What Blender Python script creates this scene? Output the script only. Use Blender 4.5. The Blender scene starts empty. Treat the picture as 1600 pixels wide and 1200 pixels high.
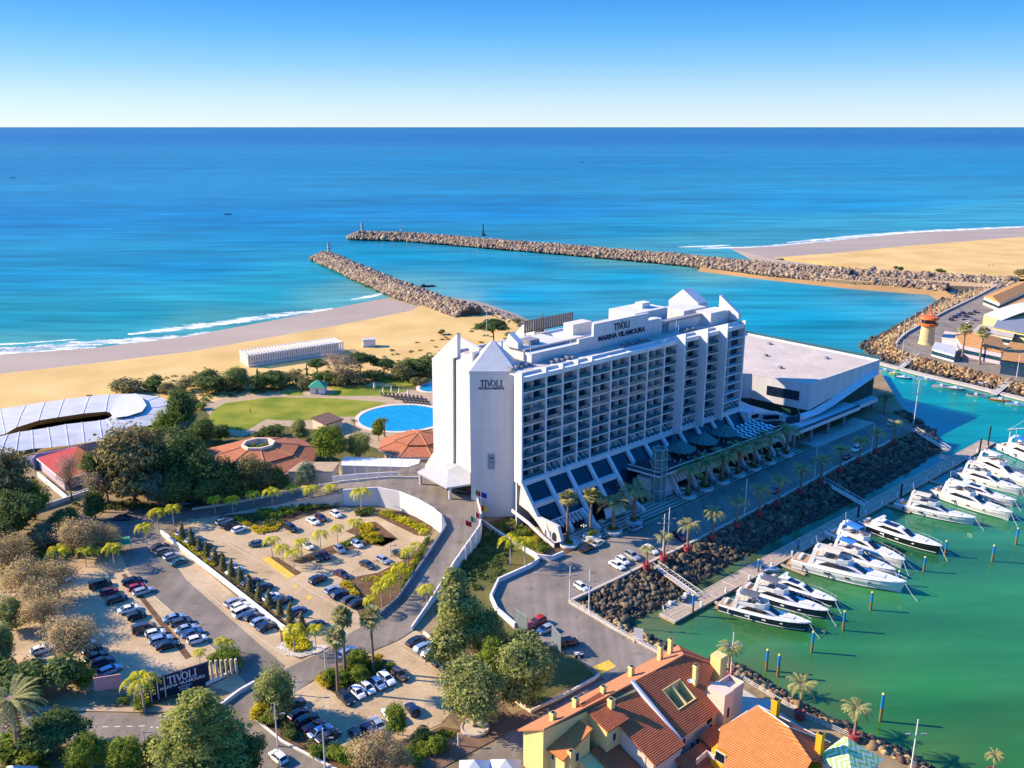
import bpy, bmesh, math, random
import numpy as np
from mathutils import Vector, Matrix
from mathutils.geometry import tessellate_polygon
R = math.radians
random.seed(7); rng = np.random.default_rng(7)
scene = bpy.context.scene
C = scene.collection
# ---------------------------------------------------------------- camera
FPX, CAMH, PITCH = 1400.0, 105.0, math.atan(403 / 1400.0)
cam_d = bpy.data.cameras.new("camera"); cam = bpy.data.objects.new("camera", cam_d); C.objects.link(cam)
cam_d.sensor_fit = 'HORIZONTAL'; cam_d.sensor_width = 36.0; cam_d.lens = 36.0 * FPX / 1600.0
cam_d.clip_start = 1.0; cam_d.clip_end = 200000.0
cam.location = (0, 0, CAMH); cam.rotation_euler = (math.pi / 2 - PITCH, 0, 0)
scene.camera = cam
# ---------------------------------------------------------------- sky, sun, exposure
SUN_EL = R(29); SUN_AZ = math.atan2(-0.985, 0.16)      # direction to the sun, clockwise from +Y
world = bpy.data.worlds.new("World"); scene.world = world; world.use_nodes = True
wn = world.node_tree.nodes; wl = world.node_tree.links
bg = wn["Background"]; bg.inputs[1].default_value = 0.15
sky = wn.new("ShaderNodeTexSky"); sky.sky_type = 'NISHITA'; sky.sun_disc = False
sky.sun_elevation = SUN_EL; sky.sun_rotation = SUN_AZ; sky.altitude = 100
sky.air_density = 1.45; sky.dust_density = 1.5; sky.ozone_density = 3
tc = wn.new("ShaderNodeTexCoord"); mp = wn.new("ShaderNodeMapping"); mp.inputs["Location"].default_value = (0, 0, .075); mp.inputs["Scale"].default_value = (1, 1, 3.1)
nrm = wn.new("ShaderNodeVectorMath"); nrm.operation = 'NORMALIZE'
hs = wn.new("ShaderNodeHueSaturation"); hs.inputs['Saturation'].default_value = 1.5; hs.inputs['Hue'].default_value = .506; hs.inputs['Value'].default_value = .84
wl.new(tc.outputs['Generated'], mp.inputs['Vector']); wl.new(mp.outputs[0], nrm.inputs[0]); wl.new(nrm.outputs[0], sky.inputs['Vector'])
wl.new(sky.outputs[0], hs.inputs['Color']); # boost added to the unseen dome overhead, brighter and bluer, to fill the shade
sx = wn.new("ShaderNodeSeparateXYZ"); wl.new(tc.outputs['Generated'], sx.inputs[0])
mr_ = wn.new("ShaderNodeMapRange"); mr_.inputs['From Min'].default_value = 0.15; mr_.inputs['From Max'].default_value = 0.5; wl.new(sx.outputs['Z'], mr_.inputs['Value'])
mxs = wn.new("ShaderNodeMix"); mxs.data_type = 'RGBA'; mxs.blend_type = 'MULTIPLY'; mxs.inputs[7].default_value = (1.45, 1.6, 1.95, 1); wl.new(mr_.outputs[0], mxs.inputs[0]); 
rp = wn.new("ShaderNodeValToRGB"); er = rp.color_ramp.elements; er[0].position = 0.0; er[0].color = (.62, .70, .765, 1); er[1].position = 1.0; er[1].color = (.03, .22, .66, 1)
for p_, c_ in ((.15, (.47, .635, .78, 1)), (.31, (.24, .505, .775, 1)), (.47, (.105, .39, .76, 1)), (.62, (.055, .29, .73, 1))): q_ = er.new(p_); q_.color = c_
mz = wn.new("ShaderNodeMapRange"); mz.inputs['From Max'].default_value = 0.2; wl.new(sx.outputs['Z'], mz.inputs['Value']); wl.new(mz.outputs[0], rp.inputs[0])
sc4 = wn.new("ShaderNodeVectorMath"); sc4.operation = 'SCALE'; sc4.inputs['Scale'].default_value = 4.0; wl.new(rp.outputs[0], sc4.inputs[0])
mf = wn.new("ShaderNodeMapRange"); mf.inputs['From Min'].default_value = 0.18; mf.inputs['From Max'].default_value = 0.45; mf.inputs['To Min'].default_value = 0.85; mf.inputs['To Max'].default_value = 0.0; wl.new(sx.outputs['Z'], mf.inputs['Value'])
mxb = wn.new("ShaderNodeMix"); mxb.data_type = 'RGBA'; wl.new(mf.outputs[0], mxb.inputs[0]); wl.new(hs.outputs[0], mxb.inputs[6]); wl.new(sc4.outputs[0], mxb.inputs[7])
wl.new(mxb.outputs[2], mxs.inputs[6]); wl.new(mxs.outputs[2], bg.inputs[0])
sun_d = bpy.data.lights.new("sun", 'SUN'); sun = bpy.data.objects.new("sun", sun_d); C.objects.link(sun)
sun_d.energy = 4.9; sun_d.angle = R(0.5); sun_d.color = (1.0, 0.82, 0.57)
sdir = Vector((math.sin(SUN_AZ) * math.cos(SUN_EL), math.cos(SUN_AZ) * math.cos(SUN_EL), math.sin(SUN_EL)))
sun.rotation_euler = sdir.to_track_quat('Z', 'Y').to_euler()
scene.view_settings.view_transform = 'Standard'; scene.view_settings.look = 'None'
scene.view_settings.exposure = 1.1; scene.view_settings.gamma = 1.0
scene.cycles.max_bounces = 5; scene.cycles.diffuse_bounces = 2; scene.cycles.glossy_bounces = 3
scene.cycles.transmission_bounces = 2; scene.cycles.transparent_max_bounces = 6
# ---------------------------------------------------------------- measuring: photograph pixel -> point on a level
cp, sp = math.cos(PITCH), math.sin(PITCH)
def ray(x, y):
    a, b, c = x - 800.0, 600.0 - y, FPX
    return Vector((a, c * cp + b * sp, -c * sp + b * cp))
def W(x, y, z=0.0):
    d = ray(x, y); t = (z - CAMH) / d.z
    return Vector((d.x * t, d.y * t, z))
LA = math.atan2(1457, 1640)                    # the hotel's long direction
U = Vector((math.cos(LA), math.sin(LA), 0)); V = Vector((U.y, -U.x, 0)); F0 = W(812, 826, 0)
def H3(u, v, z=0.0): return F0 + U * u + V * v + Vector((0, 0, z))
def UV(x, y, z=0.0):
    w = W(x, y, z) - F0; return w.dot(U), w.dot(V)
def plane_u(x, y, u0):
    d = ray(x, y); o = Vector((0, 0, CAMH)); t = (F0 + U * u0 - o).dot(U) / d.dot(U); w = o + d * t - F0
    return (w.dot(V), w.z)
def plane_v(x, y, v0):
    d = ray(x, y); o = Vector((0, 0, CAMH)); t = (F0 + V * v0 - o).dot(V) / d.dot(V); w = o + d * t - F0
    return (w.dot(U), w.z)
def zat(pt, y):                                # height at which the vertical through pt crosses image row y
    d = ray(800, y); t = pt[1] / d.y; return CAMH + d.z * t
# ---------------------------------------------------------------- materials
MATS = {}
def mat(name, col, rough=0.8, spec=0.3, var=0.12, scale=1.5, bump=0.0, metal=0.0, alpha=None, detail=4, island=0.0, col2=None, coat=0.0, stretch=None):
    if name in MATS: return MATS[name]
    m = bpy.data.materials.new(name); m.use_nodes = True; MATS[name] = m
    n = m.node_tree.nodes; l = m.node_tree.links; b = n["Principled BSDF"]
    b.inputs['Roughness'].default_value = rough; b.inputs['Specular IOR Level'].default_value = spec
    b.inputs['Metallic'].default_value = metal
    if coat: b.inputs['Coat Weight'].default_value = coat; b.inputs['Coat Roughness'].default_value = 0.06
    c = (*col, 1)
    if var <= 0 and not island and not bump:
        b.inputs['Base Color'].default_value = c
    else:
        t = n.new("ShaderNodeTexCoord"); no = n.new("ShaderNodeTexNoise"); no.inputs['Scale'].default_value = scale; no.inputs['Detail'].default_value = detail
        if stretch:
            ma = n.new("ShaderNodeMapping"); ma.inputs['Scale'].default_value = stretch; l.new(t.outputs['Object'], ma.inputs[0]); l.new(ma.outputs[0], no.inputs['Vector'])
        else: l.new(t.outputs['Object'], no.inputs['Vector'])
        r = n.new("ShaderNodeValToRGB"); r.color_ramp.elements[0].position = 0.3; r.color_ramp.elements[1].position = 0.72
        d = col2 if col2 else tuple(min(1, x * (1 + var)) for x in col)
        e = col if col2 else tuple(x * (1 - var) for x in col)
        r.color_ramp.elements[0].color = (*e, 1); r.color_ramp.elements[1].color = (*d, 1)
        l.new(no.outputs['Fac'], r.inputs[0]); out = r.outputs[0]
        if island:
            g = n.new("ShaderNodeNewGeometry"); h = n.new("ShaderNodeHueSaturation"); mr = n.new("ShaderNodeMapRange")
            mr.inputs['To Min'].default_value = 1 - island; mr.inputs['To Max'].default_value = 1 + island
            l.new(g.outputs['Random Per Island'], mr.inputs['Value']); l.new(mr.outputs[0], h.inputs['Value']); l.new(out, h.inputs['Color'])
            mh = n.new("ShaderNodeMapRange"); mh.inputs['To Min'].default_value = 0.5 - island * 0.05; mh.inputs['To Max'].default_value = 0.5 + island * 0.05
            l.new(g.outputs['Random Per Island'], mh.inputs['Value']); l.new(mh.outputs[0], h.inputs['Hue'])
            out = h.outputs[0]
        l.new(out, b.inputs['Base Color'])
        if bump:
            bu = n.new("ShaderNodeBump"); bu.inputs['Strength'].default_value = bump; bu.inputs['Distance'].default_value = 0.3
            l.new(no.outputs['Fac'], bu.inputs['Height']); l.new(bu.outputs[0], b.inputs['Normal'])
    if alpha is not None: b.inputs['Alpha'].default_value = alpha
    return m
def leafy(name, dark, light, isl=.35, thin=.35):          # leaves: some of the light passes through them
    m = mat(name, dark, .7, .08, .15, .3, 0, detail=3, island=isl, col2=light); n = m.node_tree.nodes; l = m.node_tree.links; b = n["Principled BSDF"]; out = n["Material Output"]
    tr = n.new("ShaderNodeBsdfTranslucent"); mx = n.new("ShaderNodeMixShader"); mx.inputs[0].default_value = thin
    src = b.inputs['Base Color'].links[0].from_socket; l.new(src, tr.inputs['Color']); l.new(b.outputs[0], mx.inputs[1]); l.new(tr.outputs[0], mx.inputs[2]); l.new(mx.outputs[0], out.inputs['Surface']); return m
# ---------------------------------------------------------------- mesh builder
class MB:
    def __init__(s): s.v = []; s.f = []; s.m = []
    def add(s, vs, fs, mi=0):
        o = len(s.v); s.v.extend([tuple(p) for p in vs]); s.f.extend([tuple(i + o for i in f) for f in fs]); s.m.extend([mi] * len(fs)); return s
    def quad(s, a, b, c, d, mi=0): return s.add([a, b, c, d], [(0, 1, 2, 3)], mi)
    def box(s, c, d, rz=0.0, mi=0, taper=1.0):
        x, y, z = d[0] / 2, d[1] / 2, d[2] / 2; ca, sa = math.cos(rz), math.sin(rz); vs = []
        for k in (-1, 1):
            q = taper if k > 0 else 1.0
            for i, j in ((-1, -1), (1, -1), (1, 1), (-1, 1)):
                a, b = i * x * q, j * y * q; vs.append((c[0] + a * ca - b * sa, c[1] + a * sa + b * ca, c[2] + k * z))
        return s.add(vs, [(0, 3, 2, 1), (4, 5, 6, 7), (0, 1, 5, 4), (1, 2, 6, 5), (2, 3, 7, 6), (3, 0, 4, 7)], mi)
    def bx(s, x0, x1, y0, y1, z0, z1, mi=0): return s.box(((x0 + x1) / 2, (y0 + y1) / 2, (z0 + z1) / 2), (x1 - x0, y1 - y0, z1 - z0), 0, mi)
    def prism(s, pts, z0, z1, mi=0, cap=True):      # pts 2D; z0/z1 numbers or lists per point
        n = len(pts); a = z0 if isinstance(z0, (list, tuple)) else [z0] * n; b = z1 if isinstance(z1, (list, tuple)) else [z1] * n
        vs = [(p[0], p[1], a[i]) for i, p in enumerate(pts)] + [(p[0], p[1], b[i]) for i, p in enumerate(pts)]
        fs = [(i, (i + 1) % n, n + (i + 1) % n, n + i) for i in range(n)]
        s.add(vs, fs, mi)
        if cap:
            tris = tessellate_polygon([[Vector((p[0], p[1], 0)) for p in pts]])
            s.add(vs[n:], tris, mi); s.add(vs[:n], [tuple(reversed(t)) for t in tris], mi)
        return s
    def sheet(s, pts3, mi=0):
        tris = tessellate_polygon([[Vector((p[0], p[1], 0)) for p in pts3]])
        fs = []
        for t in tris:
            a, b, c = [Vector(pts3[i]) for i in t]
            fs.append(tuple(t) if (b - a).cross(c - a).z > 0 else tuple(reversed(t)))
        return s.add(pts3, fs, mi)
    def slab3(s, pts3, th, mi=0):                    # polygon in any plane, thickened along its normal
        P = [Vector(p) for p in pts3]; n = Vector((0, 0, 0))
        for i in range(len(P)):
            a, b = P[i], P[(i + 1) % len(P)]; n += Vector(((a.y - b.y) * (a.z + b.z), (a.z - b.z) * (a.x + b.x), (a.x - b.x) * (a.y + b.y)))
        n.normalize(); k = len(P); vs = P + [p - n * th for p in P]
        tr = tessellate_polygon([P]); 
        s.add(vs, [tuple(t) for t in tr] + [tuple(i + k for i in reversed(t)) for t in tr] + [(i, i + k, (i + 1) % k + k, (i + 1) % k) for i in range(k)], mi); return s
    def tube(s, a, b, r0, r1=None, n=8, mi=0, cap=True):
        a, b = Vector(a), Vector(b); r1 = r0 if r1 is None else r1; d = (b - a)
        if d.length < 1e-6: return s
        d.normalize(); x = d.orthogonal().normalized(); y = d.cross(x); vs = []
        for p, r in ((a, r0), (b, r1)):
            for i in range(n):
                t = 2 * math.pi * i / n; vs.append(p + x * (r * math.cos(t)) + y * (r * math.sin(t)))
        fs = [(i, (i + 1) % n, n + (i + 1) % n, n + i) for i in range(n)]
        if cap: fs += [tuple(range(n - 1, -1, -1)), tuple(range(n, 2 * n))]
        return s.add(vs, fs, mi)
    def path(s, pts, r, n=6, mi=0):
        for i in range(len(pts) - 1): s.tube(pts[i], pts[i + 1], r[i] if isinstance(r, list) else r, r[i + 1] if isinstance(r, list) else r, n, mi)
        return s
    def loft(s, rings, mi=0, close=True, cap=True):
        n = len(rings[0]); vs = [p for r in rings for p in r]; fs = []
        for k in range(len(rings) - 1):
            for i in range(n if close else n - 1):
                j = (i + 1) % n; fs.append((k * n + i, k * n + j, (k + 1) * n + j, (k + 1) * n + i))
        if cap and close: fs += [tuple(range(n - 1, -1, -1)), tuple(range((len(rings) - 1) * n, len(rings) * n))]
        return s.add(vs, fs, mi)
    def lathe(s, prof, n=16, c=(0, 0, 0), mi=0):
        return s.loft([[(c[0] + r * math.cos(2 * math.pi * i / n), c[1] + r * math.sin(2 * math.pi * i / n), c[2] + z) for i in range(n)] for r, z in prof], mi)
    def wall(s, pts, h, th, z=None, mi=0):          # a wall along a 3D polyline with constant height and thickness
        P = [Vector(p) for p in pts]; L = []; Rr = []
        for i, p in enumerate(P):
            a = P[max(0, i - 1)]; b = P[min(len(P) - 1, i + 1)]; d = (b - a); d.z = 0; d.normalize(); q = Vector((-d.y, d.x, 0)) * th / 2
            L.append(p + q); Rr.append(p - q)
        hs_ = h if isinstance(h, (list, tuple)) else [h] * len(P)
        rings = [[L[i], Rr[i], Rr[i] + Vector((0, 0, hs_[i])), L[i] + Vector((0, 0, hs_[i]))] for i in range(len(P))]
        return s.loft(rings, mi)
    def mesh(s, name, mats, smooth=False):
        me = bpy.data.meshes.new(name); me.from_pydata(s.v, [], s.f)
        for m in (mats if isinstance(mats, (list, tuple)) else [mats]): me.materials.append(m)
        if s.m and max(s.m) > 0: me.polygons.foreach_set("material_index", s.m)
        if smooth: me.polygons.foreach_set("use_smooth", [True] * len(me.polygons))
        me.update(); return me
    def build(s, name, mats, parent=None, smooth=False, loc=None, rz=0.0):
        o = bpy.data.objects.new(name, s.mesh(name, mats, smooth)); C.objects.link(o)
        if parent: o.parent = parent
        if loc is not None: o.location = loc
        o.rotation_euler.z = rz
        return o
def npmesh(name, verts, faces, m, smooth=False):        # verts (N,3), faces (M,k) arrays
    me = bpy.data.meshes.new(name); k = faces.shape[1]; M = len(faces)
    me.vertices.add(len(verts)); me.vertices.foreach_set("co", verts.astype(np.float32).ravel())
    me.loops.add(M * k); me.loops.foreach_set("vertex_index", faces.astype(np.int32).ravel())
    me.polygons.add(M); me.polygons.foreach_set("loop_start", np.arange(0, M * k, k, dtype=np.int32)); me.polygons.foreach_set("loop_total", np.full(M, k, dtype=np.int32))
    if smooth: me.polygons.foreach_set("use_smooth", np.ones(M, dtype=bool))
    me.materials.append(m); me.update(calc_edges=True); return me
def obj(name, me, parent=None, loc=(0, 0, 0), rz=0.0, sc=None):
    o = bpy.data.objects.new(name, me); C.objects.link(o); o.location = loc; o.rotation_euler.z = rz
    if parent: o.parent = parent
    if sc is not None: o.scale = sc if isinstance(sc, (list, tuple)) else (sc, sc, sc)
    return o
def tag(o, label, cat, group=None):
    o['label'] = label; o['category'] = cat
    if group: o['group'] = group
    return o
def thing(name, label, cat, loc=(0, 0, 0), rz=0.0, group=None, sc=None):
    o = bpy.data.objects.new(name, None); C.objects.link(o); o.location = loc; o.rotation_euler.z = rz; o.empty_display_size = 0.5
    if sc is not None: o.scale = sc if isinstance(sc, (list, tuple)) else (sc, sc, sc)
    return tag(o, label, cat, group)
def struct(o): o['kind'] = 'structure'; return o
def stuff(o): o['kind'] = 'stuff'; return o
def inst(parts, name, label, cat, loc, rz=0.0, sc=None, group=None):   # a thing made of shared meshes: parts = [(name, mesh), ...]
    t = thing(name, label, cat, loc, rz, group, sc)
    for pn, me in parts: obj(pn, me, t)
    return t
def ground(name, pts, z, m, th=None):              # a flat ground sheet from photograph pixels (x, y[, z])
    P = [W(p[0], p[1], p[2] if len(p) > 2 else z) for p in pts]
    b = MB()
    if th: b.prism([(p.x, p.y) for p in P], z - th, z)
    else: b.sheet(P)
    return struct(b.build(name, m))
ORD = ["first", "second", "third", "fourth", "fifth", "sixth", "seventh", "eighth", "ninth", "tenth", "eleventh", "twelfth", "thirteenth", "fourteenth", "fifteenth", "sixteenth", "seventeenth", "eighteenth", "nineteenth", "twentieth", "twenty first", "twenty second"]
def lerp(a, b, t): return a + (b - a) * t
def polyline(pts, n):                                # n evenly spaced points along pts
    P = [Vector(p) for p in pts]; L = [0]
    for i in range(1, len(P)): L.append(L[-1] + (P[i] - P[i - 1]).length)
    out = []
    for k in range(n):
        s = L[-1] * k / max(1, n - 1)
        for i in range(1, len(P)):
            if s <= L[i] + 1e-9: out.append(P[i - 1].lerp(P[i], (s - L[i - 1]) / max(1e-9, L[i] - L[i - 1]))); break
    return out
# ================================================================ water
WZ = -2.5
def water_mat():
    m = bpy.data.materials.new("sea_water"); m.use_nodes = True; n = m.node_tree.nodes; l = m.node_tree.links; b = n["Principled BSDF"]
    at = n.new("ShaderNodeAttribute"); at.attribute_name = "depth_colour"
    b.inputs['Roughness'].default_value = 0.3; b.inputs['Specular IOR Level'].default_value = 0.1
    t = n.new("ShaderNodeTexCoord")
    # long swells, chop and fine ripple
    def noise(scale, st, det, rot=0.0):
        ma = n.new("ShaderNodeMapping"); ma.inputs['Scale'].default_value = st; ma.inputs['Rotation'].default_value = (0, 0, rot); l.new(t.outputs['Object'], ma.inputs[0])
        no = n.new("ShaderNodeTexNoise"); no.inputs['Scale'].default_value = scale; no.inputs['Detail'].default_value = det; l.new(ma.outputs[0], no.inputs['Vector']); return no
    a = noise(0.04, (0.2, 1, 1), 6, R(6)); c = noise(0.4, (0.5, 1, 1), 5, R(-12)); e = noise(0.006, (0.18, 1, 1), 5, R(3))
    g = noise(0.11, (0.16, 1, 1), 4, R(5))
    # patches of lighter and darker water
    r = n.new("ShaderNodeMapRange"); r.inputs['From Min'].default_value = 0.3; r.inputs['From Max'].default_value = 0.7; r.inputs['To Min'].default_value = 0.82; r.inputs['To Max'].default_value = 1.2
    l.new(e.outputs['Fac'], r.inputs['Value'])
    r2 = n.new("ShaderNodeMapRange"); r2.inputs['From Min'].default_value = 0.3; r2.inputs['From Max'].default_value = 0.7; r2.inputs['To Min'].default_value = 0.76; r2.inputs['To Max'].default_value = 1.2
    l.new(a.outputs['Fac'], r2.inputs['Value'])
    r3 = n.new("ShaderNodeMapRange"); r3.inputs['From Min'].default_value = 0.3; r3.inputs['From Max'].default_value = 0.7; r3.inputs['To Min'].default_value = 0.76; r3.inputs['To Max'].default_value = 1.2; l.new(g.outputs['Fac'], r3.inputs['Value'])
    m0 = n.new("ShaderNodeMath"); m0.operation = 'MULTIPLY'; l.new(r3.outputs[0], m0.inputs[0]); l.new(r2.outputs[0], m0.inputs[1]); r2 = m0
    mu = n.new("ShaderNodeMath"); mu.operation = 'MULTIPLY'; l.new(r.outputs[0], mu.inputs[0]); l.new(r2.outputs[0], mu.inputs[1])
    mx = n.new("ShaderNodeMix"); mx.data_type = 'RGBA'; mx.blend_type = 'MULTIPLY'; mx.inputs[0].default_value = 1.0
    l.new(at.outputs['Color'], mx.inputs[6]); l.new(mu.outputs[0], mx.inputs[7]); l.new(mx.outputs[2], b.inputs['Base Color'])
    mc = n.new("ShaderNodeMapRange"); mc.inputs['To Min'].default_value = 0.03; mc.inputs['To Max'].default_value = 0.22; l.new(at.outputs['Alpha'], mc.inputs['Value']); l.new(mc.outputs[0], b.inputs['Specular IOR Level'])
    mo = n.new("ShaderNodeMapRange"); mo.inputs['To Min'].default_value = 0.3; mo.inputs['To Max'].default_value = 0.1; l.new(at.outputs['Alpha'], mo.inputs['Value']); l.new(mo.outputs[0], b.inputs['Roughness'])
    bu = n.new("ShaderNodeBump"); bu.inputs['Strength'].default_value = 0.45; bu.inputs['Distance'].default_value = 1.2; l.new(a.outputs['Fac'], bu.inputs['Height'])
    b2 = n.new("ShaderNodeBump"); b2.inputs['Strength'].default_value = 0.3; b2.inputs['Distance'].default_value = 0.3; l.new(c.outputs['Fac'], b2.inputs['Height']); l.new(bu.outputs[0], b2.inputs['Normal'])
    l.new(b2.outputs[0], b.inputs['Normal'])
    return m
# depth and turbidity of the water, sampled at points of the bay, channel and marina
WATER_PTS = [ # photo x, y, colour (linear)
 (0,199,(0.0087,0.0916,0.2088)),(800,199,(0.0087,0.0916,0.2088)),(1600,199,(0.0087,0.0916,0.2088)),
 (0,215,(0.0036,0.09205,0.2419)),(800,215,(0.0036,0.09205,0.2419)),(1600,215,(0.0036,0.09205,0.2419)),
 (0,260,(0.002,0.1354,0.2592)),(800,260,(0.002,0.1444,0.2664)),(1600,260,(0.003,0.1625,0.2808)),
 (0,340,(0.002,0.1425,0.288)),(400,340,(0.002,0.1425,0.288)),(800,330,(0.002,0.1472,0.3024)),(1300,320,(0.004,0.19,0.324)),
 (0,430,(0.003,0.171,0.2664)),(300,420,(0.003,0.171,0.288)),(500,370,(0.003,0.171,0.2952)),
 (0,500,(0.008,0.2232,0.2592)),(200,490,(0.008,0.2185,0.2592)),(400,460,(0.008,0.228,0.2664)),(480,430,(0.008,0.2185,0.2736)),
 (0,540,(0.06,0.2565,0.2304)),(330,505,(0.06,0.266,0.2376)),(540,465,(0.08,0.266,0.2448)),(600,452,(0.1,0.285,0.2592)),
 (1000,360,(0.004,0.19,0.288)),(1080,375,(0.04,0.247,0.2736)),(1400,350,(0.03,0.2375,0.288)),(1600,335,(0.03,0.2375,0.3024)),
 (620,400,(0.003,0.1995,0.288)),(800,410,(0.003,0.209,0.3024)),(1000,430,(0.004,0.228,0.3096)),(800,465,(0.003,0.209,0.3024)),(1250,450,(0.003,0.2375,0.3096)),(1250,500,(0.003,0.228,0.3024)),(1400,470,(0.004,0.228,0.3024)),
 (1000,405,(0.06,0.2375,0.2304)),(1100,425,(0.07,0.2565,0.2376)),(1440,465,(0.14,0.266,0.2592)),(720,470,(0.1,0.266,0.2664)),
 (1400,590,(0.003,0.2484,0.224)),(1500,640,(0.003,0.2484,0.2023)),(1590,660,(0.003,0.23,0.1878)),
 (1480,680,(0.003,0.184,0.1734)),(1560,700,(0.003,0.184,0.187)),
 (1350,820,(0.02344,0.1227,0.06028)),(1450,850,(0.02344,0.1371,0.05167)),(1560,830,(0.02344,0.1443,0.05597)),
 (1300,1000,(0.02058,0.1371,0.03659)),(1500,950,(0.02058,0.1443,0.0409)),(1590,1000,(0.02058,0.1443,0.03875)),(1100,1000,(0.02916,0.1371,0.03875)),
 (1450,1100,(0.02058,0.1516,0.03229)),(1590,1190,(0.02916,0.1443,0.02583)),(1450,1190,(0.0549,0.1443,0.02583)),(1250,1100,(0.0549,0.1371,0.03014)),(1190,1060,(0.06205,0.1299,0.03014)),
 (1010,970,(0.0835,0.1155,0.03444)),(1130,900,(0.0692,0.101,0.03444)),
]
def build_water():
    ys = [80 * 1.045 ** k for k in range(160)]; ys = [y for y in ys if y < 60000] + [60000, 90000]
    nx = 110
    rows = []
    for y in ys:
        w = max(y * 0.95, 200); rows.append(np.stack([np.linspace(-w, w, nx), np.full(nx, y), np.full(nx, WZ)], 1))
    v = np.concatenate(rows); ny = len(ys)
    i, j = np.meshgrid(np.arange(nx - 1), np.arange(ny - 1)); a = (j * nx + i).ravel()
    f = np.stack([a, a + 1, a + nx + 1, a + nx], 1)
    me = npmesh("sea", v, f, water_mat())
    P = np.array([W(x, y, WZ)[:] for x, y, c in WATER_PTS]); col = np.array([c for *_, c in WATER_PTS])
    def warp(q): return np.stack([q[:, 0] / q[:, 1] * 1.0, np.log(q[:, 1]) * 0.9], 1)
    A, B = warp(v), warp(P)
    d2 = ((A[:, None, :] - B[None]) ** 2).sum(2) + 1e-5; w = d2 ** -1.7; w /= w.sum(1, keepdims=True); cc = w @ col; calm = w @ np.array([1.0 if y > 540 else 0.0 for x, y, c in WATER_PTS])
    ca = me.color_attributes.new("depth_colour", 'FLOAT_COLOR', 'POINT')
    ca.data.foreach_set("color", np.concatenate([cc, calm[:, None]], 1).astype(np.float32).ravel())
    struct(obj("sea", me))
build_water()
# ================================================================ land
M_soil = None
M_sand = mat("beach_sand", (.50,.325,.115), .95, .1, .12, .035, .7, detail=14, col2=(.66,.45,.18))
M_wet = mat("wet_sand", (.37,.28,.195), .5, .2, .12, .02, 0, detail=6, stretch=(.3,1,1))
M_lawn = mat("lawn_grass", (.11,.16,.014), .95, .1, .4, .09, .3, detail=12, col2=(.30,.28,.04))
M_lawn2 = mat("rough_grass", (.06,.075,.02), .95, .1, .4, .12, .4, detail=10, col2=(.15,.125,.045))
def worn(name, c1, c2, spot=.55, brick=0.0, streak=None):     # paving and asphalt: patches, fine grain, stains, joints
    m = bpy.data.materials.new(name); m.use_nodes = True; MATS[name] = m; n = m.node_tree.nodes; l = m.node_tree.links; b = n["Principled BSDF"]; b.inputs['Roughness'].default_value = .9; b.inputs['Specular IOR Level'].default_value = .15
    t = n.new("ShaderNodeTexCoord")
    def noise(s, d, st=None, ro=.5):
        no = n.new("ShaderNodeTexNoise"); no.inputs['Scale'].default_value = s; no.inputs['Detail'].default_value = d; no.inputs['Roughness'].default_value = ro
        if st: ma = n.new("ShaderNodeMapping"); ma.inputs['Scale'].default_value = st[:3]; ma.inputs['Rotation'].default_value = (0, 0, st[3]); l.new(t.outputs['Object'], ma.inputs[0]); l.new(ma.outputs[0], no.inputs['Vector'])
        else: l.new(t.outputs['Object'], no.inputs['Vector'])
        return no
    def ramp(src, p0, p1, a, c):
        r = n.new("ShaderNodeValToRGB"); r.color_ramp.elements[0].position = p0; r.color_ramp.elements[1].position = p1; r.color_ramp.elements[0].color = (*a, 1); r.color_ramp.elements[1].color = (*c, 1); l.new(src, r.inputs[0]); return r.outputs[0]
    def mul(a, c):
        x = n.new("ShaderNodeMix"); x.data_type = 'RGBA'; x.blend_type = 'MULTIPLY'; x.inputs[0].default_value = 1; l.new(a, x.inputs[6]); l.new(c, x.inputs[7]); return x.outputs[2]
    out = ramp(noise(.09, 12, None, .62).outputs['Fac'], .32, .68, c1, c2)
    out = mul(out, ramp(noise(1.6, 6, None, .7).outputs['Fac'], .3, .7, (.86, .86, .86), (1.12, 1.12, 1.12)))
    out = mul(out, ramp(noise(.33, 3).outputs['Fac'], .62, .74, (1, 1, 1), (spot, spot, spot * .97)))
    if streak is not None: out = mul(out, ramp(noise(.5, 4, (1, .045, 1, streak)).outputs['Fac'], .35, .68, (.84, .84, .85), (1.1, 1.09, 1.07)))
    if brick:
        br = n.new("ShaderNodeTexBrick"); br.inputs['Scale'].default_value = 1; br.inputs['Brick Width'].default_value = brick * 2; br.inputs['Row Height'].default_value = brick; br.inputs['Mortar Size'].default_value = .05; br.inputs['Color1'].default_value = (1.04, 1.02, 1, 1); br.inputs['Color2'].default_value = (.93, .92, .91, 1); br.inputs['Mortar'].default_value = (.78, .76, .74, 1)
        ma = n.new("ShaderNodeMapping"); ma.inputs['Rotation'].default_value = (0, 0, -LA); l.new(t.outputs['Object'], ma.inputs[0]); l.new(ma.outputs[0], br.inputs['Vector']); out = mul(out, br.outputs['Color'])
    l.new(out, b.inputs['Base Color']); return m
M_pave = worn("sandy_paving", (.37,.265,.15), (.53,.40,.245), .72, .9)
M_asph = worn("asphalt", (.155,.128,.10), (.25,.21,.17), .68, 0, R(-50)); M_asph2 = worn("front_asphalt", (.175,.148,.12), (.27,.23,.19), .70, 0, R(41))
M_soil = worn("dry_soil", (.17,.125,.06), (.33,.24,.135), .6)
M_path = mat("stone_path", (.40,.29,.18), .9, .15, .12, .5, .1)
M_walk = mat("pale_walkway", (.46,.40,.33), .8, .2, .1, .5, .05)
M_white = mat("white_render", (.66,.635,.60), .7, .3, .08, .25, 0)
M_cream = mat("cream_wall", (.66,.55,.42), .8, .2, .06, .5, 0)
M_line = mat("road_paint", (.75,.70,.60), .7, .3, .1, 2)
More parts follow.
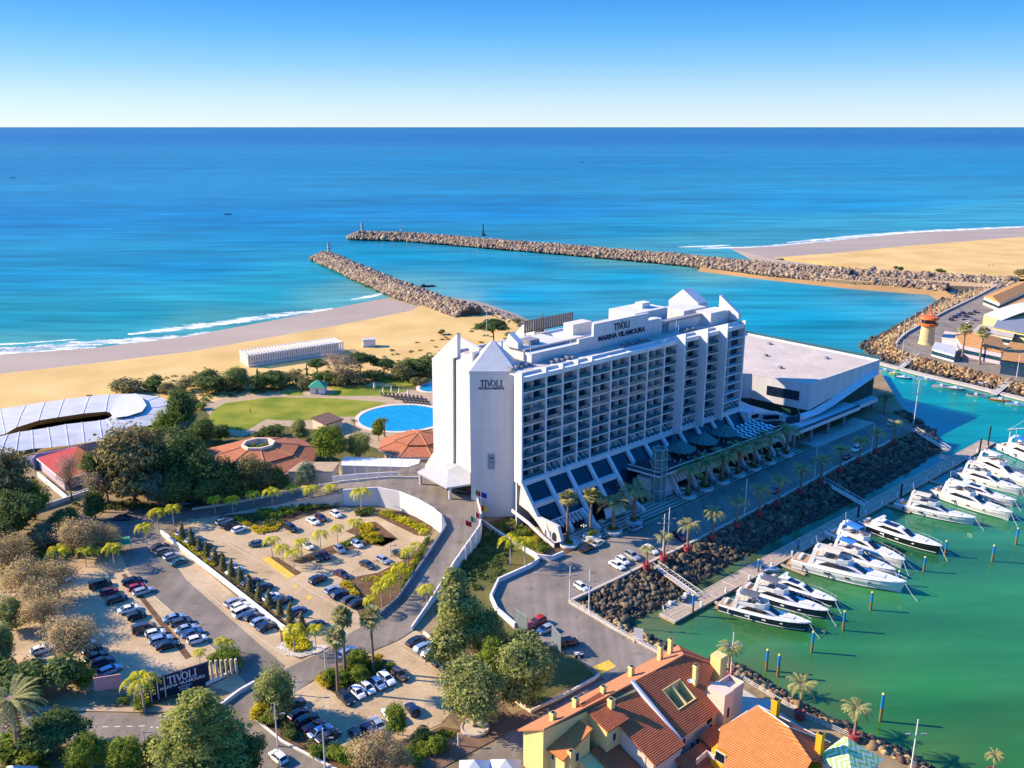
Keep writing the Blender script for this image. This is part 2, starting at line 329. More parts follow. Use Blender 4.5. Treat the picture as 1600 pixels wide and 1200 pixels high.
M_yline = mat("yellow_paint", (.62,.40,.06), .8, .2, .2, 1.2)
M_kerb = mat("kerb_stone", (.50,.44,.37), .85, .2, .1, 1)
# main land, hotel peninsula and villas' quay: one ground body standing in the water
main = [(-900,1900),(-900,650),(-60,655),(0,642),(150,607),(330,570),(520,545),(640,525),(730,505),(770,495),(835,525),(870,515),(1100,480),(1163,520),(1375,580),(1420,655),(1432,672),
        (1330,724),(1212,784),(1105,842),(1020,879),(892,943),(960,984),(1040,1027),(1090,1040),(1140,1048),(1200,1084),(1262,1120),(1335,1152),(1440,1208),(1500,1330),(1700,1900)]
ground("ground", main, -0.03, M_soil, 5)
# ---- left beach: sheet falling to the water
def strip(name, near, far, zn, zf, m, n=40, kind='structure'):
    a = polyline([W(x, y, zn) for x, y in near], n); c = polyline([W(x, y, zf) for x, y in far], n); b = MB()
    b.add(a + c, [(i, i + 1, n + i + 1, n + i) for i in range(n - 1)]); o = b.build(name, m); o['kind'] = kind; return o
Bn = [(-700,760),(0,660),(150,625),(330,590),(520,560),(640,540),(740,520),(840,560)]
Bd = [(-700,700),(0,584),(160,566),(300,549),(430,526),(520,510),(600,494),(645,485),(650,478),(640,473)]
Bw = [(-700,690),(0,566),(150,556),(300,537),(430,513),(520,494),(590,478),(625,468),(640,466)]
Bs = [(-700,672),(0,546),(150,537),(300,517),(430,493),(520,475),(580,463),(620,452),(640,452)]
b = MB()
left_sand = [(-700,760),(-700,700),(0,584),(160,566),(300,549),(430,526),(520,510),(600,494),(640,486),(655,478),(700,474),(745,480),(800,500),(845,522),(845,575),(640,600),(300,640),(0,690)]
zs = {}
P = []
for x, y in left_sand: P.append(W(x, y, -0.7 if y < 0 else 0.0))
ground("beach_sand", left_sand, 0.02, M_sand)
strip("wet_sand", [(-700,705),(0,587),(160,569),(300,552),(430,529),(520,513),(600,497),(648,488),(662,480)], [(-700,676),(0,552),(150,542),(300,523),(430,499),(520,481),(590,467),(640,458),(690,466)], 0.03, -2.6, M_wet, 60)
M_shallow = mat("shallow_wash", (.20,.26,.27), .3, .4, .2, .02, 0, stretch=(.2,1,1))
# ---- right beach
ground("far_beach_sand", [(1210,402),(1300,396),(1420,384),(1520,376),(1600,370),(1800,352),(1800,470),(1590,440),(1400,424),(1290,412)], -0.02, M_sand, 3)
strip("far_wet_sand", [(1212,405),(1240,402),(1300,397),(1420,385),(1520,377),(1600,371),(1800,353)], [(1140,387.5),(1210,383.5),(1300,375),(1420,363),(1520,358),(1600,354),(1800,337)], -0.03, -2.6, M_wet, 40)
b = MB(); b.add([W(1138, 387.3, -2.62), W(1212, 405, -.03), W(1300, 416, -.05), W(1290, 424, -2.6), W(1180, 410, -2.6)], [(0, 4, 1), (1, 4, 3, 2)]); struct(b.build("far_wet_sand", M_wet))
# channel shores
strip("channel_shore", [(700,474),(745,482),(800,502),(840,524)], [(705,464),(755,472),(812,492),(856,516)], 0.0, -2.6, M_wet, 20)
strip("spur_shore", [(1095,418),(1200,432),(1330,444),(1470,449),(1500,470)], [(1090,424),(1200,438),(1330,452),(1452,462),(1480,482)], -1.0, -2.6, mat("spur_sand", (.42,.24,.09), .9, .1, .1, .05), 20)
# ---- surf
def foam_mat(name, scale, thr, st):
    m = bpy.data.materials.new(name); m.use_nodes = True; n = m.node_tree.nodes; l = m.node_tree.links; b = n["Principled BSDF"]
    b.inputs['Base Color'].default_value = (.82, .82, .80, 1); b.inputs['Roughness'].default_value = .9
    t = n.new("ShaderNodeTexCoord"); ma = n.new("ShaderNodeMapping"); ma.inputs['Scale'].default_value = st; l.new(t.outputs['Object'], ma.inputs[0])
    no = n.new("ShaderNodeTexNoise"); no.inputs['Scale'].default_value = scale; no.inputs['Detail'].default_value = 8; l.new(ma.outputs[0], no.inputs['Vector'])
    at = n.new("ShaderNodeAttribute"); at.attribute_name = "edge"
    mr = n.new("ShaderNodeMath"); mr.operation = 'MULTIPLY'; l.new(no.outputs['Fac'], mr.inputs[0]); l.new(at.outputs['Fac'], mr.inputs[1])
    r = n.new("ShaderNodeValToRGB"); r.color_ramp.elements[0].position = thr; r.color_ramp.elements[1].position = thr + .3; l.new(mr.outputs[0], r.inputs[0])
    sc_ = n.new("ShaderNodeMath"); sc_.operation = 'MULTIPLY'; sc_.inputs[1].default_value = .9; l.new(r.outputs[0], sc_.inputs[0]); l.new(sc_.outputs[0], b.inputs['Alpha']); return m
M_foam = foam_mat("sea_foam", .18, .29, (.7, 1.5, 1))
def foam(pts, wid, dz=0.06):
    n = 70; c = polyline([W(x, y, WZ + dz) for x, y in pts], n); vs = []; es = []
    for i, p in enumerate(c):
        d = (c[min(n - 1, i + 1)] - c[max(0, i - 1)]).normalized(); q = Vector((-d.y, d.x, 0)); t = i / (n - 1); w = wid * (0.25 + 0.75 * math.sin(math.pi * t) ** .5) * (0.75 + .5 * random.random())
        for k, e in ((-1, .3), (-.4, 1.1), (.3, 1.0), (1, .45)): vs.append(p + q * w * k); es.append(e)
    b = MB(); b.add(vs, [(4 * i + k, 4 * i + k + 1, 4 * i + 5 + k, 4 * i + 4 + k) for i in range(n - 1) for k in range(3)])
    o = stuff(b.build("sea_foam", M_foam)); a = o.data.attributes.new("edge", 'FLOAT', 'POINT'); a.data.foreach_set("value", es)
foam([(-80,558),(0,551),(60,548),(150,546)], 13); foam([(-80,549),(20,545),(90,540),(170,537)], 7); foam([(100,536),(200,533),(280,527),(345,518)], 9); foam([(200,522),(330,507),(430,493),(520,482)], 9)
foam([(-60,541),(40,536),(120,530)], 2.5); foam([(548,468),(575,464),(600,458)], 5); foam([(330,521),(420,508),(500,497)], 3)
foam([(1095,388),(1180,386),(1260,380),(1340,372)], 9); foam([(1230,379),(1330,370),(1430,362),(1520,358),(1610,354),(1700,345)], 12)
foam([(1060,386),(1100,385),(1140,383)], 7)
# ---- east quay
east = [(1402,546),(1396,535),(1412,522),(1450,500),(1500,472),(1560,447),(1575,436),(1600,436),(1800,425),(1900,800),(1640,612),(1560,590),(1500,574),(1440,560)]
ground("east_quay", east, -0.02, M_soil, 4)
ground("east_quay_paving", [(1400,532),(1420,518),(1470,488),(1560,447),(1700,420),(1900,780),(1600,596),(1540,580),(1480,566),(1430,553),(1405,545)], 0.02, M_asph2)
ground("breakwater_path", [(1290,428),(1400,434),(1500,439),(1570,442),(1560,449),(1480,446),(1400,443),(1290,436)], 0.6, mat("path_sand", (.50,.33,.17), .9, .1, .1, .1), 3)
# ---- rocks
def ico():
    bm = bmesh.new(); bmesh.ops.create_icosphere(bm, subdivisions=1, radius=1); v = np.array([x.co[:] for x in bm.verts]); bm.verts.ensure_lookup_table(); f = np.array([[q.index for q in x.verts] for x in bm.faces]); bm.free(); return v, f
ICO_V, ICO_F = ico()
def rocks(name, centres, sizes, m, flat=.75):
    n = len(centres); k = len(ICO_V)
    v = np.repeat(ICO_V[None], n, 0) * (1 + rng.uniform(-.32, .32, (n, k, 1)))
    sc_ = np.asarray(sizes)[:, None, None] * rng.uniform(.7, 1.3, (n, 1, 3)); v = v * sc_
    an = rng.uniform(0, 6.28, n); tl = rng.uniform(-.6, .6, n); ca, sa = np.cos(an), np.sin(an); ct, st = np.cos(tl), np.sin(tl)
    Rz = np.zeros((n, 3, 3)); Rz[:, 0, 0] = ca; Rz[:, 0, 1] = -sa; Rz[:, 1, 0] = sa; Rz[:, 1, 1] = ca; Rz[:, 2, 2] = 1
    Rx = np.zeros((n, 3, 3)); Rx[:, 0, 0] = 1; Rx[:, 1, 1] = ct; Rx[:, 1, 2] = -st; Rx[:, 2, 1] = st; Rx[:, 2, 2] = ct
    v = np.einsum('nij,nkj->nki', Rz @ Rx, v) + np.asarray(centres)[:, None, :]
    f = (ICO_F[None] + (np.arange(n) * k)[:, None, None]).reshape(-1, 3)
    return stuff(obj(name, npmesh(name, v.reshape(-1, 3), f, m)))
M_rock = mat("armour_rock", (.255,.185,.13), .9, .2, .3, .6, 0, island=.45)
M_rock2 = mat("quay_rock", (.27,.17,.085), .9, .2, .4, .5, 0, island=.55)
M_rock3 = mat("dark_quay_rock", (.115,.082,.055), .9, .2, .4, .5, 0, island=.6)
M_rockwet = mat("weedy_rock", (.055,.045,.03), .6, .3, .4, .5, 0, island=.5)
M_core = mat("rubble_core", (.10,.07,.05), .95, .1, .4, .3, .3)
def tide_split(name, cs, sz, m):                      # rocks below the tide line are dark and weedy
    sz = [s * math.exp(random.gauss(0, .3)) for s in sz]; hi = [i for i, c in enumerate(cs) if c[2] > -1.75 + random.uniform(-.3, .3)]; lo = sorted(set(range(len(cs))) - set(hi))
    rocks(name, [cs[i] for i in hi], [sz[i] for i in hi], m)
    if lo: rocks("tidal_" + name, [cs[i] for i in lo], [sz[i] * .9 for i in lo], M_rockwet)
def breakwater(name, pts, half, crest, count, size, m, zbase=-3.0, endcap=True):
    P = polyline(pts, 40); rings = []; b = MB()
    for i, p in enumerate(P):
        d = (P[min(39, i + 1)] - P[max(0, i - 1)]); d.z = 0; d.normalize(); q = Vector((-d.y, d.x, 0))
        rings.append([p + q * half + Vector((0, 0, zbase)), p + q * half * .35 + Vector((0, 0, crest - .8)), p - q * half * .35 + Vector((0, 0, crest - .8)), p - q * half + Vector((0, 0, zbase))])
    b.loft(rings); struct(b.build(name, M_core))
    cs = []; sz = []
    L = sum((P[i + 1] - P[i]).length for i in range(39))
    for _ in range(count):
        i = rng.integers(0, 39); p = P[i].lerp(P[i + 1], rng.random()); d = (P[i + 1] - P[i]).normalized(); q = Vector((-d.y, d.x, 0)); s = rng.uniform(-1, 1)
        if s > 0.0 and rng.random() < .25: s = -s
        z = lerp(crest, zbase + .2, max(0, (abs(s) - .35) / .65)) - .35; cs.append(p + q * half * s + Vector((0, 0, z))); sz.append(size * rng.uniform(.65, 1.35))
    if endcap:
        for _ in range(count // 14):
            a = rng.uniform(0, 6.28); r = half * math.sqrt(rng.random()); cs.append(P[0] + Vector((math.cos(a) * r, math.sin(a) * r, lerp(crest, zbase + .4, r / half) - .3))); sz.append(size * rng.uniform(.7, 1.4))
    tide_split("armour_rocks", cs, sz, m)
z0 = Vector((0, 0, 0))
breakwater("west_breakwater", [W(x, y, 2.2) for x, y in [(506,398),(530,408),(580,430),(640,454),(690,471),(735,487)]], 11, 2.2, 8500, .8, M_rock)
breakwater("east_breakwater", [W(x, y, 2.2) for x, y in [(562,366),(640,368),(760,378),(900,389),(1050,402),(1200,416),(1330,426)]], 12, 2.1, 13500, .92, M_rock)
breakwater("east_breakwater", [W(x, y, 1.2) for x, y in [(1330,426),(1450,433),(1590,441)]], 10, 2.0, 3800, 1.0, M_rock, -2.0, False)
breakwater("spur_breakwater", [W(x, y, 0.6) for x, y in [(1102,413),(1200,423),(1330,436),(1440,444),(1480,448)]], 7.5, 1.2, 4200, .95, M_rock)
def revet(name, top, low, zt, zl, count, size, m):    # rocks spread over a slope between two lines
    n = 60; a = polyline([W(x, y, zt) for x, y in top], n); c = polyline([W(x, y, zl) for x, y in low], n)
    b = MB(); dn = Vector((0, 0, -.5)); b.add([p + dn for p in a] + [p + dn for p in c], [(i, i + 1, n + i + 1, n + i) for i in range(n - 1)]); struct(b.build(name, M_core))
    cs = []; sz = []
    for _ in range(count):
        i = rng.integers(0, n - 1); t = rng.random(); s = rng.random() ** .9; p = a[i].lerp(a[i + 1], t).lerp(c[i].lerp(c[i + 1], t), s); cs.append(p + Vector((0, 0, rng.uniform(-.35, .25)))); sz.append(size * rng.uniform(.55, 1.4))
    tide_split(name + "_rocks", cs, sz, m)
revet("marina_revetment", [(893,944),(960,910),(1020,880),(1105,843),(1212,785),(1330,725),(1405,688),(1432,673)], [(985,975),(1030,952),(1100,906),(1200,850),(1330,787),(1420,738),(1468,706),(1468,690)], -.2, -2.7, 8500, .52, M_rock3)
revet("quay_revetment", [(893,944),(960,985),(1030,1026),(1080,1050)], [(985,972),(1000,990),(1050,1012),(1090,1040)], -.5, -2.7, 700, .62, M_rock2)
revet("villa_revetment", [(1100,1042),(1142,1049),(1200,1085),(1262,1121),(1335,1153),(1440,1208)], [(1108,1034),(1160,1042),(1222,1080),(1285,1118),(1355,1150),(1460,1202)], -.2, -2.7, 1500, .5, M_rock2)
revet("east_quay_revetment", [(1560,447),(1500,472),(1450,500),(1412,522),(1396,535),(1402,546),(1440,560),(1500,574),(1560,590),(1640,612)], [(1545,438),(1470,468),(1420,498),(1380,520),(1338,541),(1366,562),(1420,580),(1490,598),(1560,614),(1640,636)], -.2, -2.7, 8500, .62, M_rock2)
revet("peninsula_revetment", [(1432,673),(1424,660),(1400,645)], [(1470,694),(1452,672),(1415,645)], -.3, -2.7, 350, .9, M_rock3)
revet("channel_shore_stones", [(733,480),(760,490),(800,506),(836,524)], [(738,474),(770,482),(812,497),(850,518)], 0.1, -1.6, 420, .6, M_rock)
# ================================================================ lettering
def text_mesh(s, size, th=0.08, m=None, align='CENTER', sx=1.0, bold=0.0):
    cu = bpy.data.curves.new("lettering", 'FONT'); cu.body = s; cu.size = size; cu.extrude = th; cu.align_x = align; cu.align_y = 'CENTER'; cu.offset = bold
    o = bpy.data.objects.new("lettering", cu); C.objects.link(o); dg = bpy.context.evaluated_depsgraph_get(); me = bpy.data.meshes.new_from_object(o.evaluated_get(dg))
    bpy.data.objects.remove(o); bpy.data.curves.remove(cu); me.transform(Matrix.Diagonal((sx, 1, 1, 1)))
    me.materials.clear(); me.materials.append(m); return me
def serif_word(h, m, th=0.1):                  # the tall serif word of the signs, drawn stroke by stroke in the xy plane, centred
    b = MB()
    def st(pts): b.prism([(x * h, y * h) for x, y in pts], -th, th)
    def rect(x0, y0, x1, y1): st([(x0, y0), (x1, y0), (x1, y1), (x0, y1)])
    x = 0.0
    # T
    rect(.0, .91, .62, 1.0); rect(.0, .76, .05, .91); rect(.57, .76, .62, .91); rect(.24, 0, .38, .91); rect(.15, 0, .47, .05)
    rect(.74, 0, .88, 1); rect(.65, 0, .97, .05); rect(.65, .95, .97, 1)                       # I
    st([(1.03, 1), (1.17, 1), (1.40, .22), (1.34, 0), (1.30, 0)]); st([(1.34, 0), (1.40, 0), (1.72, 1.32), (1.66, 1.32)]); rect(.97, .95, 1.26, 1)   # V, its right arm rising above the line
    n = 28; ring = []                                                                           # O
    for i in range(n):
        t = 2 * math.pi * i / n; a = (1.99 + .38 * math.cos(t), .5 + .52 * math.sin(t)); c = (1.99 + .24 * math.cos(t), .5 + .43 * math.sin(t))
        ring.append([(a[0] * h, a[1] * h, -th), (a[0] * h, a[1] * h, th), (c[0] * h, c[1] * h, th), (c[0] * h, c[1] * h, -th)])
    ring.append(ring[0]); b.loft(ring, cap=False)
    rect(2.50, 0, 2.64, 1); rect(2.42, .95, 2.73, 1); rect(2.42, 0, 2.98, .06); rect(2.92, 0, 2.98, .26)     # L
    rect(3.16, 0, 3.30, 1); rect(3.07, 0, 3.39, .05); rect(3.07, .95, 3.39, 1)                 # I
    w = 3.39 * h; b.v = [(p[0] - w / 2, p[1] - h / 2, p[2]) for p in b.v]
    return b.mesh("lettering", m)
def stand(o, right, face):                     # stand flat lettering up: x along right, y up, z along face
    r = Vector(right).normalized(); f = Vector(face).normalized(); up = f.cross(r); M = Matrix((r, up, f)).transposed().to_4x4(); o.matrix_world = Matrix.Translation(o.location) @ M; return o
# ================================================================ hotel
M_wallw = mat("hotel_white", (.63,.615,.60), .75, .25, .07, .35, 0, detail=8, stretch=(1,1,.12))
def render_wall(name, col, w, hgt):             # painted render with casting joints and faint streaks
    m = mat(name, col, .75, .25, .09, .35, 0, detail=8, stretch=(1, 1, .1)); n = m.node_tree.nodes; l = m.node_tree.links; b = n["Principled BSDF"]; src = b.inputs['Base Color'].links[0].from_socket
    t = n.new("ShaderNodeTexCoord"); s = n.new("ShaderNodeSeparateXYZ"); l.new(t.outputs['Object'], s.inputs[0]); ad = n.new("ShaderNodeMath"); l.new(s.outputs['X'], ad.inputs[0]); l.new(s.outputs['Y'], ad.inputs[1]); cb = n.new("ShaderNodeCombineXYZ"); l.new(ad.outputs[0], cb.inputs[0]); l.new(s.outputs['Z'], cb.inputs[1])
    br = n.new("ShaderNodeTexBrick"); br.offset = 0; br.inputs['Scale'].default_value = 1; br.inputs['Brick Width'].default_value = w; br.inputs['Row Height'].default_value = hgt; br.inputs['Mortar Size'].default_value = .05; br.inputs['Color1'].default_value = (1, 1, 1, 1); br.inputs['Color2'].default_value = (.965, .965, .96, 1); br.inputs['Mortar'].default_value = (.86, .86, .86, 1); l.new(cb.outputs[0], br.inputs['Vector'])
    x = n.new("ShaderNodeMix"); x.data_type = 'RGBA'; x.blend_type = 'MULTIPLY'; x.inputs[0].default_value = 1; l.new(src, x.inputs[6]); l.new(br.outputs['Color'], x.inputs[7]); l.new(x.outputs[2], b.inputs['Base Color']); return m
M_wallw = render_wall("hotel_render", (.56,.545,.525), 6.2, 3.18)
M_fin = mat("fin_white", (.63,.62,.605), .7, .25, .05, .5)
M_roofc = mat("roof_gravel", (.42,.38,.34), .9, .1, .12, .5)
M_rooftw = worn("white_roof_membrane", (.45,.385,.325), (.55,.48,.41), .9, 3.0)
def glass_mat(name, col, rough=.08, spec=.5, scale=.6, var=.5):
    return mat(name, col, rough, spec, var, scale, 0, detail=2)
M_win = glass_mat("blue_glass", (.012,.05,.085), .12, .5)
M_rail = mat("glass_balustrade", (.035,.12,.15), .1, .6, 0, 1, alpha=.82)
M_dark = mat("dark_glass", (.008,.014,.028), .15, .5, .4, .5)
M_curt = mat("curtain", (.26,.32,.33), .9, .1, .1, 2); M_curts = [M_curt, M_curt, mat("pale_curtain", (.52,.54,.53), .9, .1, .1, 2), mat("tan_curtain", (.30,.26,.21), .9, .1, .1, 2), mat("dark_curtain", (.05,.08,.10), .9, .1, .1, 2)]
M_black = mat("black_metal", (.02,.02,.025), .5, .4, 0)
M_navy = mat("navy_letters", (.012,.02,.06), .6, .3, 0)
M_grey = mat("grey_metal", (.22,.22,.23), .5, .4, .08, 2)
def L(u, v, z): return (u, -v, z)
hotel = thing("hotel", "long white eleven storey hotel with rows of glazed balconies and pointed end towers", "hotel", F0, LA)
ZT = 42.4; NF = 9; ZB = 13.6; FH = (ZT - 1.3 - ZB) / NF
FU = [0.4, 9.0, 15.2, 21.1, 26.6, 34.5, 42.4, 50.5, 58.2] + [plane_v(x, y, 3.4)[0] for x, y in ((1073, 512), (1108, 503), (1139, 497))] + [99.5]
FP = [0.5] * 9 + [3.4] * 3 + [0.6]
b = MB(); b.prism([(0.65, 2.0), (99.5, 2.0), (99.5, 33), (3, 33), (3, 20), (9, 16), (4.6, 7)], 0, ZT - .1)
for v0, v1, a, c in ((1.6, 2.3, .6, 99.5), (32.6, 33.2, 3, 99.5)): b.bx(a, c, v0, v1, ZT - .1, ZT + .7)
b.bx(99.1, 99.6, 2, 33, ZT - .1, ZT + .7)
b.build("main_block", M_wallw, hotel)
b = MB(); b.bx(6, 99.2, 2.4, 32.5, ZT - .08, ZT + .02); b.build("roof", M_roofc, hotel)
fins = MB(); roof_f = MB()
for i, u in enumerate(FU):
    z0 = ZB - .6; p = FP[i]; big = p > 2
    q = MB(); q.bx(u - .28, u + .28, -p, 2.0 if i else 2.4, z0, ZT + .15)
    h = 2.6 if big else 1.15; d = 7 if big else 5
    if i not in (5, 6, 7): q.prism([(u - .27, -p + .01), (u + .27, -p + .01), (u + .27, d - p), (u - .27, d - p)], ZT + .15, [ZT + .15 + h, ZT + .15 + h, ZT + .2, ZT + .2])
    q.build("fin", M_fin, hotel)
b = MB()
b.bx(0.4, 99.5, -.35, 2.05, ZT - 1.25, ZT); b.build("fascia", M_fin, hotel)
skip = {(1, 0), (2, 0), (2, 1), (3, 0), (3, 1), (7, 0), (8, 0), (8, 1), (9, 0), (9, 1), (10, 0)}
nb = 0; wr = MB()
for i in range(12):
    u0, u1 = FU[i] + .3, FU[i + 1] - .3
    if 8 <= i <= 10: u1 = FU[i + 1] - .3
    s = MB()
    for k in range(NF): s.bx(u0 - .05, u1 + .05, -.3, 2.05, ZB + k * FH - .02, ZB + k * FH + .3)
    s.build("balcony_slabs", M_fin, hotel)
    for k in range(NF):
        z = ZB + k * FH; nb += 1; rest = nb > 100
        if rest:
            wr.bx(u0 + .05, u1 - .05, 1.9, 1.97, z + .3, z + FH - .05); continue
        w = MB(); w.bx(u0 + .05, u1 - .05, 1.9, 1.97, z + .3, z + FH - .05); o = w.build("balcony_window", M_win, hotel)
        r = MB(); r.bx(u0, u1, -.22, -.14, z + .3, z + 1.25); r.build("glass_balustrade", M_rail, o)
        n = 2 if u1 - u0 > 7 else 1
        for a in range(n):
            ua = lerp(u0, u1, a / n); ub = lerp(u0, u1, (a + 1) / n); cw = (ub - ua) * random.choice((.14, .2, .3, .45, .7)); sd = random.choice((ub - cw - .15, ub - cw - .15, ua + .15))
            q = MB(); q.bx(sd, sd + cw, 1.84, 1.895, z + .32, z + FH - .1); q.build("curtain", random.choice(M_curts), o)
    if u1 - u0 > 7:
        m_ = MB(); m_.bx((u0 + u1) / 2 - .07, (u0 + u1) / 2 + .07, .1, 1.9, ZB, ZT - 1.2); m_.build("balcony_divider", M_fin, hotel)
stuff(wr.build("balcony_window", M_win, hotel))
# low roof pergolas between the rooms and the bottom beam
b = MB(); b.bx(0.3, 99.6, -.9, 1.0, 12.4, ZB + .1); b.build("base_beam", M_fin, hotel)
for u in np.arange(10, 99, 1.9):
    if 27 < u < 34 or 66 < u < 70: continue
    b = MB(); b.prism([(u - .22, -.7), (u + .22, -.7), (u + .22, 1.8), (u - .22, 1.8)], ZB + .1, [ZB + .25, ZB + .25, ZB + 2.3, ZB + 2.3]); b.build("pergola_beam", M_fin, hotel)
# sloping base: ribs and dark glazing
RU = [0.8 + 8.25 * i for i in range(13)]
for i, u in enumerate(RU):
    if i == 0: continue
    v1, z1 = ((11.4, 0.0) if i < 5 else (3.9, 9.0)); b = MB(); w = .55
    b.prism([(u - w, -.5), (u + w, -.5), (u + w, -v1), (u - w, -v1)], [10.6, 10.6, z1 - 1.6, z1 - 1.6], [13.5, 13.5, z1 + .9, z1 + .9]); b.build("sloping_rib", M_fin, hotel)
for i in range(12):
    u0, u1 = RU[i] + .5, RU[i + 1] - .5; v1, z1 = ((11.0, 0.2) if i < 5 else (3.9, 9.0))
    b = MB(); b.slab3([L(u0, .1, 12.6), L(u1, .1, 12.6), L(u1, v1 - .6, z1 - .1), L(u0, v1 - .6, z1 - .1)], .15); b.build("sloping_window", M_dark, hotel)
b = MB()
for i in range(4): b.bx(RU[i] + .4, RU[i + 1] - .4, -5.0, -3.6, 7.2, 8.5)
b.build("middle_beam", M_fin, hotel)
b = MB()
for i in range(2):
    for k in range(5): u = RU[i] + 1.3 + k * 1.4; b.prism([(u - .14, -8.2), (u + .14, -8.2), (u + .14, -10.6), (u - .14, -10.6)], 2.2, [4.1, 4.1, 2.6, 2.6])
    b.bx(RU[i] + .5, RU[i + 1] - .5, -8.4, -8.1, 3.7, 4.1)
b.build("window_frame", M_fin, hotel)
pts = [(814, 752), (822, 770), (840, 808), (871, 823), (877, 846), (861, 850), (838, 815), (826, 800), (811, 788)]
b = MB(); P = [plane_u(x, y, -.2) for x, y in pts]; b.slab3([L(-.2, v, z) for v, z in P] , -1.0); b.build("end_wall", M_wallw, hotel)
P = plane_u(866, 839, -.22); b = MB(); b.loft([[L(uu, P[0] + .85 * math.cos(t) * (1 if math.sin(t) > 0 else 1), P[1] + (1.3 * math.sin(t) if math.sin(t) > 0 else -1.2 * (abs(math.sin(t)) ** .3))) for t in np.linspace(0, 6.283, 17)[:-1]] for uu in (-.1, -.24)]); b.build("arched_doorway", M_black, hotel)
b = MB(); pa = [plane_u(x, y, -.24) for x, y in ((853.5, 817), (858, 832), (856, 829))]; b.slab3([L(-.24, v, z) for v, z in pa], .05); b.build("slit_window", M_grey, hotel)
# entrance arch frames standing out at the foot (white pointed ribs)
for u, px in ((15.5, None), (33.6, None)):
    b = MB(); b.prism([(u - .5, -8.0), (u + .5, -8.0), (u + .5, -15.5), (u - .5, -15.5)], [0, 0, 0, 0], [4.2, 4.2, .8, .8]); b.build("porch_wall", M_fin, hotel)
# towers and roof volumes
def wl_(p): q = Vector(p) - F0; return (q.dot(U), -q.dot(V), q.z)          # world -> hotel local
def world_prism(name, pts, z0, z1, m):
    b = MB(); b.prism([wl_((x, y, 0))[:2] for x, y in pts], z0, z1); return b.build(name, m, hotel)
ty0, ty1, tx0, tx1 = 230.6, 243.0, -11.35, 1.05
M_tow = mat("tower_render", (.60,.59,.62), .8, .2, .03, .15)
tw = world_prism("tower", [(tx0, ty0), (tx1, ty0), (tx1, ty1), (tx0, ty1)], 0, 41.9, M_wallw)
b = MB(); e = .0; ap = wl_(((tx0 + tx1) / 2, (ty0 + ty1) / 2, 49.4)); cs = [wl_((x, y, 42.2)) for x, y in ((tx0, ty0), (tx1, ty0), (tx1, ty1), (tx0, ty1))]
b.add(cs + [ap], [(0, 1, 4), (1, 2, 4), (2, 3, 4), (3, 0, 4), (3, 2, 1, 0)]); b.build("pyramid_roof", M_wallw, tw)
o = world_prism("cornice", [(tx0 - .15, ty0 - .18), (tx1 + .15, ty0 - .18), (tx1 + .15, ty1 + .1), (tx0 - .15, ty1 + .1)], 41.55, 42.25, M_wallw); o.parent = tw
b = MB()
for x0, x1, y in ((tx0 + .4, tx0 + .5, 0), (tx1 - .9, tx1 - .8, 0)): pass
logo = obj("logo_lettering", serif_word(1.75, M_navy, .06), tw); logo.parent = None; logo.location = W(768, 599, 38.2); logo.location.y = ty0 - .08; logo.location.z = zat((0, ty0), 599); stand(logo, (1, 0, 0), (0, -1, 0))
bpy.context.view_layer.update()
def keep_parent(o, p): mw = o.matrix_world.copy(); o.parent = p; o.matrix_parent_inverse = p.matrix_world.inverted() if False else Matrix.Identity(4); bpy.context.view_layer.update(); o.matrix_basis = p.matrix_world.inverted() @ mw
keep_parent(logo, tw)
lg2 = obj("logo_lettering", text_mesh("HOTELS & RESORTS", .78, .04, M_navy, bold=.03)); lg2.location = (logo.matrix_world.translation.x, ty0 - .06, zat((0, ty0), 607)); stand(lg2, (1, 0, 0), (0, -1, 0)); bpy.context.view_layer.update(); keep_parent(lg2, tw)
zp = (zat((0, ty0), 709), zat((0, ty0), 733)); xx = lambda px, z: (px - 800) * (ty0 * cp - (z - CAMH) * sp) / FPX
pc = ((xx(768, 13) + xx(768.5, 13)) / 2); b = MB(); o = world_prism("wall_plaque", [(xx(762.5, 13), ty0 - .12), (xx(773.5, 13), ty0 - .12), (xx(773.5, 13), ty0 - .01), (xx(762.5, 13), ty0 - .01)], zp[1], zp[0], mat("plaque", (.22,.25,.33), .6, .3, 0)); o.parent = tw
M_pl2 = mat("plaque_mark", (.08,.10,.16), .6, .3, 0)
o2 = world_prism("plaque_mark", [(pc - .6, ty0 - .16), (pc + .6, ty0 - .16), (pc + .35, ty0 - .125), (pc - .35, ty0 - .125)], zp[0] - 1.5, zp[0] - .9, M_pl2); o2.parent = o
o3 = obj("plaque_mark", text_mesh("TIVOLI", .4, .03, M_pl2)); o3.location = (pc, ty0 - .15, zp[0] - 2.4); stand(o3, (1, 0, 0), (0, -1, 0)); bpy.context.view_layer.update(); keep_parent(o3, o)
def uwall(name, pts, u0, th, m, parent=hotel):          # a wall in the plane u = u0, th metres thick towards the building
    b = MB(); P = [plane_u(x, y, u0) for x, y in pts]; k = len(P); vs = [L(u0, v, z) for v, z in P] + [L(u0 + th, v, z) for v, z in P]
    tr = tessellate_polygon([[Vector((v, z, 0)) for v, z in P]]); b.add(vs, [tuple(t) for t in tr] + [tuple(i + k for i in t) for t in tr] + [(i, (i + 1) % k, (i + 1) % k + k, i + k) for i in range(k)])
    return b.build(name, m, parent)
s1 = [(734, 548), (712.5, 561), (711, 730), (733, 750)]
uwall("side_wall", [(738, 550), (712.5, 560.5), (712, 735), (738, 760)], -.0, 2.5, M_wallw)
uwall("window_strip", [(712.6, 561), (707, 563), (707.5, 735), (713, 735)], .1, 1.0, mat("bronze_glass", (.10,.085,.075), .2, .5, .3, 1.5, stretch=(1, 1, 3)))
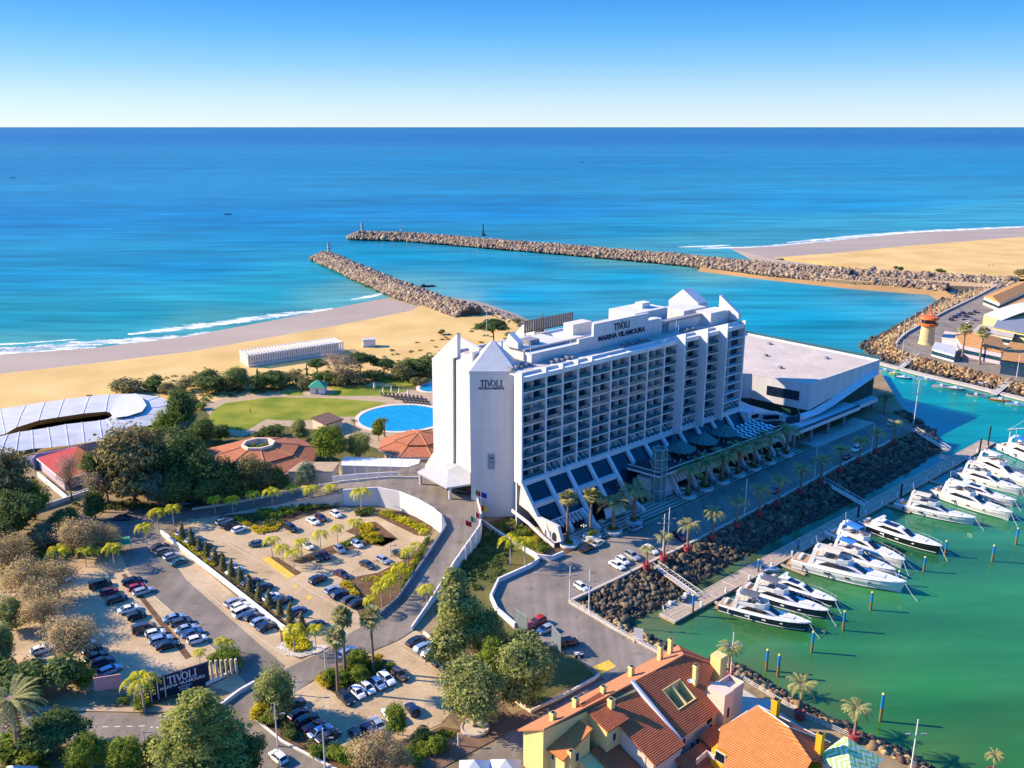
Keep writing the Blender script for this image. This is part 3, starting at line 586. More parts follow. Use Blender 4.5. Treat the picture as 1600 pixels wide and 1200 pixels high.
uwall("rear_tower_wall", [(714.3, 521.5), (714.4, 558), (707.5, 560), (708, 738), (664, 742), (664, 727), (677.5, 706), (675, 560)], -.6, 1.2, M_wallw)
uwall("side_parapet", [(748, 545), (727, 533), (714, 527), (714, 562), (748, 562)], 9, 1, M_fin)
# terrace canopy at the base of the wall, entrance canopy stands as its own part
M_canopy = mat("canopy_sheet", (.40,.40,.40), .6, .3, .05, .4)
b = MB(); zc = 9.2
q = [W(652, 737, zc), W(698, 762, zc - .6), W(735, 756, zc), W(735, 716, zc + 2), W(690, 718, zc + 1.4)]; ridge = W(712, 727, zc + 2.2); hip = W(700, 735, zc + 1.6)
P = [wl_(p) for p in q]; hp = wl_(hip)
b.add(P + [hp] + [(p[0], p[1], p[2] - .5) for p in P], [(0, 1, 5), (1, 2, 5), (2, 3, 5), (3, 4, 5), (4, 0, 5), (0, 6, 7, 1), (1, 7, 8, 2), (4, 10, 6, 0)]); b.build("entrance_canopy", M_canopy, hotel)
for p in (q[0], q[1]):
    b = MB(); pl = wl_((p.x + .8, p.y + .8, 0)); b.tube((pl[0], pl[1], 4.5), (pl[0], pl[1], p.z - .3), .45); b.build("canopy_column", M_wallw, hotel)
# rooftop sign
vS = -8.6; P = [plane_v(x, y, vS) for x, y in ((928, 500), (1014, 486))]
zs0, zs1 = 43.0, 50.2; us0, us1 = P[0][0], P[1][0]
b = MB(); b.bx(us0, us1, -vS, -vS + .8, 42.4, 50.0); b.bx(us1 - .01, us1 + 5.2, -vS + .1, -vS + .9, 42.4, 47.6); b.bx(us0 - 6, us0 + .01, -vS + .1, -vS + .9, 42.4, 46.4); sg = b.build("sign_wall", M_wallw, hotel)
t1 = obj("sign_lettering", serif_word(2.05, M_navy, .06)); c = plane_v(972, 508.5, vS + .1); t1.location = H3(c[0], vS + .12, c[1]); stand(t1, U, V); bpy.context.view_layer.update(); keep_parent(t1, sg)
t2 = obj("sign_lettering", text_mesh("MARINA VILAMOURA", 2.1, .06, M_navy, sx=1.03, bold=.07)); c = plane_v(972, 522, vS + .1); t2.location = H3(c[0], vS + .1, c[1]); stand(t2, U, V); bpy.context.view_layer.update(); keep_parent(t2, sg)
# penthouses and plant
def vol(name, u0, u1, v0, v1, z1, m=M_wallw, z0=42.4): b = MB(); b.bx(u0, u1, -v1, -v0, z0, z1); return b.build(name, m, hotel)
vol("penthouse", 12, 33.5, -11.2, -8.6, 45.2); vol("penthouse", 13, 30, -24, -13, 45.6); vol("penthouse", 72, 92, -11, -9.2, 45.4)
vol("penthouse", 62, 78, -26, -15, 48.6); vol("penthouse", 84, 96, -22, -13, 46.8); vol("penthouse", 88.5, 97, -11.5, -5.5, 46.6); vol("penthouse", 33, 60, -25, -11, 45.4)
vol("roof_coping", 12, 40, -12.3, -11.3, 45.9, M_grey, 45.2); vol("roof_coping", 62, 92, -11.3, -9.0, 46.0, M_grey, 45.4)
vol("plant_box", 36, 44, -20.5, -16.5, 48.6, mat("plant_casing", (.62,.56,.48), .6, .3, .05), 45.4); vol("plant_box", 17, 21, -19, -15, 47, M_grey, 45.6); vol("plant_box", 70, 74, -22, -19, 50.3, M_fin, 48.6)
b = MB(); b.lathe([(2.1, 0), (2.1, 4.6), (1.9, 4.9), (.1, 5.1)], 20, (66.5, 10.5, 42.4)); b.build("water_tank", M_wallw, hotel)
for k, (ua, va) in enumerate(((7.5, -16), (28, -29), (34, -31))):
    b = MB(); b.prism([(ua, -va), (ua + .6, -va), (ua + .6, -va + 6), (ua, -va + 6)], 42.4, [48.2, 48.2, 43, 43]); b.build("roof_fin", M_wallw, hotel)
b = MB(); b.slab3([L(14, -14.2, 45.6), L(14, -14.2, 47.3), L(13.9, -18, 49.5), L(13.9, -20, 45.6)], -2.0); b.build("roof_fin", M_wallw, hotel)
b = MB()
for k in range(22): b.bx(27 + k * .95, 27.75 + k * .95, 28.0, 28.15, 45.5, 49.2)
b.bx(27, 48, 28.1, 28.3, 45.4, 45.8); b.build("screen_fence", mat("fence_mesh", (.16,.14,.13), .8, .2, .1, 3), hotel)
for u0, v0, u1, v1 in ((3, -4, 10, -12), (46, -4, 56, -7), (16, -4, 24, -8), (74, -4, 80, -8)):
    b = MB()
    for k in range(5): t = k / 4; b.bx(lerp(u0, u1, t), lerp(u0, u1, t) + .9, -lerp(v0, v1, .5) - 1.2, -lerp(v0, v1, .5) + 1.2, 42.42, 43.1 + .3 * (k % 2))
    b.build("roof_units", M_grey, hotel)
uwall("far_tower", [(1045, 469), (1067, 452), (1091, 474), (1091, 515), (1045, 500)], 100, 5.0, M_wallw)
uwall("far_fin", [(1123, 483), (1124.5, 461), (1127, 463), (1154, 490), (1154, 500), (1123, 500)], 98.5, 1.2, M_wallw)
b = MB(); b.prism([(97.5, 5.6), (99.4, 5.6), (99.4, 12), (97.5, 12)], 42.4, 46.4); b.build("penthouse", M_fin, hotel)
for u, v, z, h in ((66.9, -1.6, 42.4, 4), (11, -8, 45, 4), (27, -8.5, 45, 3), (14, -30, 42.4, 11), (70, -5, 42.4, 4.5)):
    b = MB(); b.tube(L(u, v, z), L(u, v, z + h), .09, .06, 6); b.build("roof_mast", M_fin, hotel)
# terrace podium
M_deck = mat("dark_decking", (.06,.05,.05), .8, .2, .25, .8)
M_striped = mat("striped_paving", (.40,.36,.31), .85, .2, .1, 1)
b = MB(); b.prism([(40, -6.5), (40.3, -14.4), (101, -16.2), (105.5, -4.2), (105.5, 2), (40, 2)], 8.2, 9.0); b.build("terrace_deck", M_deck, hotel)
b = MB(); b.wall([L(38.8, 4.2, 9), L(40.3, 14.4, 9), L(101, 16.2, 9)], .9, .12); b.build("terrace_balustrade", M_rail, hotel)
b = MB(); b.path([L(38.8, 4.2, 10), L(40.3, 14.5, 10), L(101, 16.3, 10)], .13); b.wall([L(38.8, 4.1, 8.3), L(40.3, 14.6, 8.3), L(101, 16.4, 8.3)], .55, .15); b.build("terrace_rail", M_fin, hotel)
b = MB(); b.prism([(46, -9.6), (46, 0), (112, 0), (112, -11)], 0, 8.2); b.build("podium_wall", M_dark, hotel)
for k in range(8):
    u = 50.2 + 8.3 * k; b = MB(); b.prism([(u - .6, -11.0), (u + .6, -11.0), (u + .6, -15.0), (u - .6, -15.0)], [3, 3, 0, 0], [6.6, 6.6, 1.1, 1.1]); b.build("podium_rib", M_fin, hotel)
    b = MB()
    for q in range(4):
        uu = u + 1.1 + q * 1.55
        if k < 7: b.slab3([L(uu, 10.6, 6.6), L(uu + 1.25, 10.6, 6.6), L(uu + 1.25, 13.0, 3.6), L(uu, 13.0, 3.6)], .12)
    if k < 7: b.build("podium_louvres", M_fin, hotel)
b = MB(); b.prism([(41, -6), (41, -10), (50, -12.5), (50, -9)], 0, [6.5, 6.5, 2, 7.5]); b.build("porch_wall", M_fin, hotel)
# glass lift
lift = thing("lift_tower", "hexagonal glass lift tower with pale green frame at corner of hotel terrace", "lift", H3(42.2, 13.2, 0), LA)
M_gf = mat("green_frame", (.30,.48,.42), .5, .4, 0)
b = MB(); hx = [(2.1 * math.cos(t), 2.1 * math.sin(t)) for t in np.linspace(0, 6.283, 7)[:-1]]; b.prism(hx, 0, 16.2); b.build("glass_walls", mat("lift_glass", (.10,.22,.22), .1, .5, 0, alpha=.45), lift)
b = MB()
for x, y in hx: b.tube((x, y, 0), (x, y, 16.6), .11, n=6)
for z in (0.3, 4, 8.5, 11, 13.5, 16.5):
    for i in range(6): b.tube((*hx[i], z), (*hx[(i + 1) % 6], z), .1, n=6)
b.build("frame", M_gf, lift)
# terrace parasols, tables, seats
M_teal = mat("parasol_canvas", (.04,.13,.13), .9, .1, .1, 1, col2=(.06,.17,.16))
PAR = [(H3(57.5, 9.0, 9), "nearest the glass lift tower"), (H3(68.5, 9.2, 9), "middle of the three on hotel terrace"), (H3(79.5, 9.0, 9), "beside the rows of white loungers")]
for p, s in PAR:
    t = thing("terrace_parasol", "large faded teal octagonal parasol on hotel terrace, " + s, "parasol", p, LA, "large parasols on the hotel terrace")
    b = MB(); n = 24; ring = [(q * (4.4 if k % 2 else 4.2) * math.cos(2 * math.pi * k / n + .39), q * (4.4 if k % 2 else 4.2) * math.sin(2 * math.pi * k / n + .39), z - (.0 if k % 2 else .22 * q)) for q, z in ((1, 2.6), (.5, 3.9)) for k in range(n)]
    b.add(ring + [(0, 0, 5.4)], [(k, (k + 1) % n, n + (k + 1) % n, n + k) for k in range(n)] + [(n + k, n + (k + 1) % n, 2 * n) for k in range(n)]); b.build("canopy", M_teal, t)
    b = MB(); b.tube((0, 0, 0), (0, 0, 5.3), .1, n=8); b.build("pole", M_grey, t)
b = MB(); b.bx(-.95, .95, -.33, .33, .28, .42); b.slab3([(.5, -.33, .4), (1.15, -.33, .75), (1.15, .33, .75), (.5, .33, .4)], .1)
for x in (-.8, .8):
    for y in (-.27, .27): b.bx(x - .05, x + .05, y - .05, y + .05, 0, .28)
ME_lounge = b.mesh("lounger", mat("white_lounger", (.70,.72,.74), .7, .3, 0))
for r_ in range(3):
    for k in range(8):
        tag(obj("sun_lounger", ME_lounge, None, H3(85.5 + k * 2.3, 6.2 + r_ * 3.2, 9.0), LA + math.pi / 2, 1.25), "white lounger in %s row of hotel terrace, %s from the parasols" % (("inner", "middle", "outer")[r_], ORD[k]), "sun lounger", "loungers on the hotel terrace")
b = MB(); b.lathe([(.3, 0), (.06, .05), (.06, .7), (.62, .72), (.62, .77)], 12); ME_table = b.mesh("table", M_black)
b = MB(); b.bx(-.3, .3, -.3, .3, .1, .5); b.bx(-.3, .3, .24, .34, .5, 1.0); ME_chair = b.mesh("armchair", mat("armchair_cloth", (.45,.36,.36), .9, .1, .2, 1))
for k in range(12):
    u, v = 46.5 + (k % 6) * 6.2 + random.uniform(-.6, .6), 7.5 + (k // 6) * 4.2 + random.uniform(-.5, .5)
    t = tag(obj("terrace_table", ME_table, None, H3(u, v, 9)), "round black table on the hotel terrace, %s from the lift in the %s row" % (ORD[k % 6], ("inner", "outer")[k // 6]), "table", "terrace tables")
    for q in range(3):
        a = q * 2.1 + k; tag(obj("armchair", ME_chair, None, (t.location.x + 1.0 * math.cos(a), t.location.y + 1.0 * math.sin(a), 9), a - math.pi / 2), "pale cushioned armchair drawn up to a round black terrace table", "armchair", "armchairs on the hotel terrace")
b = MB(); b.lathe([(.25, 0), (.05, .05), (.05, .68), (.45, .7), (.45, .74)], 10); b.box((.8, .1, .25), (.55, .55, .5)); b.box((1.05, .1, .6), (.12, .55, .5)); ME_bf = b.mesh("sun_patch_set", mat("sun_patch_white", (.72,.70,.66), .7, .2, 0))  # white sets added to stand for sunlight glimpsed on the balconies
for i, k in ((2, 4), (2, 5), (4, 4), (4, 5), (5, 5), (5, 6), (6, 5), (6, 6), (6, 7), (7, 6), (7, 7), (8, 6), (0, 2), (0, 4), (1, 3), (3, 2), (9, 5), (10, 4), (11, 3)):
    tag(obj("sun_patch_table", ME_bf, None, H3(lerp(FU[i], FU[i + 1], .4), -.9, ZB + k * FH + .32), LA), "white table and chair on a hotel balcony, %s bay from the tower, %s floor up" % (ORD[i], ORD[k]), "table set", "tables on the hotel balconies")
# ================================================================ annex (conference wing)
annex = thing("conference_wing", "white flat roofed conference wing with slanting green glass front at the hotel's far end", "building", F0, LA)
zr = 18.0
b = MB(); foot = [(125, -9.7), (128.6, -9.7), (177.6, -9.9), (179, 52.3), (100, 54), (101, 18), (112, 13)]
foot = [(128.3, -9.7), (177.6, -9.9), (179, 52), (118, 52), (118, 20), (124.8, 12)]
b.prism(foot, [8.7, 14.1, 13, 9, 9, 9], zr); b.build("upper_walls", M_wallw, annex)
b = MB()
r_in = [(129.2, -8.9), (176.7, -9.1), (178.1, 51.2), (118.6, 51.2), (118.6, 20.4), (125.2, 12)]
b.prism(r_in, zr + .02, zr + .06); b.build("roof", M_rooftw, annex)
b = MB(); b.wall([(128.3, -9.5, zr), (177.5, -9.7, zr), (178.8, 51.8, zr), (118.2, 51.8, zr)], .75, .4); b.wall([(118.2, 51.8, zr), (118.2, 20, zr), (124.9, 12, zr), (128.3, -9.5, zr)], .35, .35); b.build("parapet", M_wallw, annex)
for u_, y_ in ((140, 10), (152, 24), (166, 6), (146, 40), (170, 34)): b = MB(); b.box((u_, y_, zr + .45), (1.6, 1.2, .8)); b.build("roof_vent", M_grey, annex)
b = MB(); b.wall([(179.3, -9, zr), (179.6, 52, zr), (150, 52.5, zr)], 1.5, .08); b.build("roof_glass_screen", M_rail, annex)
b = MB(); b.prism([(129.5, -8.6), (176.8, -8.8), (177.8, 50), (119, 50), (119, 20), (126, 11)], 4.5, [8.9, 14.2, 13.1, 9.1, 9.1, 9.1]); b.build("glass_front", mat("green_glass", (.018,.07,.055), .12, .5, .5, 1.2, 0, detail=2, stretch=(3, 3, .2)), annex)
b = MB()
for k in range(48): u = 130 + k * .98; b.bx(u, u + .1, -8.84 - k * .002 - .12, -8.6, 4.6, lerp(8.9, 14.1, k / 48))
b.build("mullions", mat("green_mullion", (.10,.20,.16), .4, .4, 0), annex)
b = MB(); P = [plane_v(x, y, 12.5) for x, y in ((1254, 655), (1280, 646), (1305, 631), (1374, 583))]
b.path([L(u, 12.5, z) for u, z in P], .16); b.add([L(u, 12.5, z) for u, z in P] + [L(u, 9.9, z + .8) for u, z in P], [(0, 1, 5, 4), (1, 2, 6, 5), (2, 3, 7, 6)])
for u, z in P: b.tube(L(u, 12.5, z), L(u, 9.9, z + 4), .09)
b.build("slanting_canopy", M_fin, annex)
b = MB(); b.prism([(109.8, -16.2), (153.3, -16.2), (154.5, -8), (112, -8)], 5.2, 6.4); b.build("balcony_slab", M_fin, annex)
b = MB(); b.prism([(150.5, -12.2), (174.8, -12.2), (177, -4), (152, -4)], 3.0, 4.5); b.build("entrance_slab", M_fin, annex)
b = MB(); b.wall([L(110, 16, 6.4), L(153, 16, 6.4)], 1.0, .08); b.build("balcony_rail", M_rail, annex)
b = MB(); b.prism([(118, -8), (174, -7.5), (178, 50), (119, 50)], 0, 4.5); b.build("ground_floor", M_dark, annex)
for u, v in ((112, 14.5), (122, 15), (134, 14.5), (145, 14.5), (173.5, 11)):
    b = MB(); b.tube(L(u, v, 0), L(u, v, 5.2 if u < 160 else 3.0), .6, n=10); b.build("column", M_grey, annex)
P = [plane_u(x, y, 126.5) for x, y in ((1206, 598), (1257, 609), (1256, 624), (1205, 612))]
b = MB(); Pw = [(1206, 598), (1257, 609.5), (1256, 624.5), (1205, 612)]
a0, a1 = Vector((128.3, -9.7)), Vector((124.8, 12)); n_ = Vector((-(a1 - a0).y, (a1 - a0).x)).normalized(); n_ = n_ if n_.x < 0 else -n_
for t0, t1, z0, z1 in ((.17, .72, 11.6, 15.0),):
    p0, p1 = a0.lerp(a1, t0) + n_ * .12, a0.lerp(a1, t1) + n_ * .12; b.wall([(p0.x, p0.y, z0), (p1.x, p1.y, z0)], z1 - z0, .2)
b.build("strip_window", M_dark, annex)
# link building with stairs between hotel and wing
b = MB(); b.prism([(99.6, 1), (99.6, -4), (106, -4.5), (113, -9), (118, -11), (119, 8), (112, 20), (99.6, 20)], 0, [12.5, 12.5, 12, 11, 8.5, 8.5, 13.5, 13.5]); b.build("link_block", M_wallw, annex)
b = MB(); b.prism([(99.7, 9), (99.7, 30), (117.8, 30), (117.8, 19), (111, 12)], 13.4, 18.5); b.build("link_block", M_wallw, annex)
b = MB(); b.bx(108, 111.5, 8.6, 11.9, 15, 17.2); b.build("dark_opening", M_dark, annex)
b = MB(); b.wall([L(101, 5, 12.6), L(106, 6.2, 11.5), L(108, 9.4, 11.8), L(114, 12.6, 8.6), L(120, 13, 8.6)], .9, .3); b.build("stair_parapet", M_fin, annex)
for u0, u1, v0, v1, z0, z1 in ((101.5, 104.4, 4.0, 4.9, 10.2, 11.4), (106.5, 110.8, 5.4, 8.8, 9.2, 10.6)):
    b = MB(); b.slab3([L(u0, v0 + .2, z0), L(u1, v1 + .2, z0), L(u1, v1 + .2, z1), L(u0, v0 + .2, z1)], .1); b.build("dark_opening", M_dark, annex)
b = MB(); b.slab3([L(108, 13.5, 9), L(113.5, 15.2, 9), L(113.5, 15.2, 11.6), L(108, 13.5, 11.6)], .3); b.slab3([L(113.5, 15.2, 9), L(118, 12, 9), L(118, 12, 11.6), L(113.5, 15.2, 11.6)], .3); b.build("terrace_glazing", M_win, annex)
# ================================================================ plants
leaf_mat = leafy
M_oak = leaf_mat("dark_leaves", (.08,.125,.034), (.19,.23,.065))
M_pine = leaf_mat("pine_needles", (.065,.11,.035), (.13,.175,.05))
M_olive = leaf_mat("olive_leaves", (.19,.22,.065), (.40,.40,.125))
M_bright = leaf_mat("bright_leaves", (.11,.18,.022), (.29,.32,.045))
M_brown = leaf_mat("dry_leaves", (.34,.24,.11), (.58,.43,.21))
M_scrub = leaf_mat("scrub_leaves", (.15,.16,.06), (.32,.27,.115))
M_blue = leaf_mat("grey_green_leaves", (.13,.19,.12), (.26,.30,.18))
M_rust = leaf_mat("rusty_leaves", (.17,.15,.055), (.36,.28,.11))
M_yellow = leaf_mat("yellow_shrub", (.42,.34,.02), (.70,.52,.04))
M_twig = leaf_mat("bare_twigs", (.27,.20,.14), (.46,.35,.25))
M_bark = mat("bark", (.16,.115,.08), .9, .1, .3, 3, .3)
M_palmb = mat("palm_bark", (.24,.17,.115), .9, .1, .3, 2, .4, stretch=(1, 1, 4))
M_ptrunk = mat("pale_palm_trunk", (.42,.37,.31), .9, .1, .2, 3, .2, stretch=(1, 1, 3))
M_frond = leaf_mat("palm_fronds", (.10,.15,.035), (.26,.27,.06), .3)
M_yfrond = leaf_mat("yellow_green_fronds", (.30,.32,.015), (.75,.62,.04), .3)
M_gfrond = leaf_mat("olive_fronds", (.25,.26,.09), (.50,.45,.19), .3)
M_dfrond = leaf_mat("dead_fronds", (.30,.19,.075), (.46,.32,.14), .3)
def leaf_quads(pts, size, nrm=None):
    n = len(pts); d = rng.normal(size=(n, 3)); d[:, 2] = np.abs(d[:, 2]) * .8 + .15
    if nrm is not None: d = d * .8 + nrm * 1.1
    d /= np.linalg.norm(d, axis=1, keepdims=True); a = np.cross(d, rng.normal(size=(n, 3))); a /= np.linalg.norm(a, axis=1, keepdims=True); c = np.cross(d, a)
    s = (size * rng.uniform(.55, 1.35, n))[:, None]; s2 = s * rng.uniform(.35, .7, n)[:, None]
    v = np.stack([pts - a * s, pts - c * s2, pts + a * s, pts + c * s2], 1).reshape(-1, 3)
    return v, (np.arange(n)[:, None] * 4 + np.arange(4)[None])
def crown_mesh(name, blobs, n, size, m, shell=.55, core=True):
    vols = np.array([b[3] * b[4] * b[5] for b in blobs]) ** (2 / 3); pr = vols / vols.sum(); P = []; N = []
    for k, b in enumerate(blobs):
        c = int(n * pr[k]); d = rng.normal(size=(c, 3)); d /= np.linalg.norm(d, axis=1, keepdims=True); low = d[:, 2] < -.35; d[low, 2] *= -1
        lump = 1 + .24 * np.sin(d[:, 0] * 7 + k) * np.sin(d[:, 1] * 6 + 2 * k) + .14 * np.sin(d[:, 2] * 9 + k)
        r = (shell + (1.06 - shell) * rng.random(c) ** .6) * lump * np.where(rng.random(c) < .07, rng.uniform(1.0, 1.22, c), 1.0)
        P.append(np.array(b[:3]) + d * r[:, None] * np.array(b[3:6])); N.append(d)
    P = np.concatenate(P); N = np.concatenate(N); v, f = leaf_quads(P, size, N)
    if core:
        vs = [v]; fs = [f]; off = len(v)
        for b in blobs:
            cv = ICO_V * np.array(b[3:6]) * .62 * (1 + rng.uniform(-.2, .2, (len(ICO_V), 1))) + np.array(b[:3]); vs.append(cv); fs.append(np.concatenate([ICO_F, ICO_F[:, 2:3]], 1) + off); off += len(cv)
        v = np.concatenate(vs); f4 = np.concatenate(fs)
        me = bpy.data.meshes.new(name); me.from_pydata(v.tolist(), [], [tuple(q) if q[2] != q[3] else tuple(q[:3]) for q in f4.tolist()]); me.materials.append(m); me.update(); return me
    return npmesh(name, v, f, m)
def trunk_mesh(h, r, limbs, m, lean=.05, n=8):
    b = MB(); top = Vector((h * lean, h * lean * .5, h)); b.path([(0, 0, -.3), (h * lean * .4, 0, h * .5), top], [r, r * .75, r * .5], n)
    for (x, y, z) in limbs: b.path([top * .75, (top * .75).lerp(Vector((x, y, z)), .5) + Vector((0, 0, .2)), (x, y, z)], [r * .42, r * .3, r * .12], 6)
    return b.mesh("trunk", m)
def blob_crown(kind, k):
    random.seed(100 + k * 13 + len(kind)); B = []
    if kind == 'round':          # height 1 scale: total 10 m
        for i in range(12):
            a = random.uniform(0, 6.28); r = random.uniform(.8, 2.9); z = random.uniform(2.7, 7.3); s = random.uniform(1.5, 2.4); B.append((r * math.cos(a), r * math.sin(a), z, s, s, s * .85))
        B.append((0, 0, 5.4, 3.0, 3.0, 3.4)); return B, 3.0
    if kind == 'tall':           # 16 m conical irregular
        for i in range(14):
            z = 3 + 11.5 * i / 13; w = 3.6 * (1 - (z - 3) / 14.5) + .8; a = random.uniform(0, 6.28); s = random.uniform(.75, 1.1) * (w * .62)
            B.append((w * .5 * math.cos(a), w * .5 * math.sin(a), z, s, s, s * .95))
        B.append((0, 0, 6, 2.6, 2.6, 4)); B.append((0, 0, 11, 1.7, 1.7, 3)); return B, 7
    if kind == 'cypress':
        for i in range(7): z = 1.0 + 1.0 * i; w = .95 * (1 - i / 8.5); B.append((random.uniform(-.15, .15), random.uniform(-.15, .15), z, w, w, 1.0))
        return B, 1.5
    if kind == 'shrub':
        for i in range(7):
            a = random.uniform(0, 6.28); r = random.uniform(.2, 1.5); s = random.uniform(.7, 1.15); B.append((r * math.cos(a), r * math.sin(a), random.uniform(.6, 1.5), s, s, s * .8))
        return B, .8
    if kind == 'ball': return [(0, 0, 1.0, 1.2, 1.2, 1.0)], .4
    if kind == 'umbrella':       # flat topped pine
        for i in range(10): a = 6.28 * i / 10 + random.uniform(-.3, .3); r = random.uniform(1.2, 3.3); s = random.uniform(1.3, 1.8); B.append((r * math.cos(a), r * math.sin(a), random.uniform(4.6, 5.6), s, s, s * .6))
        B.append((0, 0, 5.7, 2.4, 2.4, 1.2)); return B, 3.6
LIB = {}
def tree_kind(key, shape, m, n, size, variants=3, r=.25, shell=.5, core=True, bark=None):
    out = []
    for k in range(variants):
        B, th = blob_crown(shape, k + sum(map(ord, key)))
        lim = [(b[0] * .85, b[1] * .85, b[2]) for b in B[:(12 if not core else 6)]]
        parts = [("crown", crown_mesh(key + "_crown", B, n, size, m, shell, core))]
        if th > 1: parts.insert(0, ("trunk", trunk_mesh(th, r, lim, bark or M_bark)))
        out.append(parts)
    LIB[key] = out
tree_kind("oak", 'round', M_oak, 9690, 0.249)
tree_kind("olive", 'round', M_olive, 13110, 0.205)
tree_kind("rust", 'round', M_rust, 10260, 0.236)
tree_kind("brown", 'round', M_brown, 6555, 0.150, core=False, shell=.3)
tree_kind("bare", 'round', M_twig, 4275, 0.137, core=False, shell=.2)
tree_kind("bluegreen", 'round', M_blue, 9690, 0.223)
tree_kind("bright", 'round', M_bright, 10260, 0.223)
tree_kind("pine", 'umbrella', M_pine, 9120, 0.223)
tree_kind("tallpine", 'tall', M_olive, 17100, 0.223, 2, .38)
tree_kind("feathery", 'tall', leaf_mat("feathery_leaves", (.18,.22,.05), (.44,.43,.11)), 30000, .15, 1, .38)
tree_kind("cypress", 'cypress', M_pine, 4275, 0.137, 2, .1)
tree_kind("greycypress", 'cypress', M_scrub, 2565, 0.155, 2, .1)
tree_kind("shrub", 'shrub', M_scrub, 3135, 0.124)
tree_kind("gshrub", 'shrub', M_bright, 3135, 0.124)
tree_kind("dshrub", 'shrub', M_oak, 3135, 0.137)
tree_kind("yshrub", 'shrub', M_yellow, 2565, 0.124, 2)
tree_kind("ball", 'ball', M_bright, 4275, 0.087, 2)
def frond(b, L_, up, droop, wid, az, z0, pairs=9, base=.1, fold=.35, mi=0):
    pts = []; ca, sa = math.cos(az), math.sin(az); n = pairs + 1
    for i in range(n + 1):
        t = i / n; r = L_ * (math.sin(t * 1.35) / math.sin(1.35)) ; z = z0 + L_ * (up * t - droop * t * t); pts.append(Vector((ca * (base + r), sa * (base + r), z)))
    side = Vector((-sa, ca, 0))
    for i in range(1, n):
        p, q = pts[i], pts[i + 1]; t = i / n; w = wid * (math.sin(math.pi * min(1, t * .85 + .15)) ** .6)
        d = (q - p)
        for s in (-1, 1):
            tip = p + side * (s * w) + d * .7 + Vector((0, 0, -w * fold)); b.add([p, p + d * .75, tip + d * .15, tip - d * .12], [(0, 1, 2, 3)], mi)
    b.tube(pts[0], pts[n // 2], .03 * L_ / 3, .015 * L_ / 3, 4, mi, False)
def palm(kind, k):
    random.seed(300 + k); b = MB(); t = MB()
    if kind == 'feather':        # slim garden palm, 7 m trunk
        h = 6.2; t.path([(0, 0, -.2), (.1, 0, h * .5), (.05, .05, h)], [.17, .13, .1], 7)
        for i in range(18): a = 6.28 * i / 18 * 2.4 + random.uniform(-.25, .25); u = random.uniform(.35, 1.0); frond(b, random.uniform(2.4, 3.2), u, u + random.uniform(.25, .6), .62, a, h, 9)
    elif kind == 'fan':          # tall fan palm, 17 m trunk
        h = 16.5; t.path([(0, 0, -.3), (.15, 0, 2.0), (.1, .1, h * .6), (0, 0, h)], [.62, .44, .34, .28], 9)
        for i in range(58):
            a = random.uniform(0, 6.28); el = random.uniform(-.75, 1.35); l = random.uniform(1.5, 2.3); d = Vector((math.cos(a) * math.cos(el), math.sin(a) * math.cos(el), math.sin(el))); c = Vector((0, 0, h + .3)) + d * l
            s = Vector((-math.sin(a), math.cos(a), 0)); u = d.cross(s); R0 = random.uniform(1.1, 1.55); vs = [c - d * .1]; m_ = 9
            for q in range(m_ + 1):
                an = -1.9 + 3.8 * q / m_; rr = R0 * (1 if q % 2 else .7); vs.append(c + d * (rr * math.cos(an)) + s * (rr * math.sin(an)) - Vector((0, 0, .25 * rr * rr)))
            b.add(vs, [(0, q + 1, q + 2) for q in range(m_)]); b.tube((0, 0, h), c, .035, .025, 4, 0, False)
    elif kind == 'date':         # date palm, 5 m trunk
        h = 5.2; t.path([(0, 0, -.2), (.05, 0, h * .5), (0, 0, h), (0, 0, h + .5)], [.33, .26, .28, .36], 9)
        for i in range(34): a = i * 2.4 + random.uniform(-.2, .2); u = random.uniform(-.1, 1.15); frond(b, random.uniform(2.3, 3.0), u, .55 + .35 * u, .42, a, h + .4, 15, .1, .25)
    elif kind == 'canary':       # broad old date palm
        h = 8.5; t.path([(0, 0, -.3), (0, .1, h * .5), (0, 0, h), (0, 0, h + .8)], [.5, .42, .42, .62], 10)
        for i in range(60): a = i * 2.4 + random.uniform(-.2, .2); u = random.uniform(-.35, 1.2); frond(b, random.uniform(2.8, 3.8), u, .45 + .4 * max(u, 0), .25, a, h + .6, 20, .15, .05)
    return t, b
def palm_kind(key, kind, mt, mf, variants=3, dead=False):
    LIB[key] = []
    for k in range(variants):
        t, b = palm(kind, k); parts = [("trunk", t.mesh("palm_trunk", mt)), ("fronds", b.mesh("palm_fronds", mf))]
        if dead:
            d = MB(); h = 16.2 if kind == 'fan' else 8.6
            for i in range(20): a = i * 2.4; frond(d, random.uniform(1.6, 2.3), -.5, .6, .35, a, h, 6, .2)
            parts.append(("dead_fronds", d.mesh("dead_fronds", M_dfrond)))
        LIB[key].append(parts)
palm_kind("feather", 'feather', M_ptrunk, M_yfrond, 4); palm_kind("fan", 'fan', M_palmb, M_gfrond, 3, True); palm_kind("date", 'date', M_palmb, M_gfrond, 3); palm_kind("canary", 'canary', M_palmb, M_gfrond, 2, True)
palm_kind("greendate", 'canary', M_palmb, M_frond, 1)
BASEH = dict(oak=9.2, olive=9.2, rust=9.2, brown=9, bare=9, bluegreen=9.2, bright=9.2, pine=6.7, tallpine=15.8, feathery=15.8, cypress=8, greycypress=8, shrub=2.4, gshrub=2.4, dshrub=2.4, yshrub=2.4, ball=2.05, feather=8.2, fan=18.6, date=7.8, canary=12.5, greendate=12.5)
random.seed(11)
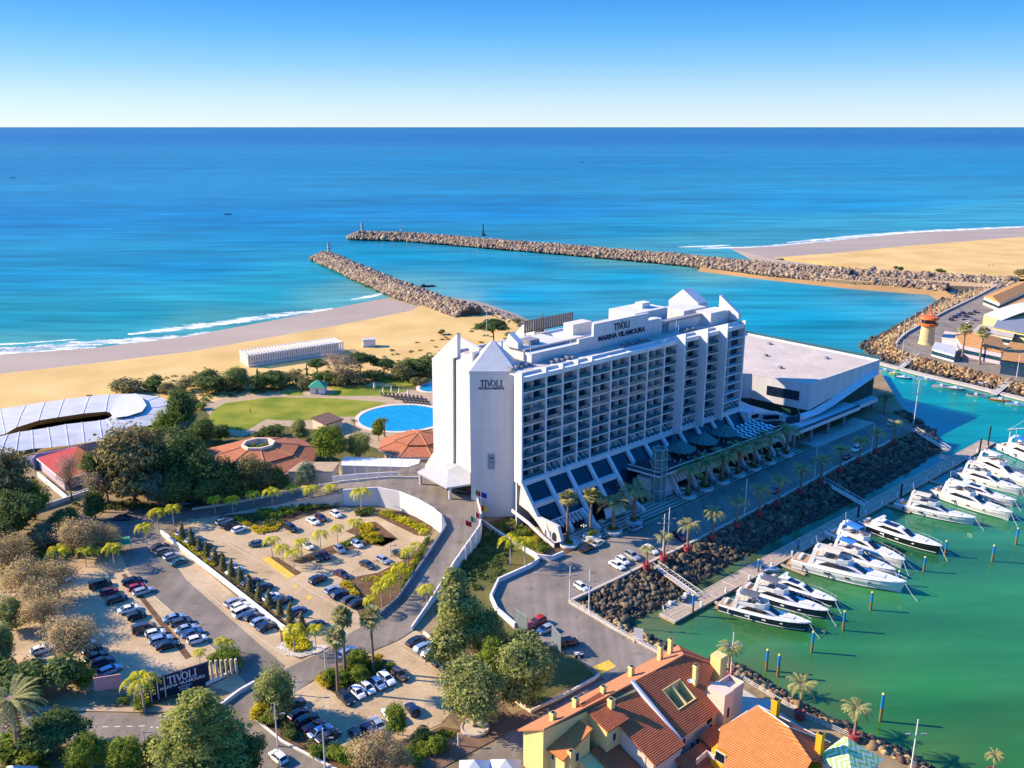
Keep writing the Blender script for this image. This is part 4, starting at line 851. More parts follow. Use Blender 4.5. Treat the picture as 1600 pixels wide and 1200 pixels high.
def plant(key, name, label, cat, base, top=None, h=None, wide=1.0, z=0.0, group=None, loc=None):
    """base: photograph pixel of the foot; top: photograph row of the crown's tip, or h: height in metres"""
    p = loc if loc is not None else W(base[0], base[1], z)
    if h is None: h = max(1.0, zat(p, top) - p.z)
    s = h / BASEH[key]; v = random.choice(LIB[key])
    return inst(v, name, label, cat, p, random.uniform(0, 6.28), (s * wide, s * wide, s), group)
# ================================================================ cars
M_tyre = mat("tyre_rubber", (.02,.02,.022), .8, .2, 0); M_rim = mat("wheel_rim", (.35,.36,.38), .35, .6, 0, metal=.8)
M_glassc = mat("car_glass", (.015,.02,.028), .06, .6, 0); M_head = mat("headlight_glass", (.75,.75,.72), .2, .6, 0); M_tail = mat("tail_light_glass", (.35,.015,.01), .25, .5, 0)
CARCOL = {"white": (.72,.72,.71), "silver": (.42,.44,.46), "grey": (.14,.15,.165), "dark grey": (.055,.06,.07), "black": (.012,.013,.016), "navy": (.012,.025,.07), "blue": (.03,.09,.24), "light blue": (.28,.38,.50), "red": (.38,.015,.02), "crimson": (.28,.01,.05), "dark green": (.01,.06,.05), "teal": (.02,.12,.14), "brown": (.12,.07,.045), "cream": (.55,.55,.47), "purple": (.07,.02,.05)}
def paint(c): return mat(c.replace(" ", "_") + "_car_paint", CARCOL[c], .28, .5, 0, metal=0.0 if c in ("white", "black", "red", "crimson", "cream") else .35, coat=.6)
# side profiles: (x, half width, z bottom, z shoulder) rings then cabin rings
CARS = {
 "saloon": dict(L=4.7, W=.91, h=1.44, sh=.93, hood=.84, cab=(-1.75, -1.0, .42, 1.25), roof=1.42),
 "hatchback": dict(L=4.1, W=.87, h=1.48, sh=.95, hood=.88, cab=(-1.95, -1.55, .35, 1.15), roof=1.48),
 "estate": dict(L=4.8, W=.91, h=1.5, sh=.95, hood=.87, cab=(-2.25, -1.8, .40, 1.2), roof=1.48),
 "suv": dict(L=4.65, W=.95, h=1.72, sh=1.08, hood=1.02, cab=(-2.2, -1.85, .30, 1.1), roof=1.70),
 "van": dict(L=5.1, W=.96, h=1.95, sh=1.15, hood=1.1, cab=(-2.5, -2.35, .9, 1.75), roof=1.95),
 "convertible": dict(L=4.3, W=.9, h=1.3, sh=.9, hood=.82, cab=(-1.3, -.85, .35, .95), roof=1.3),
 "off roader": dict(L=4.2, W=.93, h=1.8, sh=1.1, hood=1.08, cab=(-1.95, -1.85, .55, .85), roof=1.8),
}
CARPARTS = {}
def car_meshes(t):
    if t in CARPARTS: return CARPARTS[t]
    c = CARS[t]; l = c['L'] / 2; w = c['W']; sh = c['sh']; hd = c['hood']; zb = .28; x0, x1, x2, x3 = c['cab']; rf = c['roof']
    def ring(x, ww, z0, z1, tw=.9): return [(x, -ww, z0), (x, -ww * 1.02, lerp(z0, z1, .55)), (x, -ww * tw, z1), (x, -ww * tw * .5, z1 + .03), (x, ww * tw * .5, z1 + .03), (x, ww * tw, z1), (x, ww * 1.02, lerp(z0, z1, .55)), (x, ww, z0)]
    b = MB(); R_ = [ring(-l, w * .82, zb + .12, sh * .88), ring(-l + .12, w * .93, zb, sh * .97), ring(-l + .6, w, zb - .05, sh), ring(x0 + .2, w, zb - .05, sh), ring(0, w, zb - .05, sh), ring(x3 - .05, w, zb - .05, sh * .99), ring(lerp(x3, l, .5), w * .98, zb - .05, lerp(sh, hd, .6)), ring(l - .3, w * .94, zb, hd * .94), ring(l - .06, w * .84, zb + .06, hd * .82), ring(l, w * .76, zb + .14, hd * .70)]
    b.loft(R_)
    # roof panel and pillars: thin shell over the cabin
    def cab(z, k): tw = lerp(.9, .74, k); return tw
    rw = w * .74
    roof = [(x1, -rw, rf - .05), (x1, rw, rf - .05), (x2, rw, rf - .03), (x2, -rw, rf - .03)]
    mx = (x1 + x2) / 2; b.add([(x1, -rw, rf - .07), (mx, -rw, rf), (x2, -rw, rf - .07), (x1, rw, rf - .07), (mx, rw, rf), (x2, rw, rf - .07), (x1, 0, rf - .02), (mx, 0, rf + .04), (x2, 0, rf - .02)], [(0, 1, 7, 6), (1, 2, 8, 7), (6, 7, 4, 3), (7, 8, 5, 4)])
    for s in (-1, 1):
        for (xa, za, xb, zb_) in ((x0, sh, x1, rf - .06), (x3, sh, x2, rf - .06), (mx - .12, sh, mx - .08, rf - .02)): b.tube((xa, s * w * .885, za - .02), (xb, s * rw * 1.005, zb_), .055, .05, 5)
        b.box((x3 - .25, s * (w + .09), sh + .06), (.18, .16, .12))
    body = b
    if t == "convertible":
        body = MB(); body.loft(R_); body.bx(x0, x0 + .3, -w * .7, w * .7, sh, sh + .12)
    g = MB(); a = w * .885; zl = sh + .0
    if t != "convertible":
        g.add([(x0, -a, zl), (x3, -a, zl), (x3, a, zl), (x0, a, zl), (x1, -rw, rf - .055), (x2, -rw, rf - .055), (x2, rw, rf - .055), (x1, rw, rf - .055)], [(0, 1, 5, 4), (1, 2, 6, 5), (2, 3, 7, 6), (3, 0, 4, 7)])
    else:
        g.add([(x3, -a, zl), (x3, a, zl), (x2, rw, rf), (x2, -rw, rf)], [(0, 1, 2, 3)])
        g.bx(x0 + .35, x2 - .1, -w * .72, w * .72, sh - .02, sh + .045)
    wh = MB(); wh.tube((0, -.11, 0), (0, .11, 0), .33, n=14); rm = MB(); rm.tube((0, -.118, 0), (0, .118, 0), .2, n=10)
    hl = MB(); hl.box((0, 0, 0), (.26, .36, .14), 0); tl = MB(); tl.box((0, 0, 0), (.12, .3, .2), 0)
    CARPARTS[t] = dict(body=body, windows=g.mesh("windows", M_glassc), wheel=WHEEL, rim=RIM, head=HEADL, tail=TAILL, paint={})
    return CARPARTS[t]
_w = MB(); _w.tube((0, -.11, 0), (0, .11, 0), .33, n=14); WHEEL = _w.mesh("tyre", M_tyre)
_w = MB(); _w.tube((0, -.118, 0), (0, .118, 0), .2, n=10); RIM = _w.mesh("rim", M_rim)
_w = MB(); _w.box((0, 0, 0), (.30, .34, .13)); HEADL = _w.mesh("headlight", M_head)
_w = MB(); _w.box((0, 0, 0), (.12, .3, .2)); TAILL = _w.mesh("tail_light", M_tail)
def car(t, col, label, p, rz, group=None, name="parked_car"):
    c = car_meshes(t); d = CARS[t]
    if col not in c['paint']: c['paint'][col] = c['body'].mesh("car_body", paint(col), False)
    root = thing(name, label, "van" if t == "van" else "car", p, rz, group); obj("body", c['paint'][col], root); obj("windows", c['windows'], root)
    l = d['L'] / 2
    for sx in (-1, 1):
        for sy in (-1, 1):
            w_ = obj("wheel", WHEEL, root, (sx * l * .62 + .02, sy * (d['W'] - .1), .33)); obj("rim", RIM, w_)
    for sy in (-1, 1):
        obj("headlight", HEADL, root, (l - .17, sy * d['W'] * .62, d['hood'] * .78)); obj("tail_light", TAILL, root, (-l + .06, sy * d['W'] * .68, d['sh'] * .8))
    return root
def heading(a, b): d = W(*b) - W(*a); return math.atan2(d.y, d.x)
def rebase(root, u, v):                          # put the thing's origin at its own base
    bpy.context.view_layer.update()
    d = Vector((u, -v, 0)); root.location = H3(u, v, root.location.z)
    for c in root.children: c.location = c.location - d
rebase(annex, 150, -10)
# ================================================================ roads, parking, lawns
def G_(name, pts, z, m): return ground(name, pts, z, m)
G_("garden_grass", [(300,640),(520,590),(660,575),(720,620),(720,720),(640,735),(480,742),(280,700)], 0.0, M_lawn2)
G_("garden_path", [(300,638),(350,622),(425,614),(470,612),(560,616),(600,606),(690,612),(700,700),(600,705),(560,690),(500,672),(430,664),(380,682),(330,676),(345,668),(320,640)], 0.025, M_path)
G_("lawn", [(333,640),(351,630),(427,620),(516,622),(606,629),(563,642),(556,651),(524,651),(500,656),(448,657),(416,655),(393,668),(377,673),(340,668),(325,655)], 0.05, M_lawn)
G_("lawn", [(435,613),(464,610),(516,605),(595,603),(642,610),(595,618),(516,619),(451,618)], 0.05, M_lawn)
G_("lawn", [(584,594),(621,582),(668,580),(668,590),(642,602),(621,604)], 0.05, M_lawn)
G_("sandy_paving", [(40,905),(100,880),(170,862),(205,850),(262,836),(300,805),(350,795),(420,798),(520,790),(590,800),(672,835),(650,870),(560,985),(500,1030),(440,1060),(400,1095),(300,1062),(200,1075),(120,1080),(60,1050),(-40,1010),(-20,930)], 0.02, M_pave)
G_("lower_paving", [(452,1086),(495,1062),(575,1022),(625,1000),(650,985),(705,1020),(722,1055),(720,1095),(690,1130),(640,1152),(560,1168),(470,1168),(430,1130)], 0.02, M_pave)
G_("asphalt_lane", [(168,800),(215,792),(262,800),(262,835),(252,853),(290,905),(400,1002),(445,1040),(420,1080),(395,1078),(345,1025),(203,897),(190,868),(176,840)], 0.05, M_asph)
G_("asphalt_road", [(100,800),(160,806),(230,796),(318,792),(330,803),(290,812),(262,836),(200,862),(150,845),(60,850)], 0.045, M_asph)
G_("asphalt_road", [(590,966),(645,985),(622,1000),(575,1020),(535,1040),(491,1062),(452,1087),(425,1105),(400,1128),(330,1102),(395,1076),(420,1055),(440,1048),(478,1030),(520,1012),(545,990)], 0.055, M_asph)
G_("asphalt_road", [(-60,1126),(78,1112),(250,1116),(330,1106),(397,1125),(442,1162),(530,1205),(560,1260),(420,1300),(330,1190),(240,1162),(140,1158),(-60,1172)], 0.045, M_asph)
G_("footpath", [(-60,1112),(60,1104),(240,1106),(330,1094),(330,1104),(250,1113),(78,1110),(-60,1124)], 0.12, M_path)
G_("asphalt_road", [(660,1230),(820,1131),(945,1061),(975,1045),(1040,1050),(1000,1110),(830,1180),(760,1240)], 0.04, M_asph)
G_("footpath", [(600,1215),(660,1180),(725,1148),(700,1118),(770,1088),(800,1116),(925,1058),(945,1060),(820,1130),(690,1200),(640,1230)], 0.12, mat("brown_paving", (.17,.11,.075), .9, .1, .15, .6))
G_("grass_bank", [(745,955),(770,950),(800,982),(850,1006),(905,1032),(930,1056),(830,1112),(796,1088),(770,1075),(700,1015),(690,985)], 0.06, M_lawn2)
G_("shrub_bed", [(712,882),(752,826),(770,818),(830,850),(848,876),(828,886),(784,905),(766,932),(772,955),(750,975),(690,975),(680,955)], 0.05, M_lawn2)
G_("front_road", [(838,880),(890,866),(930,850),(958,838),(1100,776),(1220,720),(1300,682),(1372,645),(1402,652),(1426,670),(1394,688),(1308,730),(1211,782),(1093,842),(1019,877),(892,940),(960,983),(1042,1027),(1015,1062),(945,1062),(905,1031),(850,1004),(805,981),(776,956),(768,936),(780,911),(830,888)], 0.03, M_asph2)
# ramp up to the hotel entrance and the lane round the upper car park
RAMP = [(300,797,300,812,0),(350,790,350,803,.5),(402,780,402,793,1.5),(470,766,470,781,2.8),(536,754,536,769,4),(610,747,590,765,5),(660,748,625,772,5),(715,757,652,783,5),(745,780,676,797,4.9),(752,806,691,809,4.7),(749,826,697,826,4.2),(711,880,665,875,2.4),(668,949,622,938,.6),(643,985,590,967,.06)]
b = MB(); o_ = [W(a, c, z) for a, c, d, e, z in RAMP]; i_ = [W(d, e, z) for a, c, d, e, z in RAMP]; n = len(RAMP)
b.add(o_ + i_, [(k, k + 1, n + k + 1, n + k) for k in range(n - 1)]); struct(b.build("entrance_ramp", M_asph))
b = MB(); b.add([p - Vector((0, 0, .15)) for p in o_] + [Vector((p.x, p.y, -.1)) for p in o_], [(k, k + 1, n + k + 1, n + k) for k in range(n - 1)]); b.add([p - Vector((0, 0, .15)) for p in i_] + [Vector((p.x, p.y, -.1)) for p in i_], [(k, k + 1, n + k + 1, n + k) for k in range(n - 1)]); struct(b.build("ramp_embankment", M_cream))
b = MB(); P = [W(620,735,4.9), W(660,722,4.9), W(745,745,4.9), W(752,806,4.6), W(700,770,4.9), W(640,752,4.9)]; b.prism([(p.x, p.y) for p in P], -.1, 4.9); struct(b.build("entrance_forecourt", M_asph))
def walls(name, label, cat, pts, h, th, m, group=None):
    P = [Vector(p) for p in pts]; o = P[0].copy(); o.z = min(p.z for p in P); b = MB(); b.wall([p - o for p in P], h, th); return tag(b.build(name, m, None, loc=o), label, cat, group)
def dropwall(name, label, pts, up, th, m):       # wall from the ground to above a sloping deck
    P = [Vector((p.x, p.y, -.05)) for p in pts]; o = P[0].copy(); b = MB(); b.wall([p - o for p in P], [p.z + up for p in pts], th); return tag(b.build(name, m, None, loc=o), label, "wall")
dropwall("ramp_wall", "long white parapet wall along the car park side of the curved ramp", [W(d, e, z) for a, c, d, e, z in RAMP[9:14]] , 1.1, .4, mat("blue_grey_wall", (.12,.15,.21), .7, .3, .1, .3))
dropwall("ramp_wall", "tall white retaining wall under the flags on the ramp's garden side", [W(a, c, z) for a, c, d, e, z in RAMP[8:14]], 1.0, .35, M_white)
dropwall("retaining_wall", "white retaining wall below the entrance lane at the corner of the upper car park", [W(d, e, z) for a, c, d, e, z in RAMP[4:10]], .85, .4, M_white)
dropwall("lane_wall", "low pale wall along the outer edge of the entrance lane under the flagpoles", [W(a, c, z) for a, c, d, e, z in RAMP[0:7]], .7, .3, M_cream)
walls("parking_wall", "long white wall between the two terraces of the car park", "wall", [W(x, y, 0) for x, y in [(252,836),(262,843),(300,873),(350,912),(414,963),(440,984),(452,992)]], 1.5, .35, M_white)
walls("curved_wall", "white curved wall along the inside bend of the lower road", "wall", [W(x, y, 0) for x, y in [(805,981),(776,956),(767,936),(779,910),(830,887),(842,878),(834,870),(815,858)]], 1.2, .5, M_white)
walls("garden_wall", "white low wall running from the ramp to the palm planters beside the tower", "wall", [W(x, y, 0) for x, y in [(753,818),(778,836),(810,856),(840,873),(862,876),(880,868)]], 1.3, .45, M_white)
walls("hedge_wall", "white sloping wall beside the brick path at the hotel's corner", "wall", [W(x, y, z) for x, y, z in [(800,800,4),(826,820,3),(850,843,1.2),(866,856,.1)]], .9, .35, M_white)
walls("bank_wall", "pale low wall edging the dark grass bank beside the brown footpath", "wall", [W(x, y, 0) for x, y in [(790,1085),(829,1114),(880,1090),(930,1062),(936,1056)]], .7, .4, M_cream)
walls("lot_kerb_wall", "low pale wall at the right edge of the lower car park under the tall trees", "wall", [W(x, y, 0) for x, y in [(662,990),(690,1012),(720,1035),(750,1058)]], .6, .4, M_cream)
walls("quay_wall", "pale stone wall along the marina rocks beside the front road", "wall", [W(x, y, 0) for x, y in [(890,941),(960,908),(1020,878),(1093,843),(1211,783),(1308,731),(1394,689)]], .55, .8, M_walk)
walls("quay_wall", "pale stone kerb below the railing where the front road meets the green water", "wall", [W(x, y, 0) for x, y in [(890,942),(960,984),(1042,1028)]], .35, .6, M_walk)
walls("seawall", "long pale seawall along the far quay beneath the row of white poles", "wall", [W(x, y, 0) for x, y in [(1400,538),(1412,524),(1440,508),(1475,489),(1520,467),(1562,445)]], 1.0, 1.0, M_walk)
walls("sign_kerb", "white curved kerb wall round the planting beside the big navy sign", "wall", [W(x, y, 0) for x, y in [(322,1072),(348,1060),(370,1045),(374,1032),(362,1022)]], .7, .3, M_white)
walls("planter_wall", "white stepped planter wall at the road junction near the olive tree", "wall", [W(x, y, 0) for x, y in [(340,1110),(355,1098),(375,1083),(398,1070)]], .9, .5, M_white)
walls("verge_kerb", "white kerb along the planted verge beside the lowest row of dark cars", "wall", [W(x, y, 0) for x, y in [(404,1105),(398,1124),(442,1160),(490,1185),(530,1206)]], .4, .3, M_white)
walls("yard_wall", "white yard wall in front of the red roofed house among the trees", "wall", [W(x, y, 0) for x, y in [(60,745),(105,782),(140,770)]], 1.6, .4, M_white)
walls("yard_wall", "white boundary wall above the shaded road below the red roofed house", "wall", [W(x, y, 0) for x, y in [(15,812),(85,790),(140,772)]], 1.4, .4, M_white)
# striped walkway in front of the hotel
b = MB(); b.sheet([H3(u, v, .12) for u, v in ((3, 12), (112, 12), (112, 19.4), (15, 19.6), (4, 17))]); struct(b.build("hotel_walkway", M_walk))
b = MB()
for k, v in enumerate((12.9, 14.5, 16.1, 17.7, 19.0)): b.add([H3(u, v + d, .125) for u, d in ((8, 0), (112, 0), (112, .55), (8, .55))], [(0, 3, 2, 1)])
struct(b.build("walkway_bands", mat("dark_paving_band", (.17,.11,.085), .9, .1, .1, 1)))
b = MB(); b.sheet([H3(u, v, .10) for u, v in ((118, 12), (158, 12), (158, 20), (118, 20))]); struct(b.build("wing_walkway", M_walk))
# planting beds (soil) and paint
M_bed = mat("bed_soil", (.13,.075,.04), .95, .1, .3, .5, .3)
for pts in ([(258,838),(274,826),(330,870),(400,930),(478,1000),(492,1020),(470,1030),(440,1018),(438,988),(350,915)], [(380,803),(402,793),(497,778),(527,778),(530,793),(484,804),(445,819),(434,830),(404,834),(380,815),(345,812),(340,803)], [(421,870),(434,871),(471,895),(461,899)], [(456,876),(490,862),(560,838),(620,841),(598,854),(580,851),(525,864),(470,881)], [(540,830),(565,818),(587,815),(622,842),(597,853)],
            [(586,805),(600,798),(645,800),(676,822),(668,838),(650,836)], [(530,912),(560,900),(590,895),(645,868),(664,842),(672,838),(640,905),(618,936),(596,948),(565,968),(555,950)], [(491,1061),(500,1050),(550,1033),(578,1025),(600,1030),(622,1045),(585,1062),(545,1082),(534,1092)], [(210,1088),(300,1062),(345,1050),(362,1024),(374,1034),(370,1048),(348,1062),(322,1074),(230,1104)], [(404,1106),(420,1090),(440,1082),(432,1100),(470,1140),(500,1160),(560,1172),(640,1155),(690,1135),(720,1140),(640,1190),(600,1205),(540,1205),(490,1184),(442,1158),(400,1122)],
            [(663,992),(700,985),(745,965),(768,958),(800,1050),(795,1088),(750,1060),(720,1032)], [(880,866),(905,856),(870,848),(800,803),(757,819)]):
    G_("planting_bed", pts, 0.075, M_bed)
G_("garden_terrace", [(470,742),(535,722),(655,728),(650,745),(610,745),(536,752),(470,764)], 0.05, M_path)
G_("yellow_bay", [(409,873),(421,870),(462,899),(449,905)], 0.045, M_yline)
for pts in ([(456,915),(462,913),(466,917),(460,919)], [(478,932),(484,930),(488,934),(482,938)]): G_("yellow_marking", pts, 0.045, M_yline)
G_("yellow_bay", [(926,1042),(951,1031),(963,1041),(938,1054)], 0.055, M_yline)
def lines(name, segs, w, m, z):
    b = MB()
    for (x0, y0, x1, y1) in segs:
        a, c = W(x0, y0, z), W(x1, y1, z); d = (c - a).normalized(); q = Vector((-d.y, d.x, 0)) * w / 2; b.add([a - q, c - q, c + q, a + q], [(0, 1, 2, 3)])
    return struct(b.build(name, m))
seg = []
for k in range(26):
    t = k / 25; x, y = lerp(262, 440, t), lerp(846, 986, t); seg.append((x - 2, y + 4, x - 20, y + 13 - 2 * t))
lines("parking_lines", seg, .16, mat("pale_brick_line", (.52,.42,.30), .9, .1, .1, 1), .03)
seg = [(345,1024,203,898),(270,880,402,994),(402,994,440,1022),(345,838,392,862),(476,918,560,965),(352,848,480,918),(560,790,640,812),(492,1062,548,1095),(625,1012,700,1055),(540,1090,622,1045)]
lines("paving_edges", seg, .25, mat("edge_stone", (.50,.40,.28), .9, .1, .1, 1), .06)
seg = []
for k in range(12): x = 8 + k * 19; seg.append((x, 1137 - abs(x - 90) * .02, x + 9, 1137 - abs(x + 9 - 90) * .02))
for k in range(9): x = 235 + k * 9; seg.append((x, 1136 + (k * .6), x + 4, 1136.3 + k * .6))
lines("lane_markings", seg, .18, M_line, .06)
lines("front_markings", [(960,840,1095,778),(1095,778,1218,722)], .15, M_line, .035)
# swimming pools
M_pool = mat("pool_water", (.01,.25,.42), .12, .5, .15, .25, .15)
M_coping = mat("pool_coping", (.60,.52,.42), .85, .2, .08, 1)
def pool(label, cx, cy, rx, ry):
    c = W(cx, cy, 0); e = W(cx + rx, cy, 0); f1 = W(cx, cy - ry, 0); f2 = W(cx, cy + ry, 0); a = (e - c).length; hb = (f1 - f2).length / 2; c.y = (f1.y + f2.y) / 2
    t = thing("swimming_pool", label, "pool", c); n = 48; E = lambda k, z: [((a + k) * math.cos(2 * math.pi * i / n), (hb + k) * math.sin(2 * math.pi * i / n), z) for i in range(n)]
    b = MB(); b.loft([E(1.6, 0), E(1.6, .22), E(0, .22), E(0, .02)], cap=False); b.build("coping", M_coping, t)
    b = MB(); b.sheet(E(0, .09)); b.build("water", M_pool, t)
pool("large oval blue swimming pool beside the hotel's garden lawn", 628, 654, 67, 20.5)
pool("small round blue pool partly behind the hotel's rear wall", 674, 606, 18, 6.5)
b = MB(); b.bx(-.95, .95, -.33, .33, .28, .42); b.slab3([(.5, -.33, .4), (1.15, -.33, .8), (1.15, .33, .8), (.5, .33, .4)], .1)
for x in (-.8, .8):
    for y in (-.27, .27): b.bx(x - .05, x + .05, y - .05, y + .05, 0, .28)
ME_pl = b.mesh("pool_lounger", mat("brown_lounger", (.06,.045,.04), .8, .2, .2, 2))
for r_ in range(3):
    for k in range(11):
        x = 603 + r_ * 14 + k * 6.2 - (0 if r_ else 6); y = 618 + r_ * 5.2 + k * .55
        if x < 672: tag(obj("pool_lounger", ME_pl, None, W(x, y, .06), R(100), 1.25), "dark poolside lounger, %s row from the large pool, %s from the left" % (("third", "second", "first")[r_], ORD[k]), "sun lounger", "loungers between the two pools")
b = MB(); b.tube((0, 0, 0), (0, 0, 2.6), .06, n=6); b.lathe([(.28, 1.2), (.35, 1.6), (.1, 3.0), (.02, 3.2)], 8); ME_fp = b.mesh("folded_parasol", M_white)
for k, (x, y) in enumerate([(599,620),(612,619),(624,621),(638,623),(585,612)]): tag(obj("folded_parasol", ME_fp, None, W(x, y, .06), 0, 1.3), "folded white parasol standing by the pool loungers, %s from the left" % ORD[(1, 2, 3, 4, 0)[k]], "parasol", "folded parasols by the pool")
# ================================================================ roofs and houses
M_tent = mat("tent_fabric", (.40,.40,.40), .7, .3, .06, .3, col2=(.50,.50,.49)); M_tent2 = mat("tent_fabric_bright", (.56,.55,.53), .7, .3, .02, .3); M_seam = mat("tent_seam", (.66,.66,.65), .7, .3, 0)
def tile_mat(name, c1, c2, ang, freq=3.2):
    m = bpy.data.materials.new(name); m.use_nodes = True; n = m.node_tree.nodes; l = m.node_tree.links; b = n["Principled BSDF"]; b.inputs['Roughness'].default_value = .85; b.inputs['Specular IOR Level'].default_value = .2
    t = n.new("ShaderNodeTexCoord"); ma = n.new("ShaderNodeMapping"); ma.inputs['Rotation'].default_value = (0, 0, ang); l.new(t.outputs['Object'], ma.inputs[0])
    wv = n.new("ShaderNodeTexWave"); wv.inputs['Scale'].default_value = freq / 3.3; wv.inputs['Distortion'].default_value = .6; wv.inputs['Detail'].default_value = 2; wv.inputs['Detail Scale'].default_value = 2; l.new(ma.outputs[0], wv.inputs['Vector'])
    no = n.new("ShaderNodeTexNoise"); no.inputs['Scale'].default_value = 1.1; no.inputs['Detail'].default_value = 12; no.inputs['Roughness'].default_value = .7; l.new(t.outputs['Object'], no.inputs['Vector'])
    mi = n.new("ShaderNodeMix"); mi.data_type = 'FLOAT'; mi.inputs[0].default_value = .62; l.new(wv.outputs['Fac'], mi.inputs[2]); l.new(no.outputs['Fac'], mi.inputs[3])
    r = n.new("ShaderNodeValToRGB"); r.color_ramp.elements[0].position = .34; r.color_ramp.elements[1].position = .68; r.color_ramp.elements[0].color = (*c1, 1); r.color_ramp.elements[1].color = (*c2, 1); l.new(mi.outputs[0], r.inputs[0]); l.new(r.outputs[0], b.inputs['Base Color'])
    bu = n.new("ShaderNodeBump"); bu.inputs['Strength'].default_value = .5; bu.inputs['Distance'].default_value = .12; l.new(wv.outputs['Fac'], bu.inputs['Height']); l.new(bu.outputs[0], b.inputs['Normal']); return m
M_tileA = tile_mat("sunlit_orange_tiles", (.33,.105,.03), (.60,.225,.07), 0)  # slopes facing the sun: sunlight put into the tile colour
M_tileV = tile_mat("shaded_terracotta_tiles", (.24,.055,.022), (.48,.145,.058), R(90))  # slopes turned from the sun: shade put into a darker tile colour
M_tileS = tile_mat("sunlit_salmon_tiles", (.40,.155,.07), (.50,.21,.10), R(90))  # road-side slopes in full sun: light put into the tile colour
M_tileP = mat("pavilion_tiles", (.33,.11,.05), .85, .2, .15, .8, .1, col2=(.42,.155,.075))
M_yel = mat("yellow_render", (.70,.51,.20), .85, .2, .05, .4)
M_pink = mat("pink_render", (.62,.46,.36), .85, .2, .05, .4)
M_och = mat("ochre_render", (.62,.35,.02), .85, .2, .05, .5)
M_lil = mat("lilac_render", (.46,.38,.44), .85, .2, .05, .4)
M_wfr = mat("window_frame", (.62,.60,.58), .6, .3, 0)
def shadeless_win(parent, corner, right, up, w, h, frame=True):   # a framed window lying on a wall: corner, unit vectors
    c = Vector(corner); r = Vector(right).normalized(); u = Vector((0, 0, 1)); nrm_ = r.cross(u)
    b = MB(); p = [c, c + r * w, c + r * w + u * h, c + u * h]; b.slab3([q + nrm_ * .06 for q in p], .12); f = b.build("window_frame", M_wfr, parent)
    b = MB(); p = [c + r * .12 + u * .12, c + r * (w - .12) + u * .12, c + r * (w - .12) + u * (h - .12), c + r * .12 + u * (h - .12)]; b.slab3([q + nrm_ * .09 for q in p], .06); b.build("pane", M_dark, f); return f
def chimney(parent, u, v, z0, z1, s=.75, m=None):
    b = MB(); b.bx(u - s / 2, u + s / 2, -v - s / 2, -v + s / 2, z0, z1); c = b.build("chimney", m or M_yel, parent)
    b = MB(); b.bx(u - s * .6, u + s * .6, -v - s * .6, -v + s * .6, z1 - .35, z1 - .15); b.build("chimney_cap", m or M_yel, c)
    b = MB(); b.bx(u - s * .36, u + s * .36, -v - s * .36, -v + s * .36, z1 + .005, z1 + .06); b.build("flue", M_dark, c)
def part(name, m, parent, fn): b = MB(); fn(b); return b.build(name, m, parent)
def roofp(name, pts, m, parent, th=.28): b = MB(); b.slab3([L(u, v, z) for u, v, z in pts], th if (Vector(L(*pts[1])) - Vector(L(*pts[0]))).cross(Vector(L(*pts[2])) - Vector(L(*pts[1]))).z > 0 else -th); return b.build(name, m, parent)
# ---- yellow villa in the foreground
yv = thing("yellow_villa", "yellow villa with terracotta roofs, chimneys and a long orange eave along the road", "house", F0, LA)
part("walls", M_yel, yv, lambda b: (b.prism([(-64.5, -72.3), (-45, -73.2), (-45, -79.5), (-64.5, -77)], 0, [9.4, 9.4, 11.8, 12.0])))
roofp("roof", [(-65.2, 71.6, 9.5), (-44.8, 72.6, 9.5), (-44.8, 78.4, 12.5), (-64.6, 77.2, 12.5)], M_tileS, yv)
part("wing_walls", M_yel, yv, lambda b: b.prism([(-63.2, -74.3), (-57.4, -74.3), (-57.4, -80.6), (-63.2, -80.6)], 0, [8.4, 10.7, 10.7, 8.4]))
roofp("roof", [(-63.9, 74.2, 8.3), (-57.2, 74.2, 10.95), (-57.2, 80.9, 10.95), (-63.9, 80.9, 8.3)], M_tileA, yv)
part("tower_walls", M_yel, yv, lambda b: b.prism([(-55.3, -76.5), (-51, -76.5), (-51, -82.4), (-55.3, -82.4)], 0, [12.2, 12.2, 10.6, 10.6]))
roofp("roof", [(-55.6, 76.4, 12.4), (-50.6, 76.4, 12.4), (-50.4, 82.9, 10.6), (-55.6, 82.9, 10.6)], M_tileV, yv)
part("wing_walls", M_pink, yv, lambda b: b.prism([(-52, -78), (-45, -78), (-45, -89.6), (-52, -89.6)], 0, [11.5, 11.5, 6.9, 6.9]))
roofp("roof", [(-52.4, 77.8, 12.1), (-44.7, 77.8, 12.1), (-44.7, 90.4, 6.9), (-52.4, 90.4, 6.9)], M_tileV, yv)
part("wing_walls", M_yel, yv, lambda b: b.prism([(-60, -80.7), (-52.1, -80.7), (-52.1, -90), (-60, -90)], 0, [6.2, 6.2, 3.6, 3.6]))
roofp("roof", [(-57.3, 80.8, 6.8), (-52.3, 80.8, 6.8), (-52.3, 90, 3.9), (-57.3, 90, 3.9)], M_tileV, yv)
part("terrace_wall", M_pink, yv, lambda b: b.wall([L(-51.9, 83, 5.2), L(-51.9, 88, 5.2)], 2.6, .4))
for u, v, z0, z1, s in ((-61, 75.6, 10.5, 13.0, .85), (-55.5, 75.4, 10.5, 13.0, .85), (-49.8, 76.4, 10.5, 13.2, .8), (-51.3, 79.6, 10, 13.1, .95), (-62.2, 81.0, 6, 9.4, .8)): chimney(yv, u, v, z0, z1, s)
for u, v, z, w, h in ((-60.8, 80.62, 6.2, .9, 1.7), (-54.0, 82.42, 7.6, .9, 1.6), (-54.6, 82.42, 4.2, 1.1, 2.0)): shadeless_win(yv, L(u, v, z), (1, 0, 0), 0, w, h)
for v, z in ((75.6, 3.2), (77.6, 6.4)): shadeless_win(yv, L(-63.22, v, z), (0, -1, 0), 0, .8, 1.3)
